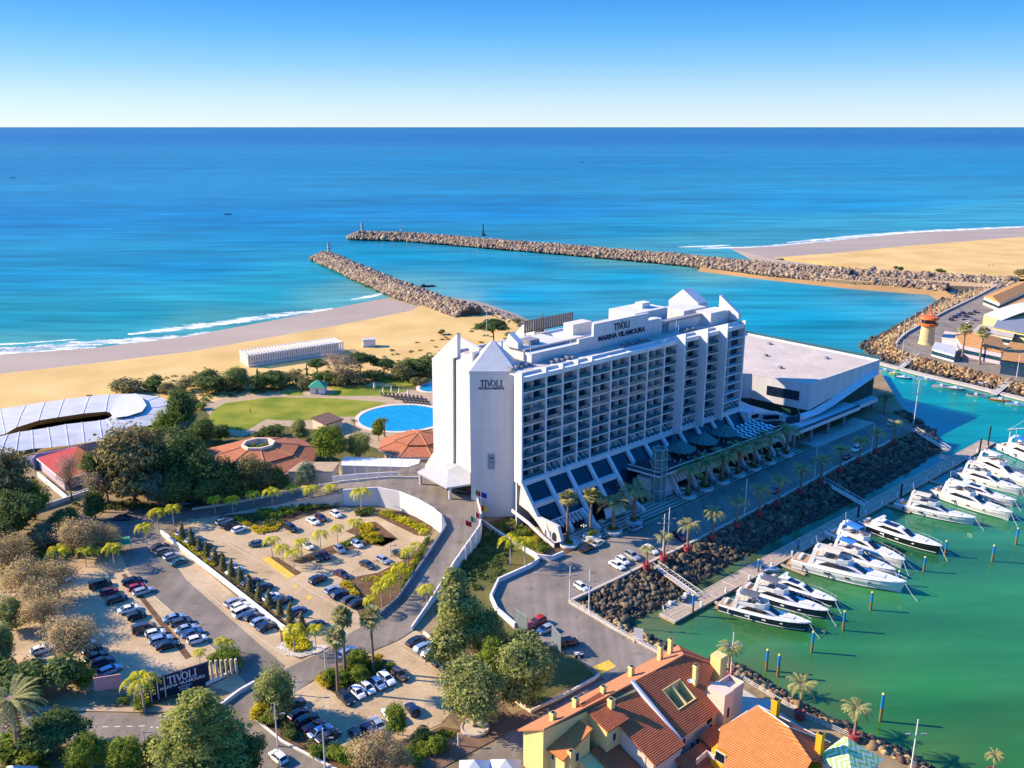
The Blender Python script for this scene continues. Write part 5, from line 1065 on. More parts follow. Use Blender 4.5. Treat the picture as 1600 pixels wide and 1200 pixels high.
rebase(yv, -57, 78)
# ---- pink villa
pv_ = thing("pink_villa", "pink villa with dark terracotta roof, roof terrace cutouts and a white sloping party wall", "house", F0, LA)
part("walls", M_pink, pv_, lambda b: b.prism([(-44.4, -73.4), (-25.8, -74), (-25.8, -88.2), (-33, -88.2), (-44.4, -88.2)], 0, [9.3, 9.3, 6.6, 6.6, 6.6]))
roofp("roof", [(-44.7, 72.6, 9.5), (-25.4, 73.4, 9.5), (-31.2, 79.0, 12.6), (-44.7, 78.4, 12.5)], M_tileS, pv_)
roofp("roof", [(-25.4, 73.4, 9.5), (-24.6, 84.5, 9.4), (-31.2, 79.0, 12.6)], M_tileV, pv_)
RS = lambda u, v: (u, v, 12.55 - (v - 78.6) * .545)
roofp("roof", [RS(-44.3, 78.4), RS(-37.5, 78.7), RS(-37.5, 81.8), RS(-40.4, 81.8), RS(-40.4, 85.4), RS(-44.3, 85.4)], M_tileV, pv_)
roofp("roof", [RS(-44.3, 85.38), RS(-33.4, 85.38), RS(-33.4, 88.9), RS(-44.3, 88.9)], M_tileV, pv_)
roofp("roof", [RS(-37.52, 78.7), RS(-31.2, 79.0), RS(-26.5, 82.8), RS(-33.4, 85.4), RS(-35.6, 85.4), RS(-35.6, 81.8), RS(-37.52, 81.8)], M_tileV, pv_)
part("roof_terrace", mat("terracotta_floor", (.10,.045,.03), .9, .1, .2, 1), pv_, lambda b: b.bx(-40.4, -35.6, -85.4, -81.8, 6.6, 7.4))
rz_ = lambda v: 12.55 - (v - 78.6) * .545 + .02
for x0, x1 in ((-40.5, -40.3), (-38.2, -37.9), (-35.7, -35.5)): part("roof_terrace_wall", M_yel, pv_, lambda b: b.prism([(x0, -81.8), (x1, -81.8), (x1, -85.4), (x0, -85.4)], 7.4, [rz_(81.8), rz_(81.8), rz_(85.4), rz_(85.4)]))
for v in (81.7, 85.35): part("roof_terrace_wall", M_yel, pv_, lambda b: b.bx(-40.52, -35.48, -v - .1, -v + .1, 7.4, rz_(v)))
part("party_wall", M_white, pv_, lambda b: b.prism([(-44.75, -78.2), (-44.25, -78.2), (-44.25, -89.4), (-44.75, -89.4)], 5, [12.95, 12.95, 7.1, 7.1]))
for u, v, z0, z1, s in ((-41.4, 75.4, 10, 12.9, .85), (-33.4, 75.4, 10.4, 13.6, .8), (-30.2, 75.2, 10.2, 13.7, .75), (-33.6, 83.5, 9, 13.7, .75)): chimney(pv_, u, v, z0, z1, s)
part("stair_tower", M_yel, pv_, lambda b: b.bx(-27.4, -25.4, -84.4, -82.2, 0, 12.6))
part("satellite_dish", M_white, pv_, lambda b: b.lathe([(.05, .0), (.45, .12), (.62, .3), (.58, .32), (.05, .06)], 12, L(-34.9, 83.6, 10.8)))
part("tower_walls", M_pink, pv_, lambda b: (b.bx(-33.2, -30.6, -89.6, -86.0, 0, 10.4), b.bx(-30.62, -27, -89.2, -86.2, 0, 9.2)))
part("terrace_parapet", M_pink, pv_, lambda b: b.wall([L(-30.6, 86.2, 9.2), L(-27, 86.2, 9.2), L(-27, 89.2, 9.2), L(-30.6, 89.2, 9.2)], 1.0, .25))
for u, z, w, h in ((-42.8, 3.6, .9, 2.2), (-40.4, 2.6, .9, 1.2), (-38.9, 2.6, .9, 1.2), (-37.2, 2.2, 1.0, 2.0), (-36.2, 5.2, 1.8, 1.0), (-35.2, 3.6, .9, 1.2)): shadeless_win(pv_, L(u, 88.22, z), (1, 0, 0), 0, w, h)
shadeless_win(pv_, L(-32.4, 89.62, 5.4), (1, 0, 0), 0, .9, 2.2)
rebase(pv_, -36, 81)
# ---- low terracotta porch between the villas
po = thing("terracotta_porch", "low porch with two terracotta roofs below the pink villa's windows", "porch", F0, LA)
roofp("roof", [(-46.5, 89.8, 4.6), (-39.6, 89.8, 4.6), (-39.6, 95.0, 2.6), (-46.5, 95.0, 2.6)], M_tileV, po); roofp("roof", [(-39.5, 89.2, 5.4), (-34.6, 89.2, 5.4), (-34.6, 95, 3.2), (-39.5, 95, 3.2)], M_tileV, po)
part("walls", M_pink, po, lambda b: (b.bx(-46.2, -39.8, -94.6, -89.7, 0, 2.5), b.bx(-39.8, -34.8, -94.5, -89.0, 0, 3.0)))
rebase(po, -40, 91)
# ---- orange roofed villa
ov = thing("ochre_villa", "ochre villa with broad bright orange hipped roof at the bottom edge by the quay", "house", F0, LA)
e0, e1, e2, e3 = (-38.4, 92.6, 8.0), (-27.6, 94.6, 8.0), (-27.8, 106.4, 8.0), (-46.5, 105.5, 5.0); rA, rB = (-32.9, 96.2, 11.6), (-33.9, 102.4, 11.6)
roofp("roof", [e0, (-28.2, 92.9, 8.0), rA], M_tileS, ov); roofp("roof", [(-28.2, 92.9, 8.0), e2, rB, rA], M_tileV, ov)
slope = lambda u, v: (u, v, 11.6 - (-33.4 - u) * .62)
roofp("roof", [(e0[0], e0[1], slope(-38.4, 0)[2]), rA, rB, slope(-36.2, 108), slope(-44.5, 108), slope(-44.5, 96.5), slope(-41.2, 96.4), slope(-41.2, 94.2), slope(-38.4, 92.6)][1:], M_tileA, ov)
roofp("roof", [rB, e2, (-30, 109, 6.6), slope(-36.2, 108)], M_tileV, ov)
part("walls", M_och, ov, lambda b: b.prism([(-44, -96.6), (-41.5, -96.6), (-41.5, -93.2), (-28.6, -93.4), (-28.4, -108), (-44, -108)], 0, [4.2, 6.0, 6.2, 7.6, 7.6, 4.2]))
part("eaves", M_wfr, ov, lambda b: b.path([L(-38.6, 92.5, 7.9), L(-28.0, 92.8, 7.85), L(-27.6, 106.5, 7.85)], .14))
part("eaves", M_wfr, ov, lambda b: b.path([L(*[a + c for a, c in zip(q, (0, 0, .1))]) for q in (rA, rB, (e2[0], e2[1], 8.0))], .1))
chimney(ov, -30.2, 97.6, 8, 12.6, 1.1, M_och); chimney(ov, -32.6, 107.2, 8, 12.6, 1.0, M_och)
part("balcony", M_pink, ov, lambda b: b.wall([L(-44.6, 92.6, 4.4), L(-41.6, 92.4, 4.4), L(-41.6, 94, 4.4)], 1.0, .2))
shadeless_win(ov, L(-41.55, 94.0, 4.6), (0, -1, 0), 0, 2.0, 1.9)
rebase(ov, -36, 100)
# ---- green chevron canopy
def chevron():
    m = bpy.data.materials.new("green_chevron_canvas"); m.use_nodes = True; n = m.node_tree.nodes; l = m.node_tree.links; b = n["Principled BSDF"]; b.inputs['Roughness'].default_value = .8
    t = n.new("ShaderNodeTexCoord"); s = n.new("ShaderNodeSeparateXYZ"); l.new(t.outputs['Object'], s.inputs[0])
    f = n.new("ShaderNodeMath"); f.operation = 'PINGPONG'; f.inputs[1].default_value = 1.0; l.new(s.outputs['X'], f.inputs[0])
    a = n.new("ShaderNodeMath"); a.operation = 'ADD'; l.new(f.outputs[0], a.inputs[0]); l.new(s.outputs['Y'], a.inputs[1])
    k = n.new("ShaderNodeMath"); k.operation = 'MULTIPLY'; k.inputs[1].default_value = 1.05; l.new(a.outputs[0], k.inputs[0]); q = n.new("ShaderNodeMath"); q.operation = 'FRACT'; l.new(k.outputs[0], q.inputs[0])
    r = n.new("ShaderNodeValToRGB"); r.color_ramp.interpolation = 'CONSTANT'; r.color_ramp.elements[0].color = (.58, .66, .46, 1); r.color_ramp.elements[1].position = .5; r.color_ramp.elements[1].color = (.26, .46, .10, 1); l.new(q.outputs[0], r.inputs[0]); l.new(r.outputs[0], b.inputs['Base Color']); return m
gk = thing("chevron_kiosk", "quayside kiosk with pitched roof in green and white chevron stripes", "kiosk", F0, LA)
ap = (-28.4, 109.6, 11.0)
b = MB(); c4 = [(-32.8, 107.0, 8.2), (-24.8, 107.4, 8.2), (-25.4, 114.5, 8.2), (-33.6, 113.5, 8.2)]; b.add([L(*p) for p in c4] + [L(*ap)], [(0, 4, 1), (1, 4, 2), (2, 4, 3), (3, 4, 0)]); b.build("canopy_roof", chevron(), gk)
part("walls", M_white, gk, lambda b: b.prism([(-32.2, -107.6), (-25.4, -107.9), (-26, -114), (-33, -113)], 0, 8.1)); rebase(gk, -29, 110)
# villa quay promenade
b = MB(); b.sheet([H3(u, v, .02) for u, v in ((-15.5, 78), (-24, 73), (-30, 74), (-24, 84), (-26.5, 118), (-19.5, 118), (-18.6, 101), (-16.7, 90))]); struct(b.build("quay_promenade", M_walk))
b = MB(); b.bx(-23.2, -15.5, -93, -90.2, 0, 1.0); 
walls("quay_block", "pale stone block jutting to the water beside the villas' promenade", "wall", [H3(-21, 88.5, 0), H3(-16.2, 88.8, 0)], 1.0, 2.4, M_walk)
for x, y, s in ((741, 1187, "left one of two"), (790, 1186, "right one of two"), (20, 1196, "at the bottom left corner")):
    p = W(x, y, 4.6); t = thing("canopy_tent", "white pointed canopy tent cut by the bottom edge, " + s, "tent", (p.x, p.y, 0)); b = MB(); h = 2.6
    b.add([(-h, -h, 2.4), (h, -h, 2.4), (h, h, 2.4), (-h, h, 2.4), (0, 0, 4.6)], [(0, 1, 4), (1, 2, 4), (2, 3, 4), (3, 0, 4)]); b.build("canvas", M_tent2, t)
    for i in (-1, 1):
        for j in (-1, 1): b = MB(); b.tube((i * 2.5, j * 2.5, 0), (i * 2.5, j * 2.5, 2.4), .06, n=6); b.build("post", M_white, t)
# ---- restaurants with octagonal roofs
def octa(name, label, c, R0, R1, z0, z1, hole, parent=None):
    t = thing(name, label, "building", c); n = 8; off = R(22.5)
    P = lambda r, z: [(r * math.cos(off + 2 * math.pi * i / n), r * math.sin(off + 2 * math.pi * i / n), z) for i in range(n)]
    zm = lerp(z0, z1, .48); rm = lerp(R0, R1, .48)
    b = MB(); b.loft([P(R0, z0 - .5), P(R0, z0), P(rm, zm)], cap=False); b.build("lower_roof", M_tileP, t)
    b = MB(); b.loft([P(rm + .5, zm + .35), P(R1, z1)], cap=False)
    if not hole: b.add(P(R1, z1) + [(0, 0, z1 + .4)], [(i, (i + 1) % n, n) for i in range(n)])
    b.build("upper_roof", M_tileP, t)
    b = MB()
    for i in range(n): b.tube(P(rm + .5, zm + .4)[i], P(R1, z1 + .05)[i], .16, n=5)
    for i in range(n): b.tube(P(R0, z0 + .05)[i], P(rm, zm + .05)[i], .16, n=5)
    b.build("hip_tiles", mat("hip_tile", (.50,.22,.11), .85, .2, .1, 1), t)
    b = MB(); b.loft([P(R0 - 2, 0), P(R0 - 2, z0 - .3)], cap=False); b.build("walls", M_cream, t)
    b = MB(); b.loft([P(R0 + .1, z0 - .75), P(R0 + .1, z0 - .15)], cap=False); b.build("fascia", M_white, t)
    if hole:
        b = MB(); b.loft([P(R1 + .5, z1 - .2), P(R1 + .5, z1 + .7), P(R1 - .2, z1 + .7), P(R1 - .2, z1 - 2)], cap=False); b.build("courtyard_rim", M_cream, t)
        b = MB(); b.sheet(P(R1 - .2, z1 - 1.9)); b.build("courtyard_floor", M_lawn2, t)
    return t
c1 = W(404, 697, 7.0); oct1 = octa("restaurant_pavilion", "large octagonal restaurant with terracotta roof around a green courtyard", (c1.x, c1.y, 0), 19.5, 4.8, 3.6, 7.4, True)
c2 = W(655, 676, 7.2); octa("poolside_restaurant", "octagonal poolside restaurant with two tier terracotta roof next to the hotel", (c2.x, c2.y, 0), 14.0, 1.2, 3.4, 7.2, False)
LIB_oct = (c1.x, c1.y)
# ---- white ring tent
tent = thing("ring_tent", "big white oval tent of fabric panels around an open courtyard by the beach", "tent", (W(120, 660, 0).x, W(120, 660, 0).y, 0)); T0 = tent.location.copy()
O_ = [(-40,645),(0,639),(40,633),(70,628),(100,624),(140,619),(170,616),(212,615),(250,620),(275,633),(274,648),(252,660),(212,670),(185,680),(160,688),(132,692),(107,696),(80,699),(52,701),(25,706),(0,711),(-40,718)]
I_ = [(-40,688),(8,678),(25,668),(60,657),(90,652),(130,646),(165,643),(174,645),(177,646),(178.5,647),(178.5,648),(177,649),(174,651),(166,655),(155,657),(128,660),(102,663),(75,668),(50,672),(30,675),(12,679),(-40,690)]
Ow = [W(x, y, 4.2) - T0 for x, y in O_]; Iw = [W(x, y, 5.8) - T0 for x, y in I_]
for k in range(len(O_) - 1):
    a, b_, c, d = Ow[k], Ow[k + 1], Iw[k + 1], Iw[k]; m1, m2 = a.lerp(d, .5) + Vector((0, 0, .35)), b_.lerp(c, .5) + Vector((0, 0, .35))
    b = MB(); b.add([a, b_, m2, m1, c, d], [(0, 1, 2, 3), (3, 2, 4, 5)]); b.build("fabric_panel", M_tent, tent)
    b = MB(); b.path([a + Vector((0, 0, .08)), m1 + Vector((0, 0, .08)), d + Vector((0, 0, .08))], .13, 4); b.build("seam", M_seam, tent)
    if k % 2 == 0: b = MB(); b.tube((a.x, a.y, 0), a, .1, n=6); b.build("tent_pole", M_white, tent)
ct = W(172, 646, 5.8) - T0; fan = [W(x, y, 6.1) - T0 for x, y in [(181,624),(196,617),(212,616),(222,622),(229,634),(222,644),(200,651),(178,654)]]
b = MB(); b.add([ct + Vector((0, 0, .35))] + [p + Vector((0, 0, .25)) for p in fan], [(0, i + 1, i + 2) for i in range(len(fan) - 1)]); b.build("painted_lit_panel", M_tent2, tent)  # lit patch of the tent, its sunlight put into a paler fabric colour
b = MB(); P = [W(x, y, .02) - T0 for x, y in [(12,684),(60,664),(165,648),(174,652),(110,670),(50,682)]]; b.sheet(P); b.build("courtyard_floor", mat("tent_floor", (.55,.42,.30), .9, .1, .2, .5), tent)
for pts in ([(107,699),(160,690)], [(28,715),(55,712)]):
    b = MB(); b.wall([W(x, y + 14, 0) - T0 for x, y in pts], 3.2, .2); b.build("side_wall", M_lil if pts[0][0] > 100 else M_white, tent)
# ---- red roofed house
rh = thing("red_roofed_house", "small house with crimson and orange hipped roof in front of the tent", "house", W(110, 735, 0))
E4 = [W(x, y, 3.6) for x, y in ((56, 716), (98, 751), (166, 729), (136, 696))]; A4 = W(121, 697, 7.2); o = rh.location
b = MB(); b.add([E4[0] - o, E4[1] - o, A4 - o], [(0, 1, 2)]); b.build("roof", mat("crimson_roof", (.33,.03,.04), .8, .2, .08, .5, col2=(.38,.045,.05)), rh)
b = MB(); b.add([p - o for p in E4] + [A4 - o], [(1, 2, 4), (2, 3, 4), (3, 0, 4)]); b.build("roof", mat("orange_roof", (.48,.13,.05), .85, .2, .15, .8, .1), rh)
b = MB(); q = [p - o for p in E4]; cx = sum((p for p in q), Vector()) / 4; b.prism([((p.x - cx.x) * .93 + cx.x, (p.y - cx.y) * .93 + cx.y) for p in q], 0, 3.5); b.build("walls", M_lil, rh)
b = MB(); b.path([p - o for p in (E4[0], E4[1], E4[2])], .16, 5); b.build("gutter", M_white, rh)
b = MB(); b.wall([W(x, y, 0) - o for x, y in ((54, 735), (60, 728), (130, 715))], 4.2, .3); b.build("rear_wall", M_lil, rh)
# ---- beach pavilion with slatted roof
A0, A1 = W(389, 574, 0), W(536, 552, 0); d_ = (A1 - A0); Lp = d_.length; an = math.atan2(d_.y, d_.x)
bp = thing("beach_pavilion", "long white slatted beach pavilion standing on the sand", "pavilion", A0, an); Dp = 11.0; Hp = 5.2
b = MB(); b.bx(0, Lp, 0, Dp, 0, .4); b.build("floor", M_white, bp)
b = MB()
for k in range(30): x = Lp * k / 29; b.bx(x - .28, x + .28, -.4, Dp, Hp + .25, Hp + .5)
b.bx(-.3, Lp + .3, -.5, -.2, Hp, Hp + .5); b.bx(-.3, Lp + .3, Dp, Dp + .3, Hp, Hp + .5); b.build("slatted_roof", M_white, bp)
b = MB()
for k in range(42): x = Lp * k / 41; b.bx(x - .26, x + .26, -.12, .1, .3, Hp)
for k in range(9): y = Dp * k / 8; b.bx(-.12, .12, y - .4, y + .4, .3, Hp)
b.bx(0, Lp, -.1, .12, 2.4, 2.7); b.build("slatted_walls", M_white, bp)
b = MB(); b.bx(.6, Lp - .6, 3, Dp - 1, .4, 4.0); b.build("inner_rooms", M_grey, bp)
# ---- gazebo, beach hut, garden kiosk
gz = thing("gazebo", "small white gazebo with green pyramid roof on the garden lawn", "gazebo", W(498, 613, 0))
b = MB(); h = 3.6; b.add([(-h, -h, 3.0), (h, -h, 3.0), (h, h, 3.0), (-h, h, 3.0), (0, 0, 5.4)], [(0, 1, 4), (1, 2, 4), (2, 3, 4), (3, 0, 4), (3, 2, 1, 0)]); b.build("roof", mat("green_roof", (.03,.26,.15), .7, .3, .08, 1), gz)
b = MB(); b.bx(-2.9, 2.9, -2.9, 2.9, 0, 3); b.build("walls", M_white, gz); b = MB(); b.lathe([(6.5, .02), (6.5, .06)], 24); b.build("paved_circle", M_path, gz)
b = MB(); b.bx(-.5, .5, -2.96, -2.88, .1, 2.2); b.build("door", M_grey, gz)
hu = thing("beach_hut", "small white beach hut alone on the sand beyond the garden", "hut", W(577, 541, 0), R(12))
b = MB(); b.bx(-3, 3, -2, 2, .3, 3.6); b.build("walls", M_white, hu); b = MB(); b.bx(-3.3, 3.3, -2.3, 2.3, 3.6, 3.85); b.build("roof", M_tent, hu); b = MB(); b.bx(-3.2, 3.2, -2.2, 2.2, 0, .3); b.build("plinth", M_grey, hu)
kq = [W(x, y, 0) for x, y in ((489, 668), (510, 678), (535, 670), (514, 660))]; gk2 = thing("garden_kiosk", "flat brown roofed kiosk between the lawn and the large pool", "kiosk", kq[1])
b = MB(); b.prism([(p.x - kq[1].x, p.y - kq[1].y) for p in kq], 0, 3.4); b.build("walls", M_pink, gk2); cc = sum((p - kq[1] for p in kq), Vector()) / 4
b = MB(); b.prism([((p.x - kq[1].x - cc.x) * 1.12 + cc.x, (p.y - kq[1].y - cc.y) * 1.12 + cc.y) for p in kq], 3.42, 3.8); b.build("roof", mat("brown_roof", (.14,.085,.07), .9, .1, .15, .6), gk2)
# garden buildings behind the entrance lane
def boxb(name, label, cat, px, z1, mw, mr, z0=0.0, ov_=1.04, extra=None, zb=0.0):
    q = [W(x, y, zb) for x, y in px]; c = sum(q, Vector()) / len(q); t = thing(name, label, cat, (c.x, c.y, 0))
    b = MB(); b.prism([(p.x - c.x, p.y - c.y) for p in q], z0, z1); b.build("walls", mw, t)
    if extra: b = MB(); b.prism([((p.x - c.x) * 1.008, (p.y - c.y) * 1.008) for p in q], *extra); b.build("glazing", M_win, t)
    b = MB(); b.prism([((p.x - c.x) * ov_, (p.y - c.y) * ov_) for p in q], z1 + .01, z1 + .3); b.build("roof", mr, t); return t
boxb("service_building", "low cream flat roofed building between the restaurant and the entrance lane", "building", [(452, 757), (472, 742), (530, 742), (520, 757)], 4.0, M_cream, M_path)
boxb("garden_annex", "low white flat roofed annex behind the row of flagpoles", "building", [(534, 745), (541, 732), (655, 736), (650, 748)], 3.6, M_cream, M_white)
walls("garden_wall", "white perimeter wall under the flagpoles behind the entrance lane", "wall", [W(x, y, 3.0) for x, y in [(520,752),(560,748),(610,745),(650,746)]], 1.6, .3, M_white)
# ---- far quay
tq = W(1447, 537, 0); ct_ = thing("harbour_control_tower", "round cream harbour tower with orange lantern and lattice mast on the far quay", "tower", tq)
b = MB(); b.lathe([(3.9, 0), (3.5, 1), (3.2, 9.2)], 20); b.build("shaft", mat("tower_cream", (.62,.44,.22), .85, .2, .08, .5), ct_)
M_or = mat("orange_paint", (.62,.14,.03), .6, .3, .1, 1)
b = MB(); b.lathe([(3.3, 9.2), (4.5, 9.6), (4.5, 10.6), (3.4, 10.7)], 20); b.build("lower_gallery", M_or, ct_); b = MB(); b.lathe([(3.4, 10.7), (3.6, 12.6)], 20); b.build("lantern_glass", M_dark, ct_); b = MB(); b.lathe([(4.4, 12.6), (4.6, 13.0), (4.2, 13.9), (.8, 14.2)], 20); b.build("lantern_roof", M_or, ct_)
b = MB()
for a in range(4): b.tube((1.2 * math.cos(a * 1.57), 1.2 * math.sin(a * 1.57), 14), (.2 * math.cos(a * 1.57), .2 * math.sin(a * 1.57), 20.5), .12, n=5)
for z in (15.5, 17, 18.5): b.lathe([(1.2 - (z - 14) * .15, z), (1.25 - (z - 14) * .15, z + .2)], 8)
b.build("mast", M_or, ct_)
EQ = LA
def eq(name, label, px, z, mw, mr, cat="building", extra=None): return boxb(name, label, cat, px, z, mw, mr, extra=extra)
eq("yellow_hall", "yellow quay building with grey flat roof at the photograph's right edge", [(1551,528),(1562,508),(1640,520),(1640,546)], 5.5, M_yel, M_grey, extra=(3.2, 4.4))
wh_ = thing("market_hall", "yellow market hall with curved white roof on the far quay", "building", W(1580, 512, 0)); o = wh_.location
P = [W(x, y, 0) - o for x, y in ((1535,508),(1562,518),(1660,500),(1640,488))]; b = MB(); b.prism([(p.x, p.y) for p in P], 0, 6.0); b.build("walls", M_yel, wh_)
b = MB(); a0, a1, b0_, b1_ = [Vector((p.x, p.y, 6.0)) for p in (P[0], P[1], P[3], P[2])]; rings = []
for k in range(9):
    t = k / 8; hh = 3.0 * math.sin(math.pi * t); rings.append([a0.lerp(b0_, t) + Vector((0, 0, hh)), a1.lerp(b1_, t) + Vector((0, 0, hh)), a1.lerp(b1_, t) + Vector((0, 0, hh - .3)), a0.lerp(b0_, t) + Vector((0, 0, hh - .3))])
b.loft(rings); b.build("curved_roof", M_tent2, wh_)
M_or2 = mat("tan_tiles", (.42,.21,.075), .85, .2, .15, .3)
def gable(name, label, px, zw, zr, mw, mr):       # ridge along the first edge's direction
    q = [W(x, y, 0) for x, y in px]; c = sum(q, Vector()) / 4; t = thing(name, label, "building", (c.x, c.y, 0)); q = [p - c for p in q]
    b = MB(); b.prism([(p.x, p.y) for p in q], 0, zw); b.build("walls", mw, t)
    b = MB(); b.prism([(p.x * 1.006, p.y * 1.006) for p in q], zw * .3, zw * .62); b.build("glazing", M_win, t)
    up = Vector((0, 0, zw + .05)); r0 = (q[0] + q[3]) / 2 + Vector((0, 0, zr)); r1 = (q[1] + q[2]) / 2 + Vector((0, 0, zr)); e = [p * 1.03 + up for p in q]
    b = MB(); b.add(e + [r0, r1], [(0, 1, 5, 4), (2, 3, 4, 5), (3, 0, 4), (1, 2, 5)]); b.build("roof", mr, t); return t
gable("long_warehouse", "long tan roofed warehouse on the far quay beside the seawall", [(1536,476),(1590,452),(1615,460),(1560,486)], 5, 7, M_cream, M_or2)
gable("long_warehouse", "second tan roofed warehouse behind the white curved roof", [(1575,490),(1640,460),(1690,470),(1620,500)], 5, 7, M_cream, M_or2)
gable("quay_restaurant", "tan roofed restaurant with blue glazing in front of two palms on the far quay", [(1500,556),(1490,540),(1560,545),(1572,572)], 5.5, 7.5, M_lil, M_or2)
eq("quay_cafe", "low white cafe with glazed terrace behind the first palm on the far quay", [(1455,556),(1460,545),(1492,552),(1490,566)], 3.2, M_white, M_tent, extra=(.8, 2.6))
eq("pink_shed", "pink and white shed next to the harbour tower", [(1470,540),(1475,530),(1500,534),(1497,548)], 4.0, M_lil, M_pink)
eq("blue_building", "dark blue fronted building at the right edge of the far quay", [(1562,584),(1576,556),(1640,566),(1640,596)], 6.5, mat("blue_front", (.02,.05,.10), .4, .4, .2, 1), M_or2, extra=(3.6, 5.6))
eq("flat_roofed_store", "flat tan roofed store behind the quay restaurant", [(1520,530),(1530,520),(1585,526),(1580,540)], 4.2, M_cream, M_walk, extra=(1.0, 2.8))
# ---- breakwater lights
def beacon(label, px, py, h, col):
    t = thing("striped_lighthouse", label, "lighthouse", W(px, py, 2.0)); r = h * .13; n = 6
    b = MB(); b.lathe([(r * 2.0, -.6), (r * 2.0, .5), (r * 1.2, .6)], 16); b.build("base", M_walk, t)
    for k in range(n): b = MB(); f_ = lambda q: r * (1.15 - .3 * q / n); b.lathe([(f_(k), .6 + h * .75 * k / n), (f_(k + 1), .6 + h * .75 * (k + 1) / n)], 16); b.build("stripe", M_white if k % 2 else col, t)
    b = MB(); z = .6 + h * .75; b.lathe([(r * 1.25, z), (r * 1.25, z + .25), (r * .6, z + .3), (r * .6, z + h * .16), (r * .75, z + h * .17), (.05, z + h * .25)], 14); b.build("lantern", M_grey, t)
beacon("striped lighthouse on the tip of the nearer breakwater", 514, 394, 8.5, mat("faded_red", (.30,.11,.09), .7, .3, 0))
beacon("striped lighthouse on the tip of the farther breakwater", 566, 361, 9.5, mat("faded_green", (.09,.16,.13), .7, .3, 0))
t = thing("beacon_post", "slim white beacon post on the farther breakwater", "beacon", W(626, 361, 2)); b = MB(); b.tube((0, 0, 0), (0, 0, 4), .35, n=8); b.bx(-1, 1, -.6, .6, 3.2, 5.0); b.build("post", M_white, t)
t = thing("channel_beacon", "dark channel marker rising from the sea behind the farther breakwater", "beacon", W(755, 368, WZ)); b = MB(); b.lathe([(3, 0), (2.4, 1.2), (1.2, 1.6), (.6, 6), (.5, 12), (.05, 12.4)], 12); b.build("tower", mat("dark_marker", (.03,.05,.05), .8, .2, 0), t)
# ---- big navy sign and pink billboard
s0, s1 = W(228, 1098, 0), W(328, 1066, 0); d_ = (s1 - s0); Ls = d_.length; an = math.atan2(d_.y, d_.x)
sg = thing("resort_sign", "big navy sign wall with white hotel lettering at the car park entrance", "sign", s0, an); hs_ = 4.6
b = MB(); b.bx(0, Ls, -.2, .2, 0, hs_); b.build("board", mat("navy_board", (.014,.022,.055), .6, .3, .1, 1), sg)
M_letw = mat("white_letters", (.80,.80,.82), .6, .3, 0)
def sign_text(me, x, z): o = obj("lettering", me, sg, (x, -.24, z)); o.rotation_euler = (math.pi / 2, 0, 0); return o
sign_text(serif_word(1.6, M_letw, .03), Ls * .58, 3.35); sign_text(text_mesh("MARINA VILAMOURA", .88, .03, M_letw, sx=1.0, bold=.01), Ls * .58, 1.95); sign_text(text_mesh("ALGARVE", .5, .03, M_letw, sx=1.15), Ls * .60, 1.15); sign_text(text_mesh("RESORT", .5, .03, M_letw, sx=1.15), Ls * .60, .6)
for x in (1.0, 2.3, 3.6): b = MB(); b.bx(x - .09, x + .09, -.45, -.2, 0, hs_ - .2); b.build("post", M_white, sg)
for k in range(6):
    b = MB(); b.bx(Ls + .35 + k * .95, Ls + .75 + k * .95, -.25, .25, 0, hs_ - .25 * k); b.build("fin", M_walk, sg)
p0, p1 = W(153, 1092, 0), W(190, 1086, 0); d_ = p1 - p0; an = math.atan2(d_.y, d_.x); Lb = d_.length
bb = thing("pink_billboard", "pink billboard on two dark posts by the lower car park", "billboard", p0, an)
b = MB(); b.bx(-.3, Lb + .3, -.1, .1, 1.8, 4.6); b.build("board", mat("pink_board", (.58,.30,.29), .7, .3, .08, .8), bb)
for x in (.8, Lb - .6): b = MB(); b.bx(x - .1, x + .1, -.08, .08, 0, 1.8); b.build("post", M_grey, bb)
# ================================================================ pontoons, piles, yachts
M_plank = mat("pontoon_planks", (.36,.28,.20), .9, .15, .2, 1.2, .1)
t = thing("pontoon", "long timber pontoon with pale cross beams where the yachts are moored", "pontoon", H3(-4, 54, WZ), LA)
b = MB(); b.bx(0, 178, -2.2, 2.2, .1, .75); b.build("deck", M_plank, t)
b = MB()
for k in range(23): b.bx(k * 7.8 + .0, k * 7.8 + .4, -2.25, 2.25, .75, .80)
b.bx(0, 178, -.12, .12, .75, .79); b.bx(0, 178, 2.1, 2.3, .4, .82); b.bx(0, 178, -2.3, -2.1, .4, .82); b.build("edge_beams", M_walk, t)
for k in range(18): u = 10 + k * 9.6; b = MB(); b.bx(u, u + .35, -2.0, -1.65, .75, 1.9); b.build("service_post", M_white, t)
for k in range(6):
    u = 14 + k * 28; b = MB(); b.bx(u, u + .9, -9.5, -2.3, .25, .6); b.build("mooring_finger", M_plank, t)
PX = [W(1372, 569, WZ), W(1440, 587, WZ), W(1520, 606, WZ), W(1640, 636, WZ)]
t = thing("fishing_pontoon", "narrow pale pontoon under the rocks of the far quay with small boats alongside", "pontoon", PX[0]); b = MB(); b.wall([p - PX[0] + Vector((0, 0, .2)) for p in PX], .7, 3.6); b.build("deck", M_walk, t)
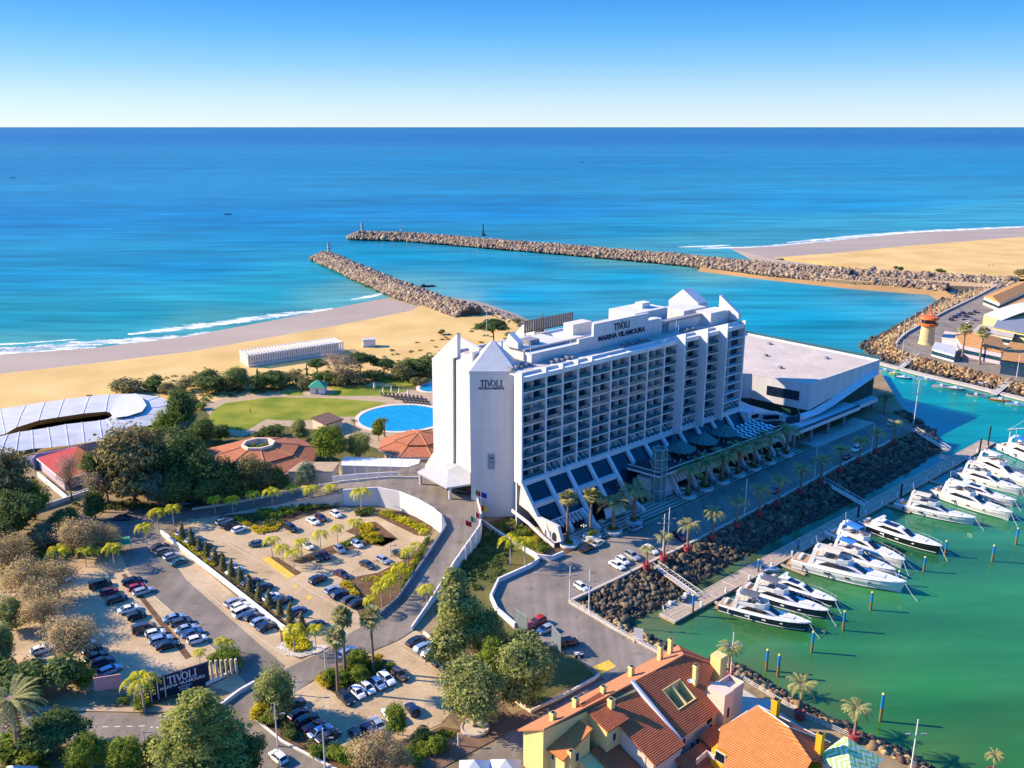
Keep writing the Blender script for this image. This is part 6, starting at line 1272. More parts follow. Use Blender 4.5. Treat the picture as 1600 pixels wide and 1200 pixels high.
def gangway(label, a, c, za, zc, w=1.7):
    A, B_ = W(*a, za), W(*c, zc); t = thing("gangway", label, "gangway", A); d = B_ - A; q = Vector((-d.y, d.x, 0)).normalized() * w / 2
    b = MB(); b.slab3([-q, d - q, d + q, q], .25); b.build("ramp", M_walk, t)
    for s in (-1, 1):
        b = MB(); n = 14; b.path([q * s + Vector((0, 0, 1.1)), d + q * s + Vector((0, 0, 1.1))], .06, 5)
        for k in range(n + 1): p = d * (k / n) + q * s; b.tube(p, p + Vector((0, 0, 1.1)), .04, n=4)
        for k in range(n): b.tube(d * (k / n) + q * s, d * ((k + 1) / n) + q * s + Vector((0, 0, 1.1)), .03, n=4)
        b.build("railing", M_white, t)
gangway("sloping gangway from the red palm pots down to the nearer end of the pontoon", (1024, 884), (1092, 932), .2, -1.6)
gangway("shaded gangway from the promenade to the middle of the pontoon", (1285, 752), (1352, 790), .2, -1.6); gangway("shaded gangway from the peninsula tip to the far end of the pontoon", (1428, 672), (1482, 704), .2, -1.6)
gangway("gangway down the rocks of the far quay beside the harbour tower", (1432, 553), (1404, 577), .2, -1.7, 2.4); gangway("gangway down the rocks near the blue building on the far quay", (1580, 594), (1553, 616), .2, -1.7, 2.4)
M_pileb = mat("blue_pile", (.01,.16,.42), .6, .3, .1, 1); M_pilec = mat("rusty_pile", (.20,.13,.06), .9, .1, .3, 1.5); M_pily = mat("yellow_cap", (.60,.48,.10), .6, .3, 0)
PILES = [(1268,1019,988,"off the bow of the nearest navy yacht",1),(1317,985,956,"off the bows of the second and third navy yachts",1),(1360,953,926,"beside the biggest white yacht's bow",1),(1403,914,893,"between the big white yacht and the blue canopied ones",1),(1443,893,871,"below the black yacht's bow",1),(1476,869,846,"to the right of the black yacht",1),(1550,877,853,"standing alone in green water, lower of two on the right",1),(1587,851,826,"standing alone in green water, upper of two on the right",1),
         (1197,1048,1016,"left one of the pair near the villas",1),(1215,1057,1024,"right one of the pair near the villas",1),(1375,1127,1085,"tallest, standing alone near the chevron kiosk",1),
         (1082,962,930,"piercing the near end of the pontoon",2),(1184,897,875,"piercing the pontoon beside the first moored yachts",2),(1246,862,842,"piercing the pontoon by the biggest white yacht",2),(1407,778,757,"in the shaded middle of the pontoon",3),(1340,812,790,"in shade where the pontoon meets the black yacht",3),(1530,709,686,"shaded, second from the pontoon's far end",3),(1543,700,667,"shaded, at the pontoon's far end",3)]
for x, y, top, s, kd in PILES:
    p = W(x, y, WZ); h = zat(p, top) - WZ
    t = thing("mooring_pile", ("blue topped mooring pile " if kd == 1 else "mooring pile with yellow cap " if kd == 2 else "dark mooring pile ") + s, "mooring pile", p)
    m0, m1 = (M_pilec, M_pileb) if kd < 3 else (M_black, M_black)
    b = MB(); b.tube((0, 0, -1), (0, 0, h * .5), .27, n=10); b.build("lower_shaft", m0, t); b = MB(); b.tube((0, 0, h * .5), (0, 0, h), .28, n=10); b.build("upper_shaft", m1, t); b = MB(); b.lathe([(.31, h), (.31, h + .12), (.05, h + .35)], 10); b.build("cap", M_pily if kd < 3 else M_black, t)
M_hw = mat("gelcoat_white", (.64,.63,.60), .3, .5, .02, .4, coat=.3); M_hn = mat("navy_hull", (.012,.018,.045), .2, .5, 0, coat=.5); M_hb = mat("black_hull", (.012,.012,.014), .2, .5, 0, coat=.5); M_bgl = mat("yacht_glass", (.012,.014,.022), .08, .6, 0)
M_teak = mat("teak_deck", (.36,.23,.13), .8, .2, .15, 3); M_bim = {"grey": mat("grey_bimini", (.10,.11,.13), .9, .1, .1, 1), "blue": mat("blue_bimini", (.03,.16,.42), .9, .1, .1, 1), "white": M_hw, "cream": mat("cream_bimini", (.55,.48,.38), .9, .1, .05, 1)}
M_cush = mat("deck_cushion", (.55,.53,.50), .9, .1, .05, 2); M_boot = mat("boot_stripe", (.62,.63,.66), .4, .4, 0); M_steel = mat("stainless", (.6,.6,.62), .3, .6, 0, metal=.6)
def yacht(label, a, c, hull="white", bim="white", fly=True, top="white", group=None):
    A, B_ = W(*a, WZ), W(*c, WZ); d = B_ - A; Ln = d.length; Bm = Ln * .118; fb = Ln * .086; t = thing("motor_yacht", label, "yacht", A, math.atan2(d.y, d.x), group or "motor yachts along the pontoon")
    HB = lambda x: Bm * (min(1, .86 + x * .7) if x < .2 else 1 if x < .5 else max(.015, (1 - ((x - .5) / .5) ** 2.2) ** .8)); SZ = lambda x: fb * (1.0 + .55 * max(0, x - .25) ** 1.3); xs = [0, .04, .15, .3, .45, .58, .7, .8, .88, .94, .98, 1.0]
    def sec(x, f0, f1, w0, w1): w = HB(x); z = SZ(x); return [(x * Ln, -w * w1, z * f1), (x * Ln, -w * w0, z * f0), (x * Ln, w * w0, z * f0), (x * Ln, w * w1, z * f1)]
    mh = {"white": M_hw, "navy": M_hn, "black": M_hb}[hull]
    b = MB(); rings = []
    for x in xs:
        w = HB(x); z = SZ(x); k = 1 - .5 * max(0, x - .5); X = x * Ln - (.035 * Ln * max(0, x - .6) / .4 if x > .6 else 0)
        rings.append([(x * Ln, -w, z), (lerp(X, x * Ln, .5), -w * .97, z * .62), (X, -w * .84 * k, z * .16), (X, 0, -.6), (X, w * .84 * k, z * .16), (lerp(X, x * Ln, .5), w * .97, z * .62), (x * Ln, w, z)])
    n = 7; vs = [p for r in rings for p in r]; b.add(vs, [(k * n + i, k * n + i + 1, (k + 1) * n + i + 1, (k + 1) * n + i) for k in range(len(xs) - 1) for i in range(n - 1)] + [tuple(range(n))]); b.build("hull", mh, t)
    b = MB(); b.loft([[(x * Ln, -HB(x) * .97, SZ(x) + .02), (x * Ln, -HB(x) * .9, SZ(x) + .16), (x * Ln, HB(x) * .9, SZ(x) + .16), (x * Ln, HB(x) * .97, SZ(x) + .02)] for x in xs]); b.build("deck", M_hw, t)
    b = MB()
    for s in (-1, 1): b.path([(x * Ln, s * HB(x) * 1.01, SZ(x) * 1.0) for x in xs], .07 + Ln * .001, 5)
    for s in (-1, 1): b.path([(max(0, x * Ln - (.035 * Ln * max(0, x - .6) / .4)), s * HB(x) * .86 * (1 - .5 * max(0, x - .5)), SZ(x) * .17) for x in xs[:-1]], .10, 4)
    b.build("rubbing_strake", M_boot, t)
    zd = fb * 1.08; H1 = Ln * .072
    b = MB(); b.bx(-Ln * .045, .02, -Bm * .78, Bm * .78, fb * .3, fb * .42); b.build("swim_platform", M_teak, t)
    b = MB(); b.bx(Ln * .01, Ln * .17, -Bm * .72, Bm * .72, zd * .97, zd + .14); b.build("aft_deck", M_teak, t)
    def cabin(x0, x1, z0, h, w, rake0, rake1, nm, m, nose=.5):
        b = MB(); r = []
        for f, z in ((0, z0), (.55, z0 + h * .55), (1, z0 + h)):
            q = []; X0 = x0 + rake0 * f; X1 = x1 - rake1 * f; ww = w * (1 - .16 * f)
            for xx, k in ((X0, 1), (lerp(X0, X1, .35), 1.0), (lerp(X0, X1, .72), .93), (lerp(X0, X1, .93), .72), (X1, nose)): q.append((xx, -ww * k, z))
            r.append(q + [(x, -y, z) for x, y, z in reversed(q)])
        b.loft(r); return b.build(nm, m, t)
    sal = cabin(.15 * Ln, .68 * Ln, zd, H1, Bm * .80, Ln * .02, Ln * .16, "saloon", M_hw)
    b = MB()
    for s in (-1, 1):
        w = Bm * .80; P = [(.24, .30, .985), (.50, .38, .955), (.585, .55, .86), (.50, .80, .86), (.32, .84, .90)]
        P = [(x * Ln, s * w * k * 1.03 * (1 - .16 * f * .4), zd + H1 * f) for x, f, k in P]; b.add(P, [(0, 1, 2, 3, 4)]); b.add([(p[0], p[1] - s * .12, p[2]) for p in P], [(0, 1, 2, 3, 4)])
    win = b.build("side_windows", M_bgl, t)
    b = MB(); w = Bm * .80; q0 = [(.655, -.40, .16), (.655, .40, .16), (.545, .50, .93), (.545, -.50, .93)]; b.slab3([(x * Ln + .10, y * w, zd + H1 * z + .10) for x, y, z in q0], .12)
    b.build("windscreen", M_bgl, t)
    b = MB()
    for s in (-1, 1):
        for x in (.33, .52, .70):
            z = SZ(x) * .66; xx = x * Ln; w = HB(x + .03); b = MB(); b.box((xx, s * (w * .985), z), (Ln * .042, .14, fb * .16)); b.build("porthole", M_bgl if hull == "white" else M_hw, t)
    z2 = zd + H1
    if fly:
        b = MB(); pts = [(.18, .72), (.40, .70), (.50, .52), (.535, .0), (.50, -.52), (.40, -.70), (.18, -.72)]; b.wall([(x * Ln, y * Bm, z2 - .05) for x, y in pts], [.6, .9, 1.2, 1.3, 1.2, .9, .6], .22); b.build("flybridge", M_hw, t)
        b = MB(); b.bx(.19 * Ln, .49 * Ln, -Bm * .6, Bm * .6, z2 - .02, z2 + .05); b.build("fly_deck", M_teak, t)
        b = MB(); b.bx(.22 * Ln, .30 * Ln, -Bm * .55, Bm * .55, z2 + .05, z2 + .55); b.bx(.40 * Ln, .45 * Ln, -Bm * .45, Bm * .1, z2 + .05, z2 + .75); b.build("fly_seats", M_cush, t)
        b = MB()
        for s in (-1, 1): b.slab3([(.15 * Ln, s * Bm * .72, zd + .2), (.20 * Ln, s * Bm * .72, zd + .2), (.225 * Ln, s * Bm * .66, z2 + 2.1), (.19 * Ln, s * Bm * .66, z2 + 2.1)], .22 * s)
        b.bx(.185 * Ln, .23 * Ln, -Bm * .68, Bm * .68, z2 + 2.0, z2 + 2.25); b.build("radar_arch", M_hw, t)
        b = MB(); b.lathe([(.45, 0), (.5, .3), (.3, .6), (.05, .7)], 10, (.205 * Ln, -.6, z2 + 2.25)); b.lathe([(.35, 0), (.4, .25), (.05, .6)], 10, (.205 * Ln, .8, z2 + 2.25)); b.build("radome", M_hw, t)
        b = MB(); b.tube((.20 * Ln, .2, z2 + 2.2), (.18 * Ln, .2, z2 + 5), .04, n=4); b.build("antenna", M_white, t)
        if bim:
            b = MB(); b.loft([[(x * Ln, -Bm * .66, z2 + 2.35), (x * Ln, -Bm * .3, z2 + 2.6), (x * Ln, Bm * .3, z2 + 2.6), (x * Ln, Bm * .66, z2 + 2.35)] for x in (.235, .30, .36, .42)]); b.build("bimini_top", M_bim[bim], t)
            b = MB()
            for x in (.28, .41):
                for s in (-1, 1): b.tube((x * Ln, s * Bm * .64, z2 + .3), (x * Ln, s * Bm * .64, z2 + 2.4), .04, n=4)
            b.build("bimini_frame", M_steel, t)
    else:
        b = MB(); b.bx(.30 * Ln, .46 * Ln, -Bm * .42, Bm * .42, z2 - .02, z2 + .07); b.build("sunroof", M_bgl, t)
        b = MB()
        for s in (-1, 1): b.slab3([(.16 * Ln, s * Bm * .7, zd + .4), (.22 * Ln, s * Bm * .7, zd + .4), (.26 * Ln, s * Bm * .6, z2 + .9), (.23 * Ln, s * Bm * .6, z2 + .9)], .2 * s)
        b.bx(.225 * Ln, .265 * Ln, -Bm * .62, Bm * .62, z2 + .85, z2 + 1.05); b.build("radar_arch", M_hw, t)
        if bim: b = MB(); b.bx(.02 * Ln, .2 * Ln, -Bm * .6, Bm * .6, zd + 2.0, zd + 2.12); b.build("aft_awning", M_bim[bim], t)
    b = MB(); zf = SZ(.76) + .17; b.bx(.70 * Ln, .82 * Ln, -Bm * .34, Bm * .34, zf, zf + .22); b.build("foredeck_cushion", M_cush, t)
    b = MB(); rl = [.55, .68, .8, .9, .97, 1.0]
    L1 = [(x * Ln, -HB(x) * .93, SZ(x) + .95) for x in rl] + [(x * Ln, HB(x) * .93, SZ(x) + .95) for x in reversed(rl)]; b.path(L1, .04, 4)
    for p in L1: b.tube((p[0], p[1], p[2] - .85), p, .03, n=4)
    b.build("bow_rail", M_steel, t)
    b = MB(); b.box((.06 * Ln, 0, zd + .35), (Ln * .03, Bm * 1.1, .55)); b.build("aft_seat", M_cush, t)
    for s in (-1, 1): b = MB(); b.path([(.985 * Ln, s * .3, SZ(1) * .95), (1.06 * Ln, s * Ln * .05, SZ(1) * .35), (1.12 * Ln, s * Ln * .085, .1)], .05, 4); b.build("mooring_line", M_cush, t)
    for s in (-1, 1):
        for x in (.12, .36): b = MB(); w_ = HB(x) * 1.04; b.tube((x * Ln, s * w_, fb * .3), (x * Ln, s * w_, fb * .85), .16, n=6); b.build("fender", M_navy if hull == "white" else M_hw, t)
    return t
yacht("white topped yacht with navy hull, lowest of the row at the pontoon's near end", (1126, 950), (1266, 988), "navy", "grey")
yacht("navy hulled yacht with cream foredeck and grey bimini, second from the pontoon's near end", (1160, 925), (1294, 969), "navy", "grey")
yacht("low sporty yacht with navy hull and three roof vents, third from the near end", (1200, 910), (1306, 951), "navy", None, False)
yacht("biggest white yacht with long hull windows and cream sunshade, red flag astern", (1240, 882), (1414, 928), "white", "cream")
yacht("white yacht with a blue canopy lying right behind the biggest white yacht", (1288, 862), (1398, 903), "white", "blue")
yacht("white yacht with blue aft canopy next to the glossy black yacht", (1296, 838), (1412, 890), "white", "blue")
yacht("sleek glossy black yacht with white foredeck cushion", (1346, 822), (1470, 868), "black", None, False)
yacht("white yacht with dark angular hull windows and half its stern in shade", (1400, 792), (1524, 822), "white", "cream")
yacht("long white yacht with sunlit flat roof to the right of the angular windowed one", (1458, 772), (1580, 815), "white", "white")
yacht("low white yacht mostly hidden behind the long white one", (1484, 762), (1586, 793), "white", None, False)
yacht("cream white yacht with a tall radar arch, third row towards the far end", (1492, 742), (1595, 775), "white", "cream")
yacht("white yacht with navy hull band near the far end of the pontoon", (1520, 724), (1612, 766), "white", "white")
yacht("white yacht cut by the photograph's right edge at the far end of the pontoon", (1565, 702), (1660, 742), "white", "blue")
t = thing("boom_mast", "slanting pale mast with rigging lines at the right edge above the last yacht", "mast", W(1572, 690, WZ)); b = MB(); b.tube((0, 0, 4.5), (16, -3, 7), .22, n=6); b.tube((1, 0, 0), (1, 0, 5), .2, n=6); b.build("spar", M_cush, t)
for k in (0, 1): b = MB(); b.tube((1 + 4 * k, -.4 * k, 5), (24 + 4 * k, 6, 16), .05, n=4); b.build("stay", M_white, t)
def smallboat(label, a, ln, ang, col, inside, cat="boat", name="small_boat", z=WZ):
    t = thing(name, label, cat, W(*a, z), ang); w = ln * .19; xs = [0, .3, .6, .85, 1]; hb = [.9, 1, .9, .55, .04]; b = MB()
    b.loft([[(x * ln - ln / 2, -w * h, .75 + .25 * x), (x * ln - ln / 2, -w * h * .7, 0), (x * ln - ln / 2, w * h * .7, 0), (x * ln - ln / 2, w * h, .75 + .25 * x)] for x, h in zip(xs, hb)]); b.build("hull", col, t)
    b = MB(); b.loft([[(x * ln * .88 - ln * .44, -w * h * .8, .80 + .25 * x), (x * ln * .88 - ln * .44, w * h * .8, .80 + .25 * x), (x * ln * .88 - ln * .44, w * h * .8, .86 + .25 * x), (x * ln * .88 - ln * .44, -w * h * .8, .86 + .25 * x)] for x, h in zip(xs, hb)]); b.build("inside", inside, t)
    b = MB(); b.bx(-ln * .1, ln * .05, -w * .5, w * .5, .8, 1.6); b.build("console", M_hw, t); b = MB(); b.bx(-ln * .54, -ln * .47, -.25, .25, .3, 1.4); b.build("outboard_motor", M_black, t); return t
M_orange = mat("orange_hull", (.60,.16,.04), .5, .4, 0); M_yb = mat("yellow_hull", (.62,.55,.08), .5, .4, 0); M_bb = mat("blue_hull", (.04,.20,.40), .5, .4, 0)
SB = [(1383,578,6,M_hw,M_bb,"small white boat first at the left end of the far pontoon"),(1397,582,4,M_yb,M_hw,"tiny yellow boat near the left end of the far pontoon"),(1412,589,6,M_bb,M_hw,"small blue boat second from the left along the far pontoon"),(1447,592,7,M_hw,M_bb,"white open boat alone along the middle of the far pontoon"),(1471,603,6.5,M_hw,M_grey,"white boat with grey inside, left one of a pair on the far pontoon"),(1493,606,6.5,M_grey,M_hw,"grey inflatable boat, right one of a pair on the far pontoon"),(1525,617,6.5,M_hw,M_black,"white boat with dark inside just left of the orange boat"),(1563,624,7,M_orange,M_plank,"bright orange open boat on the far pontoon"),(1588,631,7,M_hw,M_bb,"white and blue boat at the right edge beyond the orange boat"),(1540,612,7,M_bb,M_hw,"blue cabin boat moored inside the far pontoon")]
for x, y, ln, c1_, c2_, s in SB: smallboat(s, (x, y + (3 if 'inside' not in s.split()[-4:] and 'blue cabin' not in s else -10)), ln * 1.15, R(-32), c1_, c2_)
smallboat("white dinghy floating beside the pontoon's near end", (1047, 949), 4.2, R(45), M_hw, M_grey, "dinghy", "dinghy"); smallboat("grey covered dinghy lying on the pontoon's near end", (1071, 936), 4.2, R(45), M_grey, M_grey, "dinghy", "dinghy", -1.7); smallboat("white jet boat between the pontoon and the biggest white yacht", (1205, 893), 4.0, R(-10), M_hw, M_bb, "dinghy", "dinghy")
M_far = mat("far_boat", (.05,.05,.06), .7, .2, 0)
for x, y, s in ((20,278,"tiny dark boat far out at the left edge of the sea"),(356,335,"tiny dark boat on the sea above the left breakwater"),(910,254,"tiny dark boat far out on the middle of the sea"),(963,233,"faintest tiny boat near the horizon")): smallboat(s, (x, y), 9, R(10), M_far, M_far, "boat", "fishing_boat")
t = thing("moored_barge", "small dark barge near the channel side of the nearer breakwater", "boat", W(668, 448, WZ), R(20)); b = MB(); b.bx(-5, 5, -1.6, 1.6, 0, 1); b.bx(-4, -2, -1, 1, 1, 2); b.build("hull", M_far, t)
# ================================================================ trees
T = [
 # key, name, label, foot x, y, top y, width
 ("feathery","broadleaf_tree","big feathery olive green tree at the bottom edge below the navy sign",318,1228,1076,1.75),("tallpine","tall_tree","tallest dense green tree beside the ramp and the lower car park",716,1040,884,1.15),
 ("olive","olive_tree","round olive tree over the brown paved circle with kerbed trunk",742,1138,1040,1.05),("olive","olive_tree","broad olive tree on the dark grass bank",822,1102,1000,1.0),("bright","conifer_tree","slender yellow green conifer between the two broad olive trees",768,1092,1002,.55),
 ("olive","olive_tree","smaller greyish olive tree behind the slender conifer",762,1030,955,.8),("dshrub","bushy_shrub","dark bush by the mesh sign next to the red car",818,1022,990,1.3),("olive","olive_tree","small olive tree on the verge at the road junction",432,1122,1042,.9),
 ("brown","bare_tree","brown leafed tree above the left lane, nearest the shaded lawn",122,872,812,1.25),("brown","bare_tree","wide brown leafed tree left of the green canopy",48,945,872,1.3),("brown","bare_tree","brown leafed tree left of the dark green van",72,990,928,1.15),("brown","bare_tree","brown leafed tree left of the white parked cars",112,1045,968,1.2),("brown","bare_tree","brown leafed tree at the photograph's left edge beside the shaded lawn",14,905,835,1.1),
 ("bare","bare_tree","bare pinkish tree right of the yard of the red roofed house",160,800,722,.9),("bare","bare_tree","thin bare tree standing against the red roof",113,782,705,.6),("bare","bare_tree","tall bare vine covered tree among the dark trees",268,745,672,.45),("bare","bare_tree","bare tree beside the beach pavilion's right end",532,600,545,1.3),
 ("rust","dense_tree","tall rusty dark tree at the left edge above the shaded yard",12,825,700,.75),("bright","leafy_tree","green leafy tree in front of the left edge's rusty tree",55,812,752,1.1),("oak","dense_tree","dark tree beside the white yard wall at far left",30,850,770,1.0),
 ("rust","dense_tree","largest rusty brown tree in the middle of the dark grove",212,792,668,.95),("rust","dense_tree","second rusty tree right of the largest rusty tree",238,770,690,.8),("oak","dense_tree","tall dark green tree at the right of the rusty grove",290,778,672,.85),("bluegreen","weeping_tree","pale blue green weeping tree above the shaded road",250,800,742,.8),("oak","dense_tree","dark green tree left of the rusty grove",170,790,700,.7),
 ("oak","dense_tree","dark tree above the parked black car on the shaded road",318,786,705,1.0),("oak","dense_tree","dark tree in front of the octagonal restaurant's left side",352,784,715,1.05),("rust","dense_tree","dark rusty tree in front of the octagonal restaurant's middle",395,776,712,1.0),("oak","dense_tree","low dark tree below the octagonal restaurant's right side",432,772,728,1.0),("bluegreen","leafy_tree","blue green young tree by the cream service building",482,760,722,1.0),
 ("oak","dense_tree","dark tree between the ring tent and the lawn, nearest the tent",285,672,606,.9),("oak","dense_tree","dark tree at the lawn's left end",322,700,655,1.0),("bright","leafy_tree","green tree beside the tent's rounded right end",262,690,640,1.1),("oak","dense_tree","dark tree left of the octagonal restaurant",300,730,680,1.0),("oak","dense_tree","shrubby dark tree on the path above the octagonal restaurant",345,690,664,1.1),
 ("bright","leafy_tree","round bright green tree right of the octagonal restaurant",518,727,668,1.05),("olive","leafy_tree","round olive green tree by the large pool",562,722,676,.9),("olive","leafy_tree","small tree beside the garden kiosk's left side",468,688,655,1.0),("bluegreen","leafy_tree","blue grey bush in front of the garden kiosk",525,690,664,1.1),("oak","dense_tree","low dark tree below the garden path",500,700,672,.9),("bright","leafy_tree","bright green bush at the pool's lower edge",592,690,655,.7),("dshrub","bushy_shrub","dark bush above the octagonal restaurant's courtyard",418,684,664,1.3),
 ("pine","pine_tree","dark pine alone on the sand behind the hotel's towers",771,536,500,1.15),("greycypress","conifer_tree","small dark conifer beside the hotel's rear roof edge",847,520,490,.7),
 ("pine","pine_tree","flat topped pine on the beach edge right of the pavilion",563,588,553,1.1),("pine","pine_tree","second flat topped pine near the palm by the small pool",600,588,562,1.2),("pine","pine_tree","dark pine bush left of the bare tree by the pavilion",497,590,562,.9),("cypress","cypress_tree","dark cypress left of the beach pavilion's middle",404,606,576,1.2),("cypress","cypress_tree","slim cypress behind the gazebo",480,590,566,.6),
 ("dshrub","ball_tree","dark rounded umbrella tree at the left edge above the date palm",52,1092,1034,1.15),("dshrub","bushy_shrub","dark bushes at the left edge beside the lower road",5,1075,1030,1.3),("olive","leafy_tree","pale olive tree at the left edge beside the lower car park",6,1040,975,.8),
 ("pine","pine_tree","olive green flat topped tree at the bottom left corner",88,1180,1128,1.35),("gshrub","bushy_shrub","bright green bush at the bottom left corner",20,1190,1150,1.3),("bright","leafy_tree","dark green tree at the bottom edge right of the bottom left pine",140,1212,1152,1.0),("bright","leafy_tree","green tree at the bottom edge left of the big feathery tree",205,1215,1158,1.1),("oak","dense_tree","dark tree at the bottom edge left of the big feathery tree",245,1200,1150,.9),("oak","dense_tree","dark tree at the bottom edge right of the big feathery tree",385,1215,1150,.9),
 ("brown","bare_tree","brown bush below the lowest car park at the bottom edge",588,1215,1150,1.2),("brown","bare_tree","rounded brown shrub left of the olive tree's paved circle",622,1212,1158,.9),("bright","leafy_tree","bright green sapling beside the white car in the lowest car row",622,1148,1100,.8),
 ("oak","dense_tree","dark shrubby tree at the very left edge by the shaded lawn",10,870,815,.9),("brown","bare_tree","pale brown tree right of the shaded lawn",178,862,820,.9),
]
for key, nm, lb, x, y, top, wd in T: plant(key, nm, lb, "tree" if "shrub" not in nm else "bush", (x, y), top, None, wd)
 # fill of the dark grove and the lane's left side
T2 = [("oak","dense_tree","dark tree behind the largest rusty tree",222,750,668,1.0),("rust","dense_tree","rusty tree between the red roof and the largest rusty tree",188,765,702,.9),("oak","dense_tree","dark tree below the tent's rounded end",262,725,668,1.0),("oak","dense_tree","dark tree right of the pale weeping tree",280,798,735,.95),("oak","dense_tree","low dark tree on the shaded road's upper side, fourth from the weeping tree",330,792,742,1.0),("oak","dense_tree","low dark tree below the octagonal restaurant's left eave",372,784,735,.95),("rust","dense_tree","low rusty tree below the octagonal restaurant's front",412,778,734,.9),("oak","dense_tree","dark tree between the octagonal restaurant and the weeping tree",312,765,705,.9),
 ("bright","leafy_tree","green tree above the pale weeping tree",262,762,712,.8),("oak","dense_tree","dark tree beside the yard's right wall",150,812,765,.9),("bluegreen","leafy_tree","grey green bush above the shaded lawn's right end",72,858,818,1.0),("oak","dense_tree","dark bush left of the white gateway",108,842,796,1.1),("brown","bare_tree","brown leafed tree between the two left palms and the green canopy",92,935,872,1.2),("brown","bare_tree","brown leafed tree above the white car left of the billboard",128,1022,965,1.0),("brown","bare_tree","pale brown tree behind the left end of the green canopy",150,868,818,1.0),("brown","bare_tree","brown leafed tree in the middle of the left brown grove",62,968,905,1.2),("olive","leafy_tree","olive bush at the left edge by the brown grove",18,985,935,1.0),("bright","leafy_tree","green bush under the brown grove's lower end",125,1062,1035,1.0)]
for key, nm, lb, x, y, top, wd in T2: plant(key, nm, lb, "tree", (x, y), top, None, wd)
SH = [("shrub","on the beach edge above the tent",202,612,22),("dshrub","on the beach edge, right of the tent's top",240,610,18),("shrub","on the beach edge left of the lawn path",272,614,16),("shrub","above the lawn's left corner",310,606,20),("dshrub","above the lawn's left path bend",330,612,26),("shrub","on the beach edge, left of the pavilion",352,606,24),("olive","above the lawn left of the cypress",372,610,30),("dshrub","right of the dark cypress",425,608,26),("shrub","below the pavilion's middle",452,600,20),("shrub","below the pavilion's right half",478,606,14),("dshrub","between the gazebo and the bare tree",515,600,18),("shrub","right of the bare tree",548,600,20),("dshrub","between the two flat topped pines",582,594,16),("shrub","behind the palm near the small pool",628,590,22),("dshrub","left of the hotel's rear tower",655,588,26),("dshrub","touching the hotel's rear tower",672,584,28),("shrub","above the small pool",655,600,10),("shrub","above the hotel's left tower on the dune",690,523,9),("shrub","on the dune near the channel",806,505,9),("shrub","on the dune right of the lone pine",800,528,12),("gshrub","growing on the nearer breakwater's rocks",660,470,12),("gshrub","second one growing on the nearer breakwater's rocks",648,466,10),("shrub","on the far beach rocks at the right edge",1597,432,14),("dshrub","among the far breakwater rocks",1405,424,9),("dshrub","among the far breakwater rocks, further right",1470,427,8),
      ("shrub","in the lawn corner by the tent",296,632,16),("gshrub","below the lawn path's left bend",312,640,12),("gshrub","on the garden bank under the tower",812,842,16),("yshrub","on the sunny bank near the brick path",835,852,14),("gshrub","on the sunny bank near the white wall",850,862,14),("shrub","next to the garden palms by the tower",800,828,12),("shrub","right of the service building",548,738,14),("gshrub","behind the flagpoles",600,742,14),("gshrub","behind the flagpoles, right end",640,742,14),
      ("gshrub","left of the pink billboard",125,1072,26),("shrub","beside the white car left of the billboard",112,1058,20),("gshrub","in front of the navy sign's left end",226,1105,18),("gshrub","behind the navy sign's right end",352,1042,26),("gshrub","right of the navy sign",364,1040,22),("gshrub","left of the pink billboard's posts",195,1098,10),("shrub","on the verge below the olive tree",420,1120,20),("yshrub","on the verge's left corner",408,1118,22),("gshrub","at the verge's left corner near the kerb",420,1132,14),("dshrub","on the verge beside the convertible",455,1152,16),("gshrub","below the lowest cars at the bottom edge",500,1180,18),("gshrub","below the lowest car row's middle",525,1185,22),("gshrub","right of the bottom lamp post",545,1190,26),("dshrub","left of the brown bush",560,1180,24),("gshrub","near the bottom of the lowest car park",668,1172,18),("dshrub","below the paved circle's left side",690,1170,18),("dshrub","at the paved circle's lower left",655,1160,20),("gshrub","at the bottom edge near the brown shrub",640,1196,22)]
for key, s, x, y, hp in SH:
    nm = {"shrub": "scrubby olive brown", "dshrub": "dark green", "gshrub": "bright green", "yshrub": "yellow", "olive": "grey olive"}[key]
    plant(key, "garden_shrub", nm + " shrub " + s, "shrub", (x, y), y - hp * (1.2 if x < 690 and 560 < y < 616 else 1), None, 1.3 if x < 690 and 560 < y < 616 else 1)
for x, y, hp, s in ((560,1045,26,"largest, between the palm trunks"),(562,1066,22,"in front of the right fan palm"),(536,1068,18,"in the middle of the island"),(516,1066,18,"at the island's left side"),(586,1045,14,"behind the right fan palm"),(611,1048,12,"at the island's right tip"),(682,1176,22,"below the olive tree's paved circle")): plant("ball", "clipped_bush", "clipped round green bush " + s, "bush", (x, y), y - hp)
for x, y, hp, s in ((503,1068,14,"at the island's left corner"),(510,1076,10,"at the island's lower left edge"),(592,1034,12,"at the island's right side"),(540,925,14,"")):
    if s: plant("yshrub", "garden_shrub", "yellow shrub " + s, "shrub", (x, y), y - hp)
P_ = polyline([W(x, y) for x, y in [(286,842),(302,852),(352,893),(402,934),(472,988)]], 14)
for k, p in enumerate(P_): plant("greycypress", "young_tree", "young grey green tree, %s from the top in the bed along the long white wall" % ORD[k], "tree", None, None, random.uniform(4.0, 5.2), 1.75, loc=p, group="young trees along the white wall")
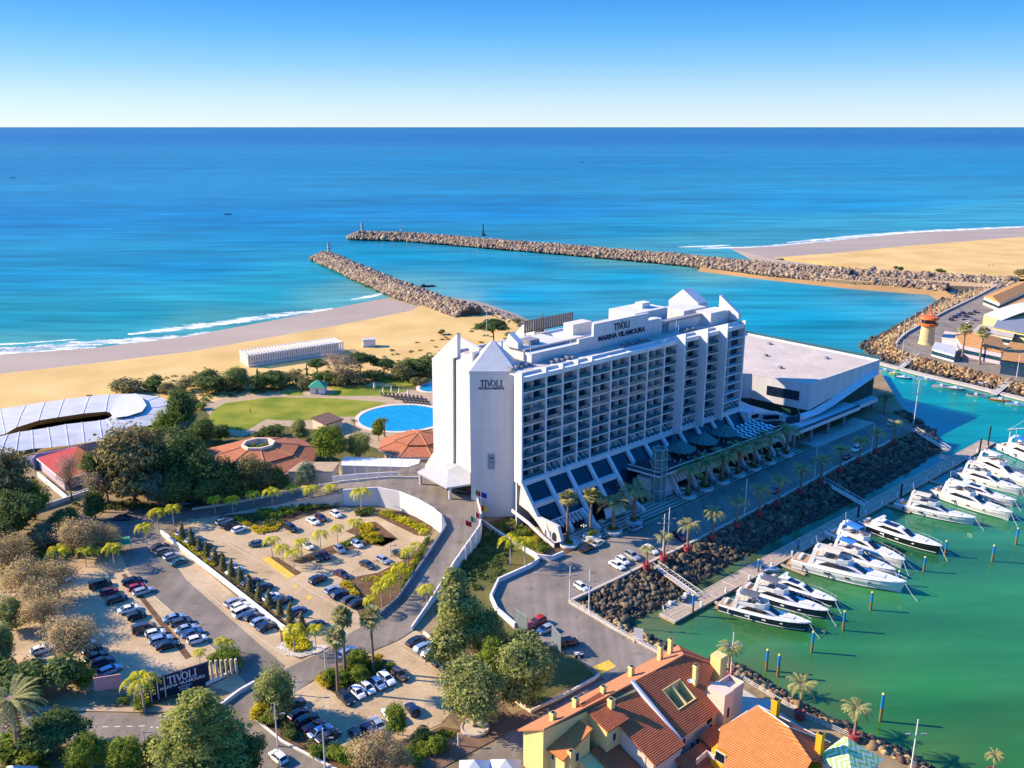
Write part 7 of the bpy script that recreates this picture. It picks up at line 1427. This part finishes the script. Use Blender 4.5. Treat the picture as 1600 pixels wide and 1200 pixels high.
# planting that reads as one mass: low ground cover in the beds
def cover(name, px, m, n, size, h):
    P = [W(x, y, 0) for x, y in px]; xs = [p.x for p in P]; ys = [p.y for p in P]; out = []
    def inside(x, y):
        c = False; j = len(P) - 1
        for i in range(len(P)):
            if (P[i].y > y) != (P[j].y > y) and x < (P[j].x - P[i].x) * (y - P[i].y) / (P[j].y - P[i].y) + P[i].x: c = not c
            j = i
        return c
    cl = []
    while len(cl) < max(6, n // 40):
        x, y = random.uniform(min(xs), max(xs)), random.uniform(min(ys), max(ys))
        if inside(x, y): cl.append((x, y, random.uniform(.5, 1.0)))
    while len(out) < n:
        x, y, q = random.choice(cl); a = random.uniform(0, 6.28); r = random.uniform(0, 1.3); x += r * math.cos(a); y += r * math.sin(a)
        if inside(x, y): out.append((x, y, .1 + h * q * (1 - .6 * (r / 1.3) ** 2) * random.uniform(.4, 1)))
    v, f = leaf_quads(np.array(out), size); return stuff(obj(name, npmesh(name, v, f, m)))
cover("hedge_planting", [(402,796),(497,780),(527,780),(530,791),(484,800),(430,812),(400,808)], M_bright, 5000, .32, 1.7)
cover("hedge_planting", [(380,806),(440,806),(445,818),(420,826),(385,815)], M_oak, 2200, .3, 1.0)
cover("yellow_planting", [(345,806),(380,812),(405,826),(440,818),(436,830),(404,836),(378,820)], M_yellow, 1800, .28, .8)
cover("yellow_planting", [(560,822),(578,818),(600,848),(580,851),(562,840)], M_yellow, 2000, .3, 1.1); cover("flower_planting", [(530,852),(560,838),(566,842),(528,862)], M_bright, 900, .28, .7)
cover("hedge_planting", [(550,794),(586,796),(586,806),(556,808)], M_oak, 1200, .3, 1.2); cover("flower_planting", [(590,803),(606,800),(672,828),(666,836)], M_yfrond, 2600, .3, 1.1); cover("yellow_planting", [(532,912),(548,912),(562,934),(550,936)], M_yellow, 1500, .3, 1.3)
cover("hedge_planting", [(664,845),(672,842),(632,922),(618,936)], M_bright, 2200, .28, .9); cover("flower_planting", [(560,905),(600,896),(640,872),(655,858),(640,900),(600,920)], M_yfrond, 1200, .26, .6)
cover("flower_planting", [(262,842),(276,832),(340,884),(335,892)], M_yfrond, 1300, .26, .6); cover("flower_planting", [(340,894),(350,888),(440,972),(432,976)], M_scrub, 1400, .26, .6); cover("flower_planting", [(440,990),(470,985),(490,1018),(450,1020)], M_yfrond, 1400, .3, .9)
cover("bank_planting", [(716,884),(754,832),(770,828),(800,850),(790,885),(768,915),(740,925)], M_oak, 3800, .32, .9); cover("hedge_planting", [(712,880),(718,870),(752,826),(758,832),(722,886)], M_bright, 1200, .3, 1.2)
cover("bank_planting", [(765,822),(800,812),(862,858),(850,866),(800,845)], M_bright, 2200, .3, .9); cover("island_planting", [(495,1060),(560,1036),(600,1034),(585,1055),(535,1080)], M_bright, 2600, .26, .7); cover("bank_planting", [(670,992),(745,968),(770,962),(795,1040),(760,1050),(720,1028)], M_scrub, 2600, .3, .6)
cover("verge_planting", [(410,1120),(432,1102),(470,1140),(500,1162),(560,1176),(560,1200),(500,1184),(440,1150)], M_scrub, 2600, .26, .6); cover("verge_planting", [(600,1190),(690,1142),(715,1148),(650,1195)], M_bright, 1800, .26, .5)
cover("dune_scrub", [(0,650),(150,612),(330,592),(400,590),(400,604),(200,618),(0,668)], M_scrub, 2000, .35, .6); cover("garden_scrub", [(180,606),(330,592),(420,592),(530,582),(650,572),(670,590),(500,606),(300,622),(200,618)], M_scrub, 2200, .4, 1.2); cover("dune_scrub", [(150,606),(330,578),(420,584),(530,566),(640,550),(660,575),(560,590),(400,600),(250,612)], M_scrub, 3200, .35, .7); cover("dune_scrub", [(600,548),(690,520),(760,512),(770,540),(680,552),(620,560)], M_scrub, 700, .35, .4)
cover("dune_scrub", [(680,530),(760,500),(820,516),(838,540),(780,545),(700,548)], M_scrub, 900, .35, .5)
cover("garden_scrub", [(290,618),(400,602),(560,596),(660,584),(660,596),(500,606),(400,616),(300,634)], M_oak, 4200, .32, 1.1)
cover("left_undergrowth", [(0,830),(90,815),(150,830),(140,865),(60,890),(0,900)], M_lawn2, 1600, .3, .4); cover("left_undergrowth", [(100,790),(300,745),(440,760),(330,788),(180,798)], M_oak, 5000, .36, 1.6); cover("left_undergrowth", [(250,670),(310,660),(330,720),(300,745),(240,720)], M_oak, 3000, .36, 1.4)
cover("roadside_planting", [(0,1170),(130,1162),(330,1170),(420,1200),(300,1225),(0,1225)], M_bright, 4200, .3, 1.1)
for k, (dx, dy) in enumerate(((-2, 0), (1.2, 1.2), (1.5, -1.6), (-.4, -2.2))): plant("gshrub", "courtyard_shrub", "bright shrub inside the restaurant roof's round courtyard, %s of four" % ("leftmost", "rearmost", "rightmost", "nearest")[k], "shrub", None, None, 2.2, 1.2, loc=Vector((LIB_oct[0] + dx, LIB_oct[1] + dy, 5.6)))
b = MB(); b.lathe([(2.6, 0), (2.6, .45), (2.3, .45), (2.2, .3), (.02, .32)], 24); tag(b.build("tree_ring", M_walk, None, loc=W(742, 1138, .12)), "round kerbed tree ring around the olive trunk on the brown paving", "tree ring")
G_("shaded_lawn", [(20,850),(70,835),(125,846),(110,880),(50,895),(10,890)], 0.0, M_lawn2); G_("bed_strip", [(190,898),(196,896),(300,1026),(290,1030)], .045, M_bed)
# ================================================================ palms
FE = [(337,806,770,"first at the left along the entrance lane"),(365,806,769,"second along the entrance lane"),(397,797,761,"third along the entrance lane"),(427,797,756,"fourth along the entrance lane"),(458,787,752,"fifth along the entrance lane"),(488,792,752,"sixth along the entrance lane"),(518,786,751,"seventh along the entrance lane"),(565,800,756,"in front of the white retaining wall"),(248,827,789,"left one of two at the top of the car park"),(272,822,783,"right one of two at the top of the car park"),(229,851,812,"beside the lane's white kerb island"),
      (426,871,833,"at the yellow striped bay's top end"),(443,882,845,"by the middle of the yellow striped bay"),(460,892,853,"at the yellow striped bay's lower end"),(472,874,836,"left of the white car in the upper car park"),(501,861,824,"in the middle bed of the upper car park"),(528,848,815,"at the right of the upper car park's middle bed"),(555,841,805,"beside the yellow flowers in the upper car park"),(650,873,843,"top one in the bed along the ramp"),(638,888,851,"second from the top in the bed along the ramp"),(624,911,874,"third from the top in the bed along the ramp"),(611,934,892,"fourth from the top in the bed along the ramp"),(668,950,908,"at the foot of the ramp on its right side"),(597,950,905,"near the lower end of the ramp bed"),(580,961,926,"at the lower tip of the ramp bed"),
      (460,1020,969,"left one on the white pebble tip at the junction"),(494,1013,971,"right one on the white pebble tip at the junction"),(97,895,845,"left of the green canopy"),(135,886,850,"in front of the green canopy"),(180,888,843,"at the right end of the green canopy"),(156,880,852,"behind the middle of the green canopy"),(6,912,878,"at the left edge of the photograph"),(22,906,874,"second from the left edge of the photograph"),(348,1024,992,"left one behind the navy sign's right end"),(358,1024,996,"right one behind the navy sign's right end"),(313,1039,1010,"small, behind the navy sign's middle"),(226,1114,1043,"left of the navy sign"),(798,882,829,"left one in the dark garden under the flags"),(820,882,832,"right one in the dark garden under the flags"),(664,850,822,"at the inside of the ramp's bend")]
for x, y, top, s in FE: plant("feather", "garden_palm", "slim yellow green palm " + s, "palm tree", (x, y), top, None, 1.0, group="slim yellow green palms")
for x, y, top, s in ((529,1081,985,"left one of three on the shrub island"),(539,1052,953,"middle and highest one of three on the shrub island"),(584,1050,953,"right one of three on the shrub island"),(887,842,770,"in the first white planter by the hotel corner"),(923,837,766,"in the second white planter by the hotel corner"),(1502,563,508,"left one before the far quay's restaurant"),(1530,569,513,"right one before the far quay's restaurant")):
    plant("fan", "fan_palm", "tall fan palm with bushy head, " + s, "palm tree", (x, y), top, None, (1.0 if y > 1000 else 1.25), group="tall fan palms")
plant("canary", "date_palm", "big date palm with orange fruit stalks at the bottom left", "palm tree", (33, 1188), 1056, None, 1.15); plant("greendate", "date_palm", "dark green date palm in shade at the conference wing's corner", "palm tree", (1381, 646), 609, None, 1.25)
plant("greendate", "date_palm", "date palm near the small round pool", "palm tree", (638, 592), 552, None, .8); plant("greendate", "date_palm", "small date palm at the large pool's left end", "palm tree", (554, 676), 650, None, .9); plant("greendate", "date_palm", "date palm overhanging the large pool's lower edge", "palm tree", (601, 682), 646, None, .9); plant("greendate", "date_palm", "dark palm growing on the hotel's low roof terrace", "palm tree", None, None, 6.0, .7, loc=H3(30.5, -1.0, 13.4))
POT = mat("red_pot", (.30,.045,.055), .6, .3, .1, 1); b = MB(); b.lathe([(.95, 0), (1.25, .2), (1.3, 1.7), (1.45, 1.75), (1.45, 2.0), (1.2, 2.0), (1.15, 1.75), (.02, 1.75)], 18); ME_pot = b.mesh("pot", POT)
POTS = [(1010,888,848,"nearest the parked white cars"),(1037,875,828,"next to the gangway"),(1074,861,806,"in sun just before the shade begins"),(1114,842,786,"first in the shade"),(1151,823,770,"second in the shade"),(1186,805,752,"third in the shade"),(1216,789,737,"fourth in the shade"),(1250,771,720,"fifth in the shade"),(1282,754,705,"sixth in the shade"),(1312,738,690,"seventh in the shade"),(1342,722,676,"eighth in the shade"),(1368,708,664,"ninth in the shade"),(1396,693,652,"last before the peninsula tip")]
POTS2 = [(1138,1058,998,"behind the pink villa"),(1249,1122,1053,"above the ochre villa's roof"),(1334,1157,1090,"beside the chevron kiosk"),(1550,1216,1182,"cut by the bottom edge of the photograph")]
for k, (x, y, top, s) in enumerate(POTS + POTS2):
    z = .1 if k >= len(POTS) else .5
    p = W(x, y, z); tag(obj("palm_pot", ME_pot, None, p, 0, .74), "round red palm pot " + s, "pot", "red palm pots")
    plant("date", "potted_palm", "date palm in a red pot " + s, "palm tree", None, None, max(4.5, zat(p, top) - p.z - 1.2), 1.0, loc=p + Vector((0, 0, 1.25)), group="palms in red pots")
b = MB(); b.lathe([(2.0, 0), (2.5, .1), (2.7, .9), (2.45, .9), (2.35, .6), (.02, .65)], 22); ME_pl2 = b.mesh("planter", M_white)
PLN = [(889,853,None,"first, beside the hotel's pointed corner"),(925,840,None,"second, beside the cream car"),(958,832,764,"third, where the shade begins"),(990,817,744,"fourth, before the glass lift"),(1075,777,716,"fifth, right after the glass lift"),(1102,765,704,"sixth along the hotel front"),(1128,754,694,"seventh along the hotel front"),(1153,743,684,"eighth along the hotel front"),(1177,733,675,"ninth along the hotel front"),(1201,723,666,"tenth along the hotel front"),(1228,712,655,"last, under the conference wing")]
for x, y, top, s in PLN:
    p = W(x, y, .12); tag(obj("round_planter", ME_pl2, None, p, 0, .92), "round white planter " + s, "planter", "white planters along the hotel"); 
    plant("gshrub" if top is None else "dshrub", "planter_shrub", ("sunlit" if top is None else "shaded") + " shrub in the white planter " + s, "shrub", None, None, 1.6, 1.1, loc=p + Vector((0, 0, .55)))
    if top: plant("date", "planter_palm", "dark date palm in the white planter " + s, "palm tree", None, None, zat(p, top) - p.z - .5, 1.1, loc=p + Vector((0, 0, .5)), group="palms along the hotel front")
# ================================================================ parked cars
NAMED = {"s": "saloon", "h": "hatchback", "e": "estate", "u": "suv", "v": "van", "c": "convertible", "j": "off roader"}
def car_row(where, vec, cars, end, group=None, jit=.05):
    for k, (x, y, t, col) in enumerate(cars):
        p = W(x, y, .06); rz = heading((x, y), (x + vec[0] * 6, y + vec[1] * 6)) + random.uniform(-jit, jit); w = NAMED[t]; p = W(x, y, .07)
        lb = "%s %s, %s from %s in %s" % (col, w, ORD[k], end, where) if len(cars) > 1 else "%s %s %s" % (col, w, where)
        car(w, col, lb, p, rz, group or "parked cars")
car_row("left column of the lower car park", (3,-.8), [(157,917,"v","dark green"),(171,928,"h","crimson"),(183,940,"e","black"),(202,955,"s","white"),(214,966,"h","black"),(226,986,"v","dark grey"),(243,993,"h","white"),(252,1003,"e","light blue"),(262,1012,"s","black")], "top")
car_row("right column of the lower car park", (3,-.9), [(207,911,"e","navy"),(214,921,"h","crimson"),(224,927,"e","silver"),(272,969,"s","light blue"),(284,976,"e","dark grey"),(291,986,"s","silver"),(301,993,"s","blue"),(308,1003,"h","white")], "top")
car_row("the row above the pink billboard", (3,-1.2), [(134,1010,"h","white"),(144,1018,"h","navy"),(150,1030,"e","black"),(160,1039,"u","navy"),(172,1051,"e","light blue")], "top")
car_row("alone under the brown trees left of the lower car park", (3,-.9), [(68,1018,"e","white")], "top"); car_row("beside the scrub at the left of the pink billboard", (3,-1.2), [(96,1043,"e","white")], "top"); car_row("alone below the left palms", (2.2,.9), [(101,906,"h","white")], "top")
car_row("the row by the white wall's upper end", (3,-1), [(250,857,"s","dark grey"),(257,864,"e","grey"),(268,872,"h","silver"),(281,881,"s","teal")], "top")
car_row("the row by the white wall's lower end", (3,-1.3), [(366,944,"e","silver"),(375,951,"h","white"),(381,960,"v","white"),(396,967,"h","navy"),(406,975,"h","light blue"),(418,982,"s","navy")], "top")
car_row("the row behind the young trees", (3,-1.2), [(286,835,"h","light blue"),(303,846,"e","light blue"),(319,858,"s","black"),(338,875,"h","black"),(357,887,"h","silver"),(367,895,"s","white"),(392,913,"e","navy"),(412,922,"u","navy"),(424,936,"h","white"),(443,942,"e","navy"),(466,958,"h","blue"),(492,980,"s","navy")], "top")
car_row("the upper car park's leftmost row", (3,-1), [(350,817,"e","silver"),(361,824,"e","black"),(374,830,"h","white")], "top"); car_row("alone in the upper car park's left half", (3,-.4), [(403,852,"s","grey")], "top")
car_row("the upper car park's hedge row", (2,1.1), [(455,828,"u","black"),(489,817,"s","white"),(502,812,"h","purple"),(525,806,"h","white")], "left")
car_row("the middle of the upper car park", (2,1.4), [(481,855,"s","white"),(495,874,"h","black"),(508,871,"h","purple"),(531,861,"h","silver"),(558,853,"h","white")], "left")
car_row("the bed's edge near the ramp palms", (2,1.1), [(534,900,"s","purple"),(574,885,"s","dark grey"),(599,878,"h","silver"),(624,868,"s","dark grey")], "left")
car_row("standing alone at the upper car park's lower side", (3,-1.2), [(497,909,"u","navy")], "top"); car_row("the row below the yellow flowers", (3,-1.3), [(520,925,"h","light blue"),(532,932,"e","navy"),(547,940,"h","dark grey"),(559,945,"s","black")], "left")
car_row("the row under the tallest tree", (3,-1.4), [(650,1005,"s","black"),(662,1015,"e","light blue"),(674,1024,"e","silver"),(692,1037,"s","black"),(701,1046,"h","dark grey")], "top")
car_row("the row below the fan palm island", (2,1.7), [(540,1094,"e","black"),(559,1086,"h","white"),(574,1079,"h","white"),(591,1072,"h","light blue"),(604,1064,"e","white"),(624,1057,"e","brown")], "left")
car_row("the slanting row beside the verge kerb", (3,-1.5), [(459,1105,"u","dark grey"),(467,1120,"h","purple"),(479,1129,"e","black"),(489,1138,"c","red"),(501,1147,"s","light blue"),(513,1155,"s","dark grey")], "top")
car_row("the bottom row of the lowest car park", (-1.3,-1.5), [(557,1152,"s","dark grey"),(577,1145,"e","navy"),(590,1135,"s","silver"),(610,1122,"u","white"),(644,1112,"h","navy")], "left")
car_row("driving at the junction behind the fan palms", (2,-1.3), [(542,1023,"e","light blue")], "top"); car_row("driving on the road at the bottom edge", (-2,-1.5), [(435,1187,"h","white")], "top"); car_row("driving in shade near the white gateway", (3,-.1), [(192,812,"s","navy")], "top"); car_row("parked in shade under the dark grove", (3,-.4), [(290,790,"s","black")], "top")
car_row("the pair by the hotel corner's planters", (3,-1.6), [(916,860,"s","black"),(934,852,"s","cream")], "left"); car_row("the group by the first red pots", (2,1.2), [(964,886,"s","white"),(973,879,"h","white"),(988,872,"u","silver"),(1016,862,"e","white")], "left")
car_row("parked where the hotel's shadow begins", (2,1.3), [(1061,841,"e","purple")], "top"); car_row("in shade before the third white planter", (3,-1), [(993,828,"h","light blue")], "top"); car_row("alone between the two tall lamp posts", (2,1.3), [(908,920,"h","white")], "top")
car_row("parked against the curved wall of the front road", (-3,1.5), [(839,976,"u","red")], "top"); car_row("partly behind the dark bush next to the red car", (-3,1.2), [(852,987,"h","silver")], "top"); car_row("with open top on the front road near the mesh sign", (3,-.6), [(889,1008,"j","black")], "top"); car_row("driving along the shaded promenade", (-3,1.6), [(1211,768,"s","crimson")], "top"); car_row("waiting under the entrance canopy's edge", (3,1.2), [], "top")
p = W(722, 770, 4.95); car("suv", "black", "black suv waiting beside the entrance canopy", p, R(-30), "parked cars")
car_row("the shaded end of the promenade", (-3,1.6), [(1338,704,"v","white"),(1322,716,"h","black"),(1392,664,"s","silver")], "left")
car_row("the far quay's crowded car park", (3,-1.2), [(1486,500,"s","navy"),(1492,496,"s","black"),(1498,493,"h","blue"),(1504,490,"s","black"),(1503,499,"h","silver"),(1510,495,"s","navy"),(1516,491,"h","dark grey"),(1524,488,"s","black"),(1521,500,"h","light blue"),(1512,505,"h","white")], "left")
t = thing("quad_bike", "small white and brown quad bike behind the black off roader", "quad bike", W(904, 1026, .05), R(10))
b = MB(); b.bx(-.8, .8, -.3, .3, .55, .85); b.bx(-.6, .0, -.25, .25, .85, 1.0); b.bx(.35, .85, -.5, .5, .7, .85); b.bx(-.85, -.35, -.5, .5, .7, .85); b.build("body", M_hw, t)
b = MB(); b.tube((.45, -.4, 1.15), (.45, .4, 1.15), .04, n=5); b.tube((.6, 0, .8), (.45, 0, 1.15), .04, n=5); b.build("handlebar", M_black, t)
for sx in (-1, 1):
    for sy in (-1, 1): obj("wheel", WHEEL, t, (sx * .6, sy * .5, .33))
# ================================================================ lamps, flags, railings
def lamp(label, x, y, top, z=.1, double=True):
    p = W(x, y, z); h = zat(p, top) - z; t = thing("street_lamp", label, "street lamp", p); b = MB(); b.tube((0, 0, 0), (0, 0, h), .16, .09, 8); b.build("post", M_white, t)
    for s in ((-1, 1) if double else (1,)): b = MB(); b.path([(0, 0, h * .72), (s * 1.1, 0, h * .72 + .25)], .06, 5); b.box((s * 1.35, 0, h * .72 + .27), (.75, .35, .14)); b.build("lamp_head", M_grey, t)
LMP = [(1163,806,748,"halfway along the shaded promenade"),(1036,860,803,"left one of the pair by the gangway"),(1043,860,793,"right one of the pair by the gangway"),(890,939,885,"at the corner of the quay railing"),(920,960,890,"beside the quay railing"),(1361,709,662,"near the white van at the promenade's end"),(1272,750,701,"in shade right of the promenade's middle"),(1427,667,594,"on the peninsula tip"),(1422,1212,1124,"beside the water at the bottom edge"),(1141,1062,988,"beside the palm behind the pink villa"),(1588,590,555,"on the far quay by the blue building"),(1410,552,530,"on the far quay's rounded end")]
for x, y, top, s in LMP: lamp("white street lamp " + s, x, y, top)
for x, y, top, s in ((434,1165,1098,"on the verge left of the convertible"),(508,1198,1138,"at the bottom edge beside the green bushes"),(509,1048,1013,"at the junction in front of the fan palms"),(460,1085,1060,"at the corner of the lowest car park"),(716,1165,1145,"by the olive tree's paved circle"),(610,868,848,"in the upper car park by the silver hatchback"),(125,1165,1135,"on the lower road's verge, left one"),(226,1160,1140,"on the lower road's verge, right one")): lamp("thin grey lamp " + s, x, y, top, .1, False)
b = MB(); b.tube((0, 0, 0), (0, 0, 2.6), .06, n=6); ME_gp = b.mesh("post", M_grey); b = MB()
for k in range(4): a = k * 1.57; b.lathe([(.02, -.22), (.24, 0), (.02, .22)], 8, (.5 * math.cos(a), .5 * math.sin(a), 2.55)); b.tube((0, 0, 2.2), (.5 * math.cos(a), .5 * math.sin(a), 2.4), .03, n=4)
ME_gl = b.mesh("globes", mat("globe_glass", (.72,.66,.50), .3, .4, 0))
for k, (x, y) in enumerate([(912,838),(940,830),(978,815),(1000,806),(1066,778),(1090,766),(1118,756),(1143,745),(1168,735),(1190,726),(1214,715)]): inst([("post", ME_gp), ("globes", ME_gl)], "globe_lamp", "four globe garden lamp between the white planters, %s from the hotel corner" % ORD[k], "street lamp", W(x, y, .12), 0, 1.2, "globe lamps along the hotel")
for k, (x, y) in enumerate([(536,752),(555,749),(574,746),(593,744),(611,742),(628,741),(642,741)]):
    p = W(x, y, 4.2); b = MB(); b.tube((0, 0, 0), (0, 0, 6.5), .09, .06, 6); tag(b.build("flagpole", M_white, None, loc=p), "bare white flagpole behind the entrance lane, %s from the left" % ORD[k], "flagpole", "bare flagpoles by the entrance lane")
FL = [(743,814,765,((.03,.25,.06),(.55,.03,.04)),"red and green flag, topmost by the tower",4.6),(752,818,768,((.01,.05,.30),(.01,.05,.30)),"plain blue flag against the tower",4.5),(752,836,789,((.55,.03,.03),(.65,.45,.02)),"red and yellow flag below the tower",4.0),(744,848,800,((.60,.03,.04),(.60,.50,.40)),"red and white flag by the tower's foot",3.6),(736,862,806,((.03,.28,.10),(.62,.60,.55)),"green and white flag on the ramp wall",3.0),(728,875,812,((.6,.03,.03),(.55,.03,.04)),"plain red flag lowest on the ramp wall",2.5)]
for k, (x, y, top, cs_, s, z) in enumerate(FL):
    p = W(x, y, z); h = zat(p, top) - z; t = thing("flag", "flagpole with " + s, "flag", p); b = MB(); b.tube((0, 0, 0), (0, 0, h), .07, .05, 6); b.build("pole", M_white, t)
    for q in (0, 1):
        b = MB(); n = 5; x0 = q * .75
        for i in range(n): a0_, a1_ = x0 + .75 * i / n, x0 + .75 * (i + 1) / n; b.slab3([(a0_, .12 * math.sin(a0_ * 5), h - 1.5 - a0_ * .35), (a1_, .12 * math.sin(a1_ * 5), h - 1.5 - a1_ * .35), (a1_, .12 * math.sin(a1_ * 5), h - .1 - a1_ * .35), (a0_, .12 * math.sin(a0_ * 5), h - .1 - a0_ * .35)], .03)
        b.build("cloth", mat("flag_cloth_%d_%d" % (k, q), cs_[q], .9, .1, 0), t)
PS = polyline([W(x, y, .9) for x, y in [(1403,531),(1425,514),(1470,490),(1520,466),(1556,447)]], 19)
b = MB(); b.tube((0, 0, 0), (0, 0, 8.5), .13, .08, 6); ME_wp = b.mesh("white_pole", M_white)
for k, p in enumerate(PS): tag(obj("white_pole", ME_wp, None, p), "slim white pole on the far seawall, %s from the harbour tower end" % ORD[k], "pole", "white poles along the seawall")
b = MB(); b.tube((0, 0, 0), (0, 0, .95), .10, .08, 8); b.lathe([(.11, .95), (.1, 1.05), (.02, 1.1)], 8); ME_bo = b.mesh("bollard", M_white)
BO = [(W(x, y, z), s) for s, L_ in (("outer edge of the entrance lane", [(440,772,2),(470,766,2.8),(500,760,3.4),(530,756,4),(560,752,4.4),(590,749,4.8)]), ("right side of the ramp, counted from the top", [(735,848,3.9),(727,861,3.3),(718,874,2.7),(708,890,2.1),(698,905,1.6),(690,918,1.2),(682,930,.9),(673,944,.5)]), ("forecourt's planted edge", [(640,772,5),(655,778,5),(668,788,5),(680,796,4.9)])) for x, y, z in L_]
cnt = {}
for p, s in BO: cnt[s] = cnt.get(s, 0) + 1; tag(obj("bollard", ME_bo, None, p), "white bollard along the %s, %s one" % (s, ORD[cnt[s] - 1]), "bollard", "white bollards")
def railing(label, pts, h=1.1, rails=3, z=0.3):
    P = [W(x, y, z) for x, y in pts]; t = thing("railing", label, "railing", P[0]); Q = [p - P[0] for p in P]; b = MB()
    for k in range(rails): b.path([q + Vector((0, 0, h * (k + 1) / rails)) for q in Q], .05, 4)
    for q in polyline(Q, max(3, int(sum((Q[i + 1] - Q[i]).length for i in range(len(Q) - 1)) / 2))): b.tube(q, q + Vector((0, 0, h)), .05, n=4)
    b.build("rails", M_white, t)
railing("white railing along the quay kerb above the green water", [(893,943),(960,985),(1040,1028)]); railing("white railing of the villas' promenade beside the rocks", [(1148,1056),(1200,1088),(1262,1124),(1332,1155)], z=.1); railing("white railing round the far quay's rounded end", [(1400,548),(1402,535),(1420,520)], z=.1)
t = thing("information_board", "white information board on the quay railing", "board", W(997, 1003, .2), LA - R(60)); b = MB(); b.bx(-1.0, 1.0, -.06, .06, .6, 3.2); b.build("panel", M_white, t); b = MB(); b.bx(-.8, -.7, -.05, .05, 0, .6); b.bx(.7, .8, -.05, .05, 0, .6); b.build("legs", M_grey, t)
M_mesh = mat("mesh_banner", (.16,.20,.22), .9, .1, .1, 2, alpha=.75)
for (a, c, s) in (((804,978),(824,992),"beside the red car"),((862,1004),(876,1022),"beside the black off roader")):
    A, B_ = W(*a, 0), W(*c, 0); d = B_ - A; t = thing("mesh_sign", "grey mesh hoarding on a frame " + s, "hoarding", A, math.atan2(d.y, d.x)); b = MB(); b.bx(0, d.length, -.04, .04, .5, 4.2); b.build("mesh", M_mesh, t); b = MB()
    for x in (0, d.length / 2, d.length): b.tube((x, 0, 0), (x, 0, 4.4), .07, n=5)
    b.tube((0, 0, 4.3), (d.length, 0, 4.3), .07, n=5); b.build("frame", M_grey, t)
P = [plane_v(x, y, 15.6) for x, y in ((1137, 711), (1161, 703), (1163, 714), (1144, 722))]; o = H3(P[0][0], 15.6, 0); b = MB(); b.slab3([H3(u, 15.6, z) - o for u, z in P], .1); tag(b.build("orange_banner", mat("orange_cloth", (.75,.16,.07), .8, .2, .1, 1), None, loc=o), "bright orange banner hung on the hotel terrace front", "banner")
t = thing("red_awning", "dark red awning over a white porch behind the second fan palm", "awning", H3(24, 9, 0), LA); b = MB(); b.slab3([(-3.5, 3, 5.2), (3.5, 3, 5.2), (3.8, -3.2, 4.0), (-3.8, -3.2, 4.0)], -.15); b.build("canvas", mat("maroon_canvas", (.22,.03,.04), .9, .1, .1, 1), t); b = MB(); b.slab3([(-3.6, -3.0, 3.9), (3.6, -3.0, 3.9), (4.2, -4.6, 1.4), (-4.2, -4.6, 1.4)], -.15); b.build("louvres", M_fin, t)
c0, c1_ = W(122, 872, 0), W(205, 858, 0); d = c1_ - c0; t = thing("shade_canopy", "long green shade canopy on posts among the palms", "canopy", c0, math.atan2(d.y, d.x)); b = MB(); Lc = d.length
b.add([(0, -2.5, 2.6), (Lc, -2.5, 2.6), (Lc, 0, 3.1), (0, 0, 3.1), (Lc, 2.5, 2.6), (0, 2.5, 2.6)], [(0, 1, 2, 3), (3, 2, 4, 5)]); b.build("canvas", mat("green_canvas", (.05,.24,.15), .9, .1, .1, .8), t)
for k in range(4):
    for s in (-1, 1): b = MB(); b.tube((Lc * k / 3, s * 2.2, 0), (Lc * k / 3, s * 2.2, 2.65), .06, n=5); b.build("post", M_grey, t)
t = thing("pebble_bed", "white pebble bed around the palms at the junction tip", "pebble bed", W(470, 1012, 0)); o = t.location.copy(); b = MB(); b.prism([((W(x, y).x - o.x), (W(x, y).y - o.y)) for x, y in [(432,1012),(446,1000),(470,1000),(494,1008),(520,1008),(500,1020),(470,1028),(446,1024)]], .02, .18); b.build("pebbles", mat("white_pebbles", (.50,.44,.36), .9, .1, .5, 2.5, .6), t)
# ================================================================ people
M_skin = mat("skin", (.45,.27,.18), .7, .3, 0)
def person(label, p, rz, shirt, trousers):
    t = thing("person", label, "person", p, rz); b = MB()
    def limb(pts, rs): b.path(pts, rs, 8)
    b.lathe([(.02, 1.52), (.075, 1.55), (.1, 1.64), (.095, 1.72), (.02, 1.78)], 10); limb([(0, 0, 1.40), (0, 0, 1.54)], [.06, .05])
    for s in (-1, 1):
        limb([(0, s * .2, 1.38), (.03, s * .25, 1.1), (.1, s * .24, .85)], [.05, .042, .032]); limb([(0, s * .09, .9), (.06 * s, s * .1, .48), (.04 - .14 * s, s * .1, .06)], [.085, .06, .042]); b.box((.1 - .14 * s, s * .1, .04), (.25, .09, .08))
    b.build("body", M_skin, t); b = MB(); b.loft([[(x * .11, y * w, z) for x, y in ((1, .5), (.6, 1), (-.6, 1), (-1, .5), (-1, -.5), (-.6, -1), (.6, -1), (1, -.5))] for z, w in ((.88, .17), (1.1, .16), (1.3, .21), (1.44, .19), (1.48, .08))])
    for s in (-1, 1): b.path([(0, s * .2, 1.40), (.03, s * .25, 1.12)], [.065, .055], 8)
    b.build("shirt", mat("shirt_" + shirt[0], shirt[1], .9, .1, 0), t); b = MB()
    for s in (-1, 1): b.path([(0, s * .09, .95), (.06 * s, s * .1, .48), (.04 - .14 * s, s * .1, .12)], [.105, .075, .06], 8)
    b.build("trousers", mat("trousers_" + trousers[0], trousers[1], .9, .1, 0), t)
    b = MB(); b.lathe([(.09, 1.66), (.115, 1.7), (.09, 1.79), (.02, 1.82)], 10); b.build("hair", M_black, t)
person("person in dark clothes walking on the right beach, left of two", W(1545, 416, 0), R(10), ("dark", (.03,.03,.05)), ("black", (.02,.02,.02))); person("person in brown clothes walking on the right beach, right of two", W(1551, 416, 0), R(190), ("brown", (.14,.09,.06)), ("grey", (.08,.08,.09)))
person("person in a red top standing in the middle of the lawn", W(391, 645, .06), R(70), ("red", (.35,.05,.04)), ("brown", (.10,.06,.05)))
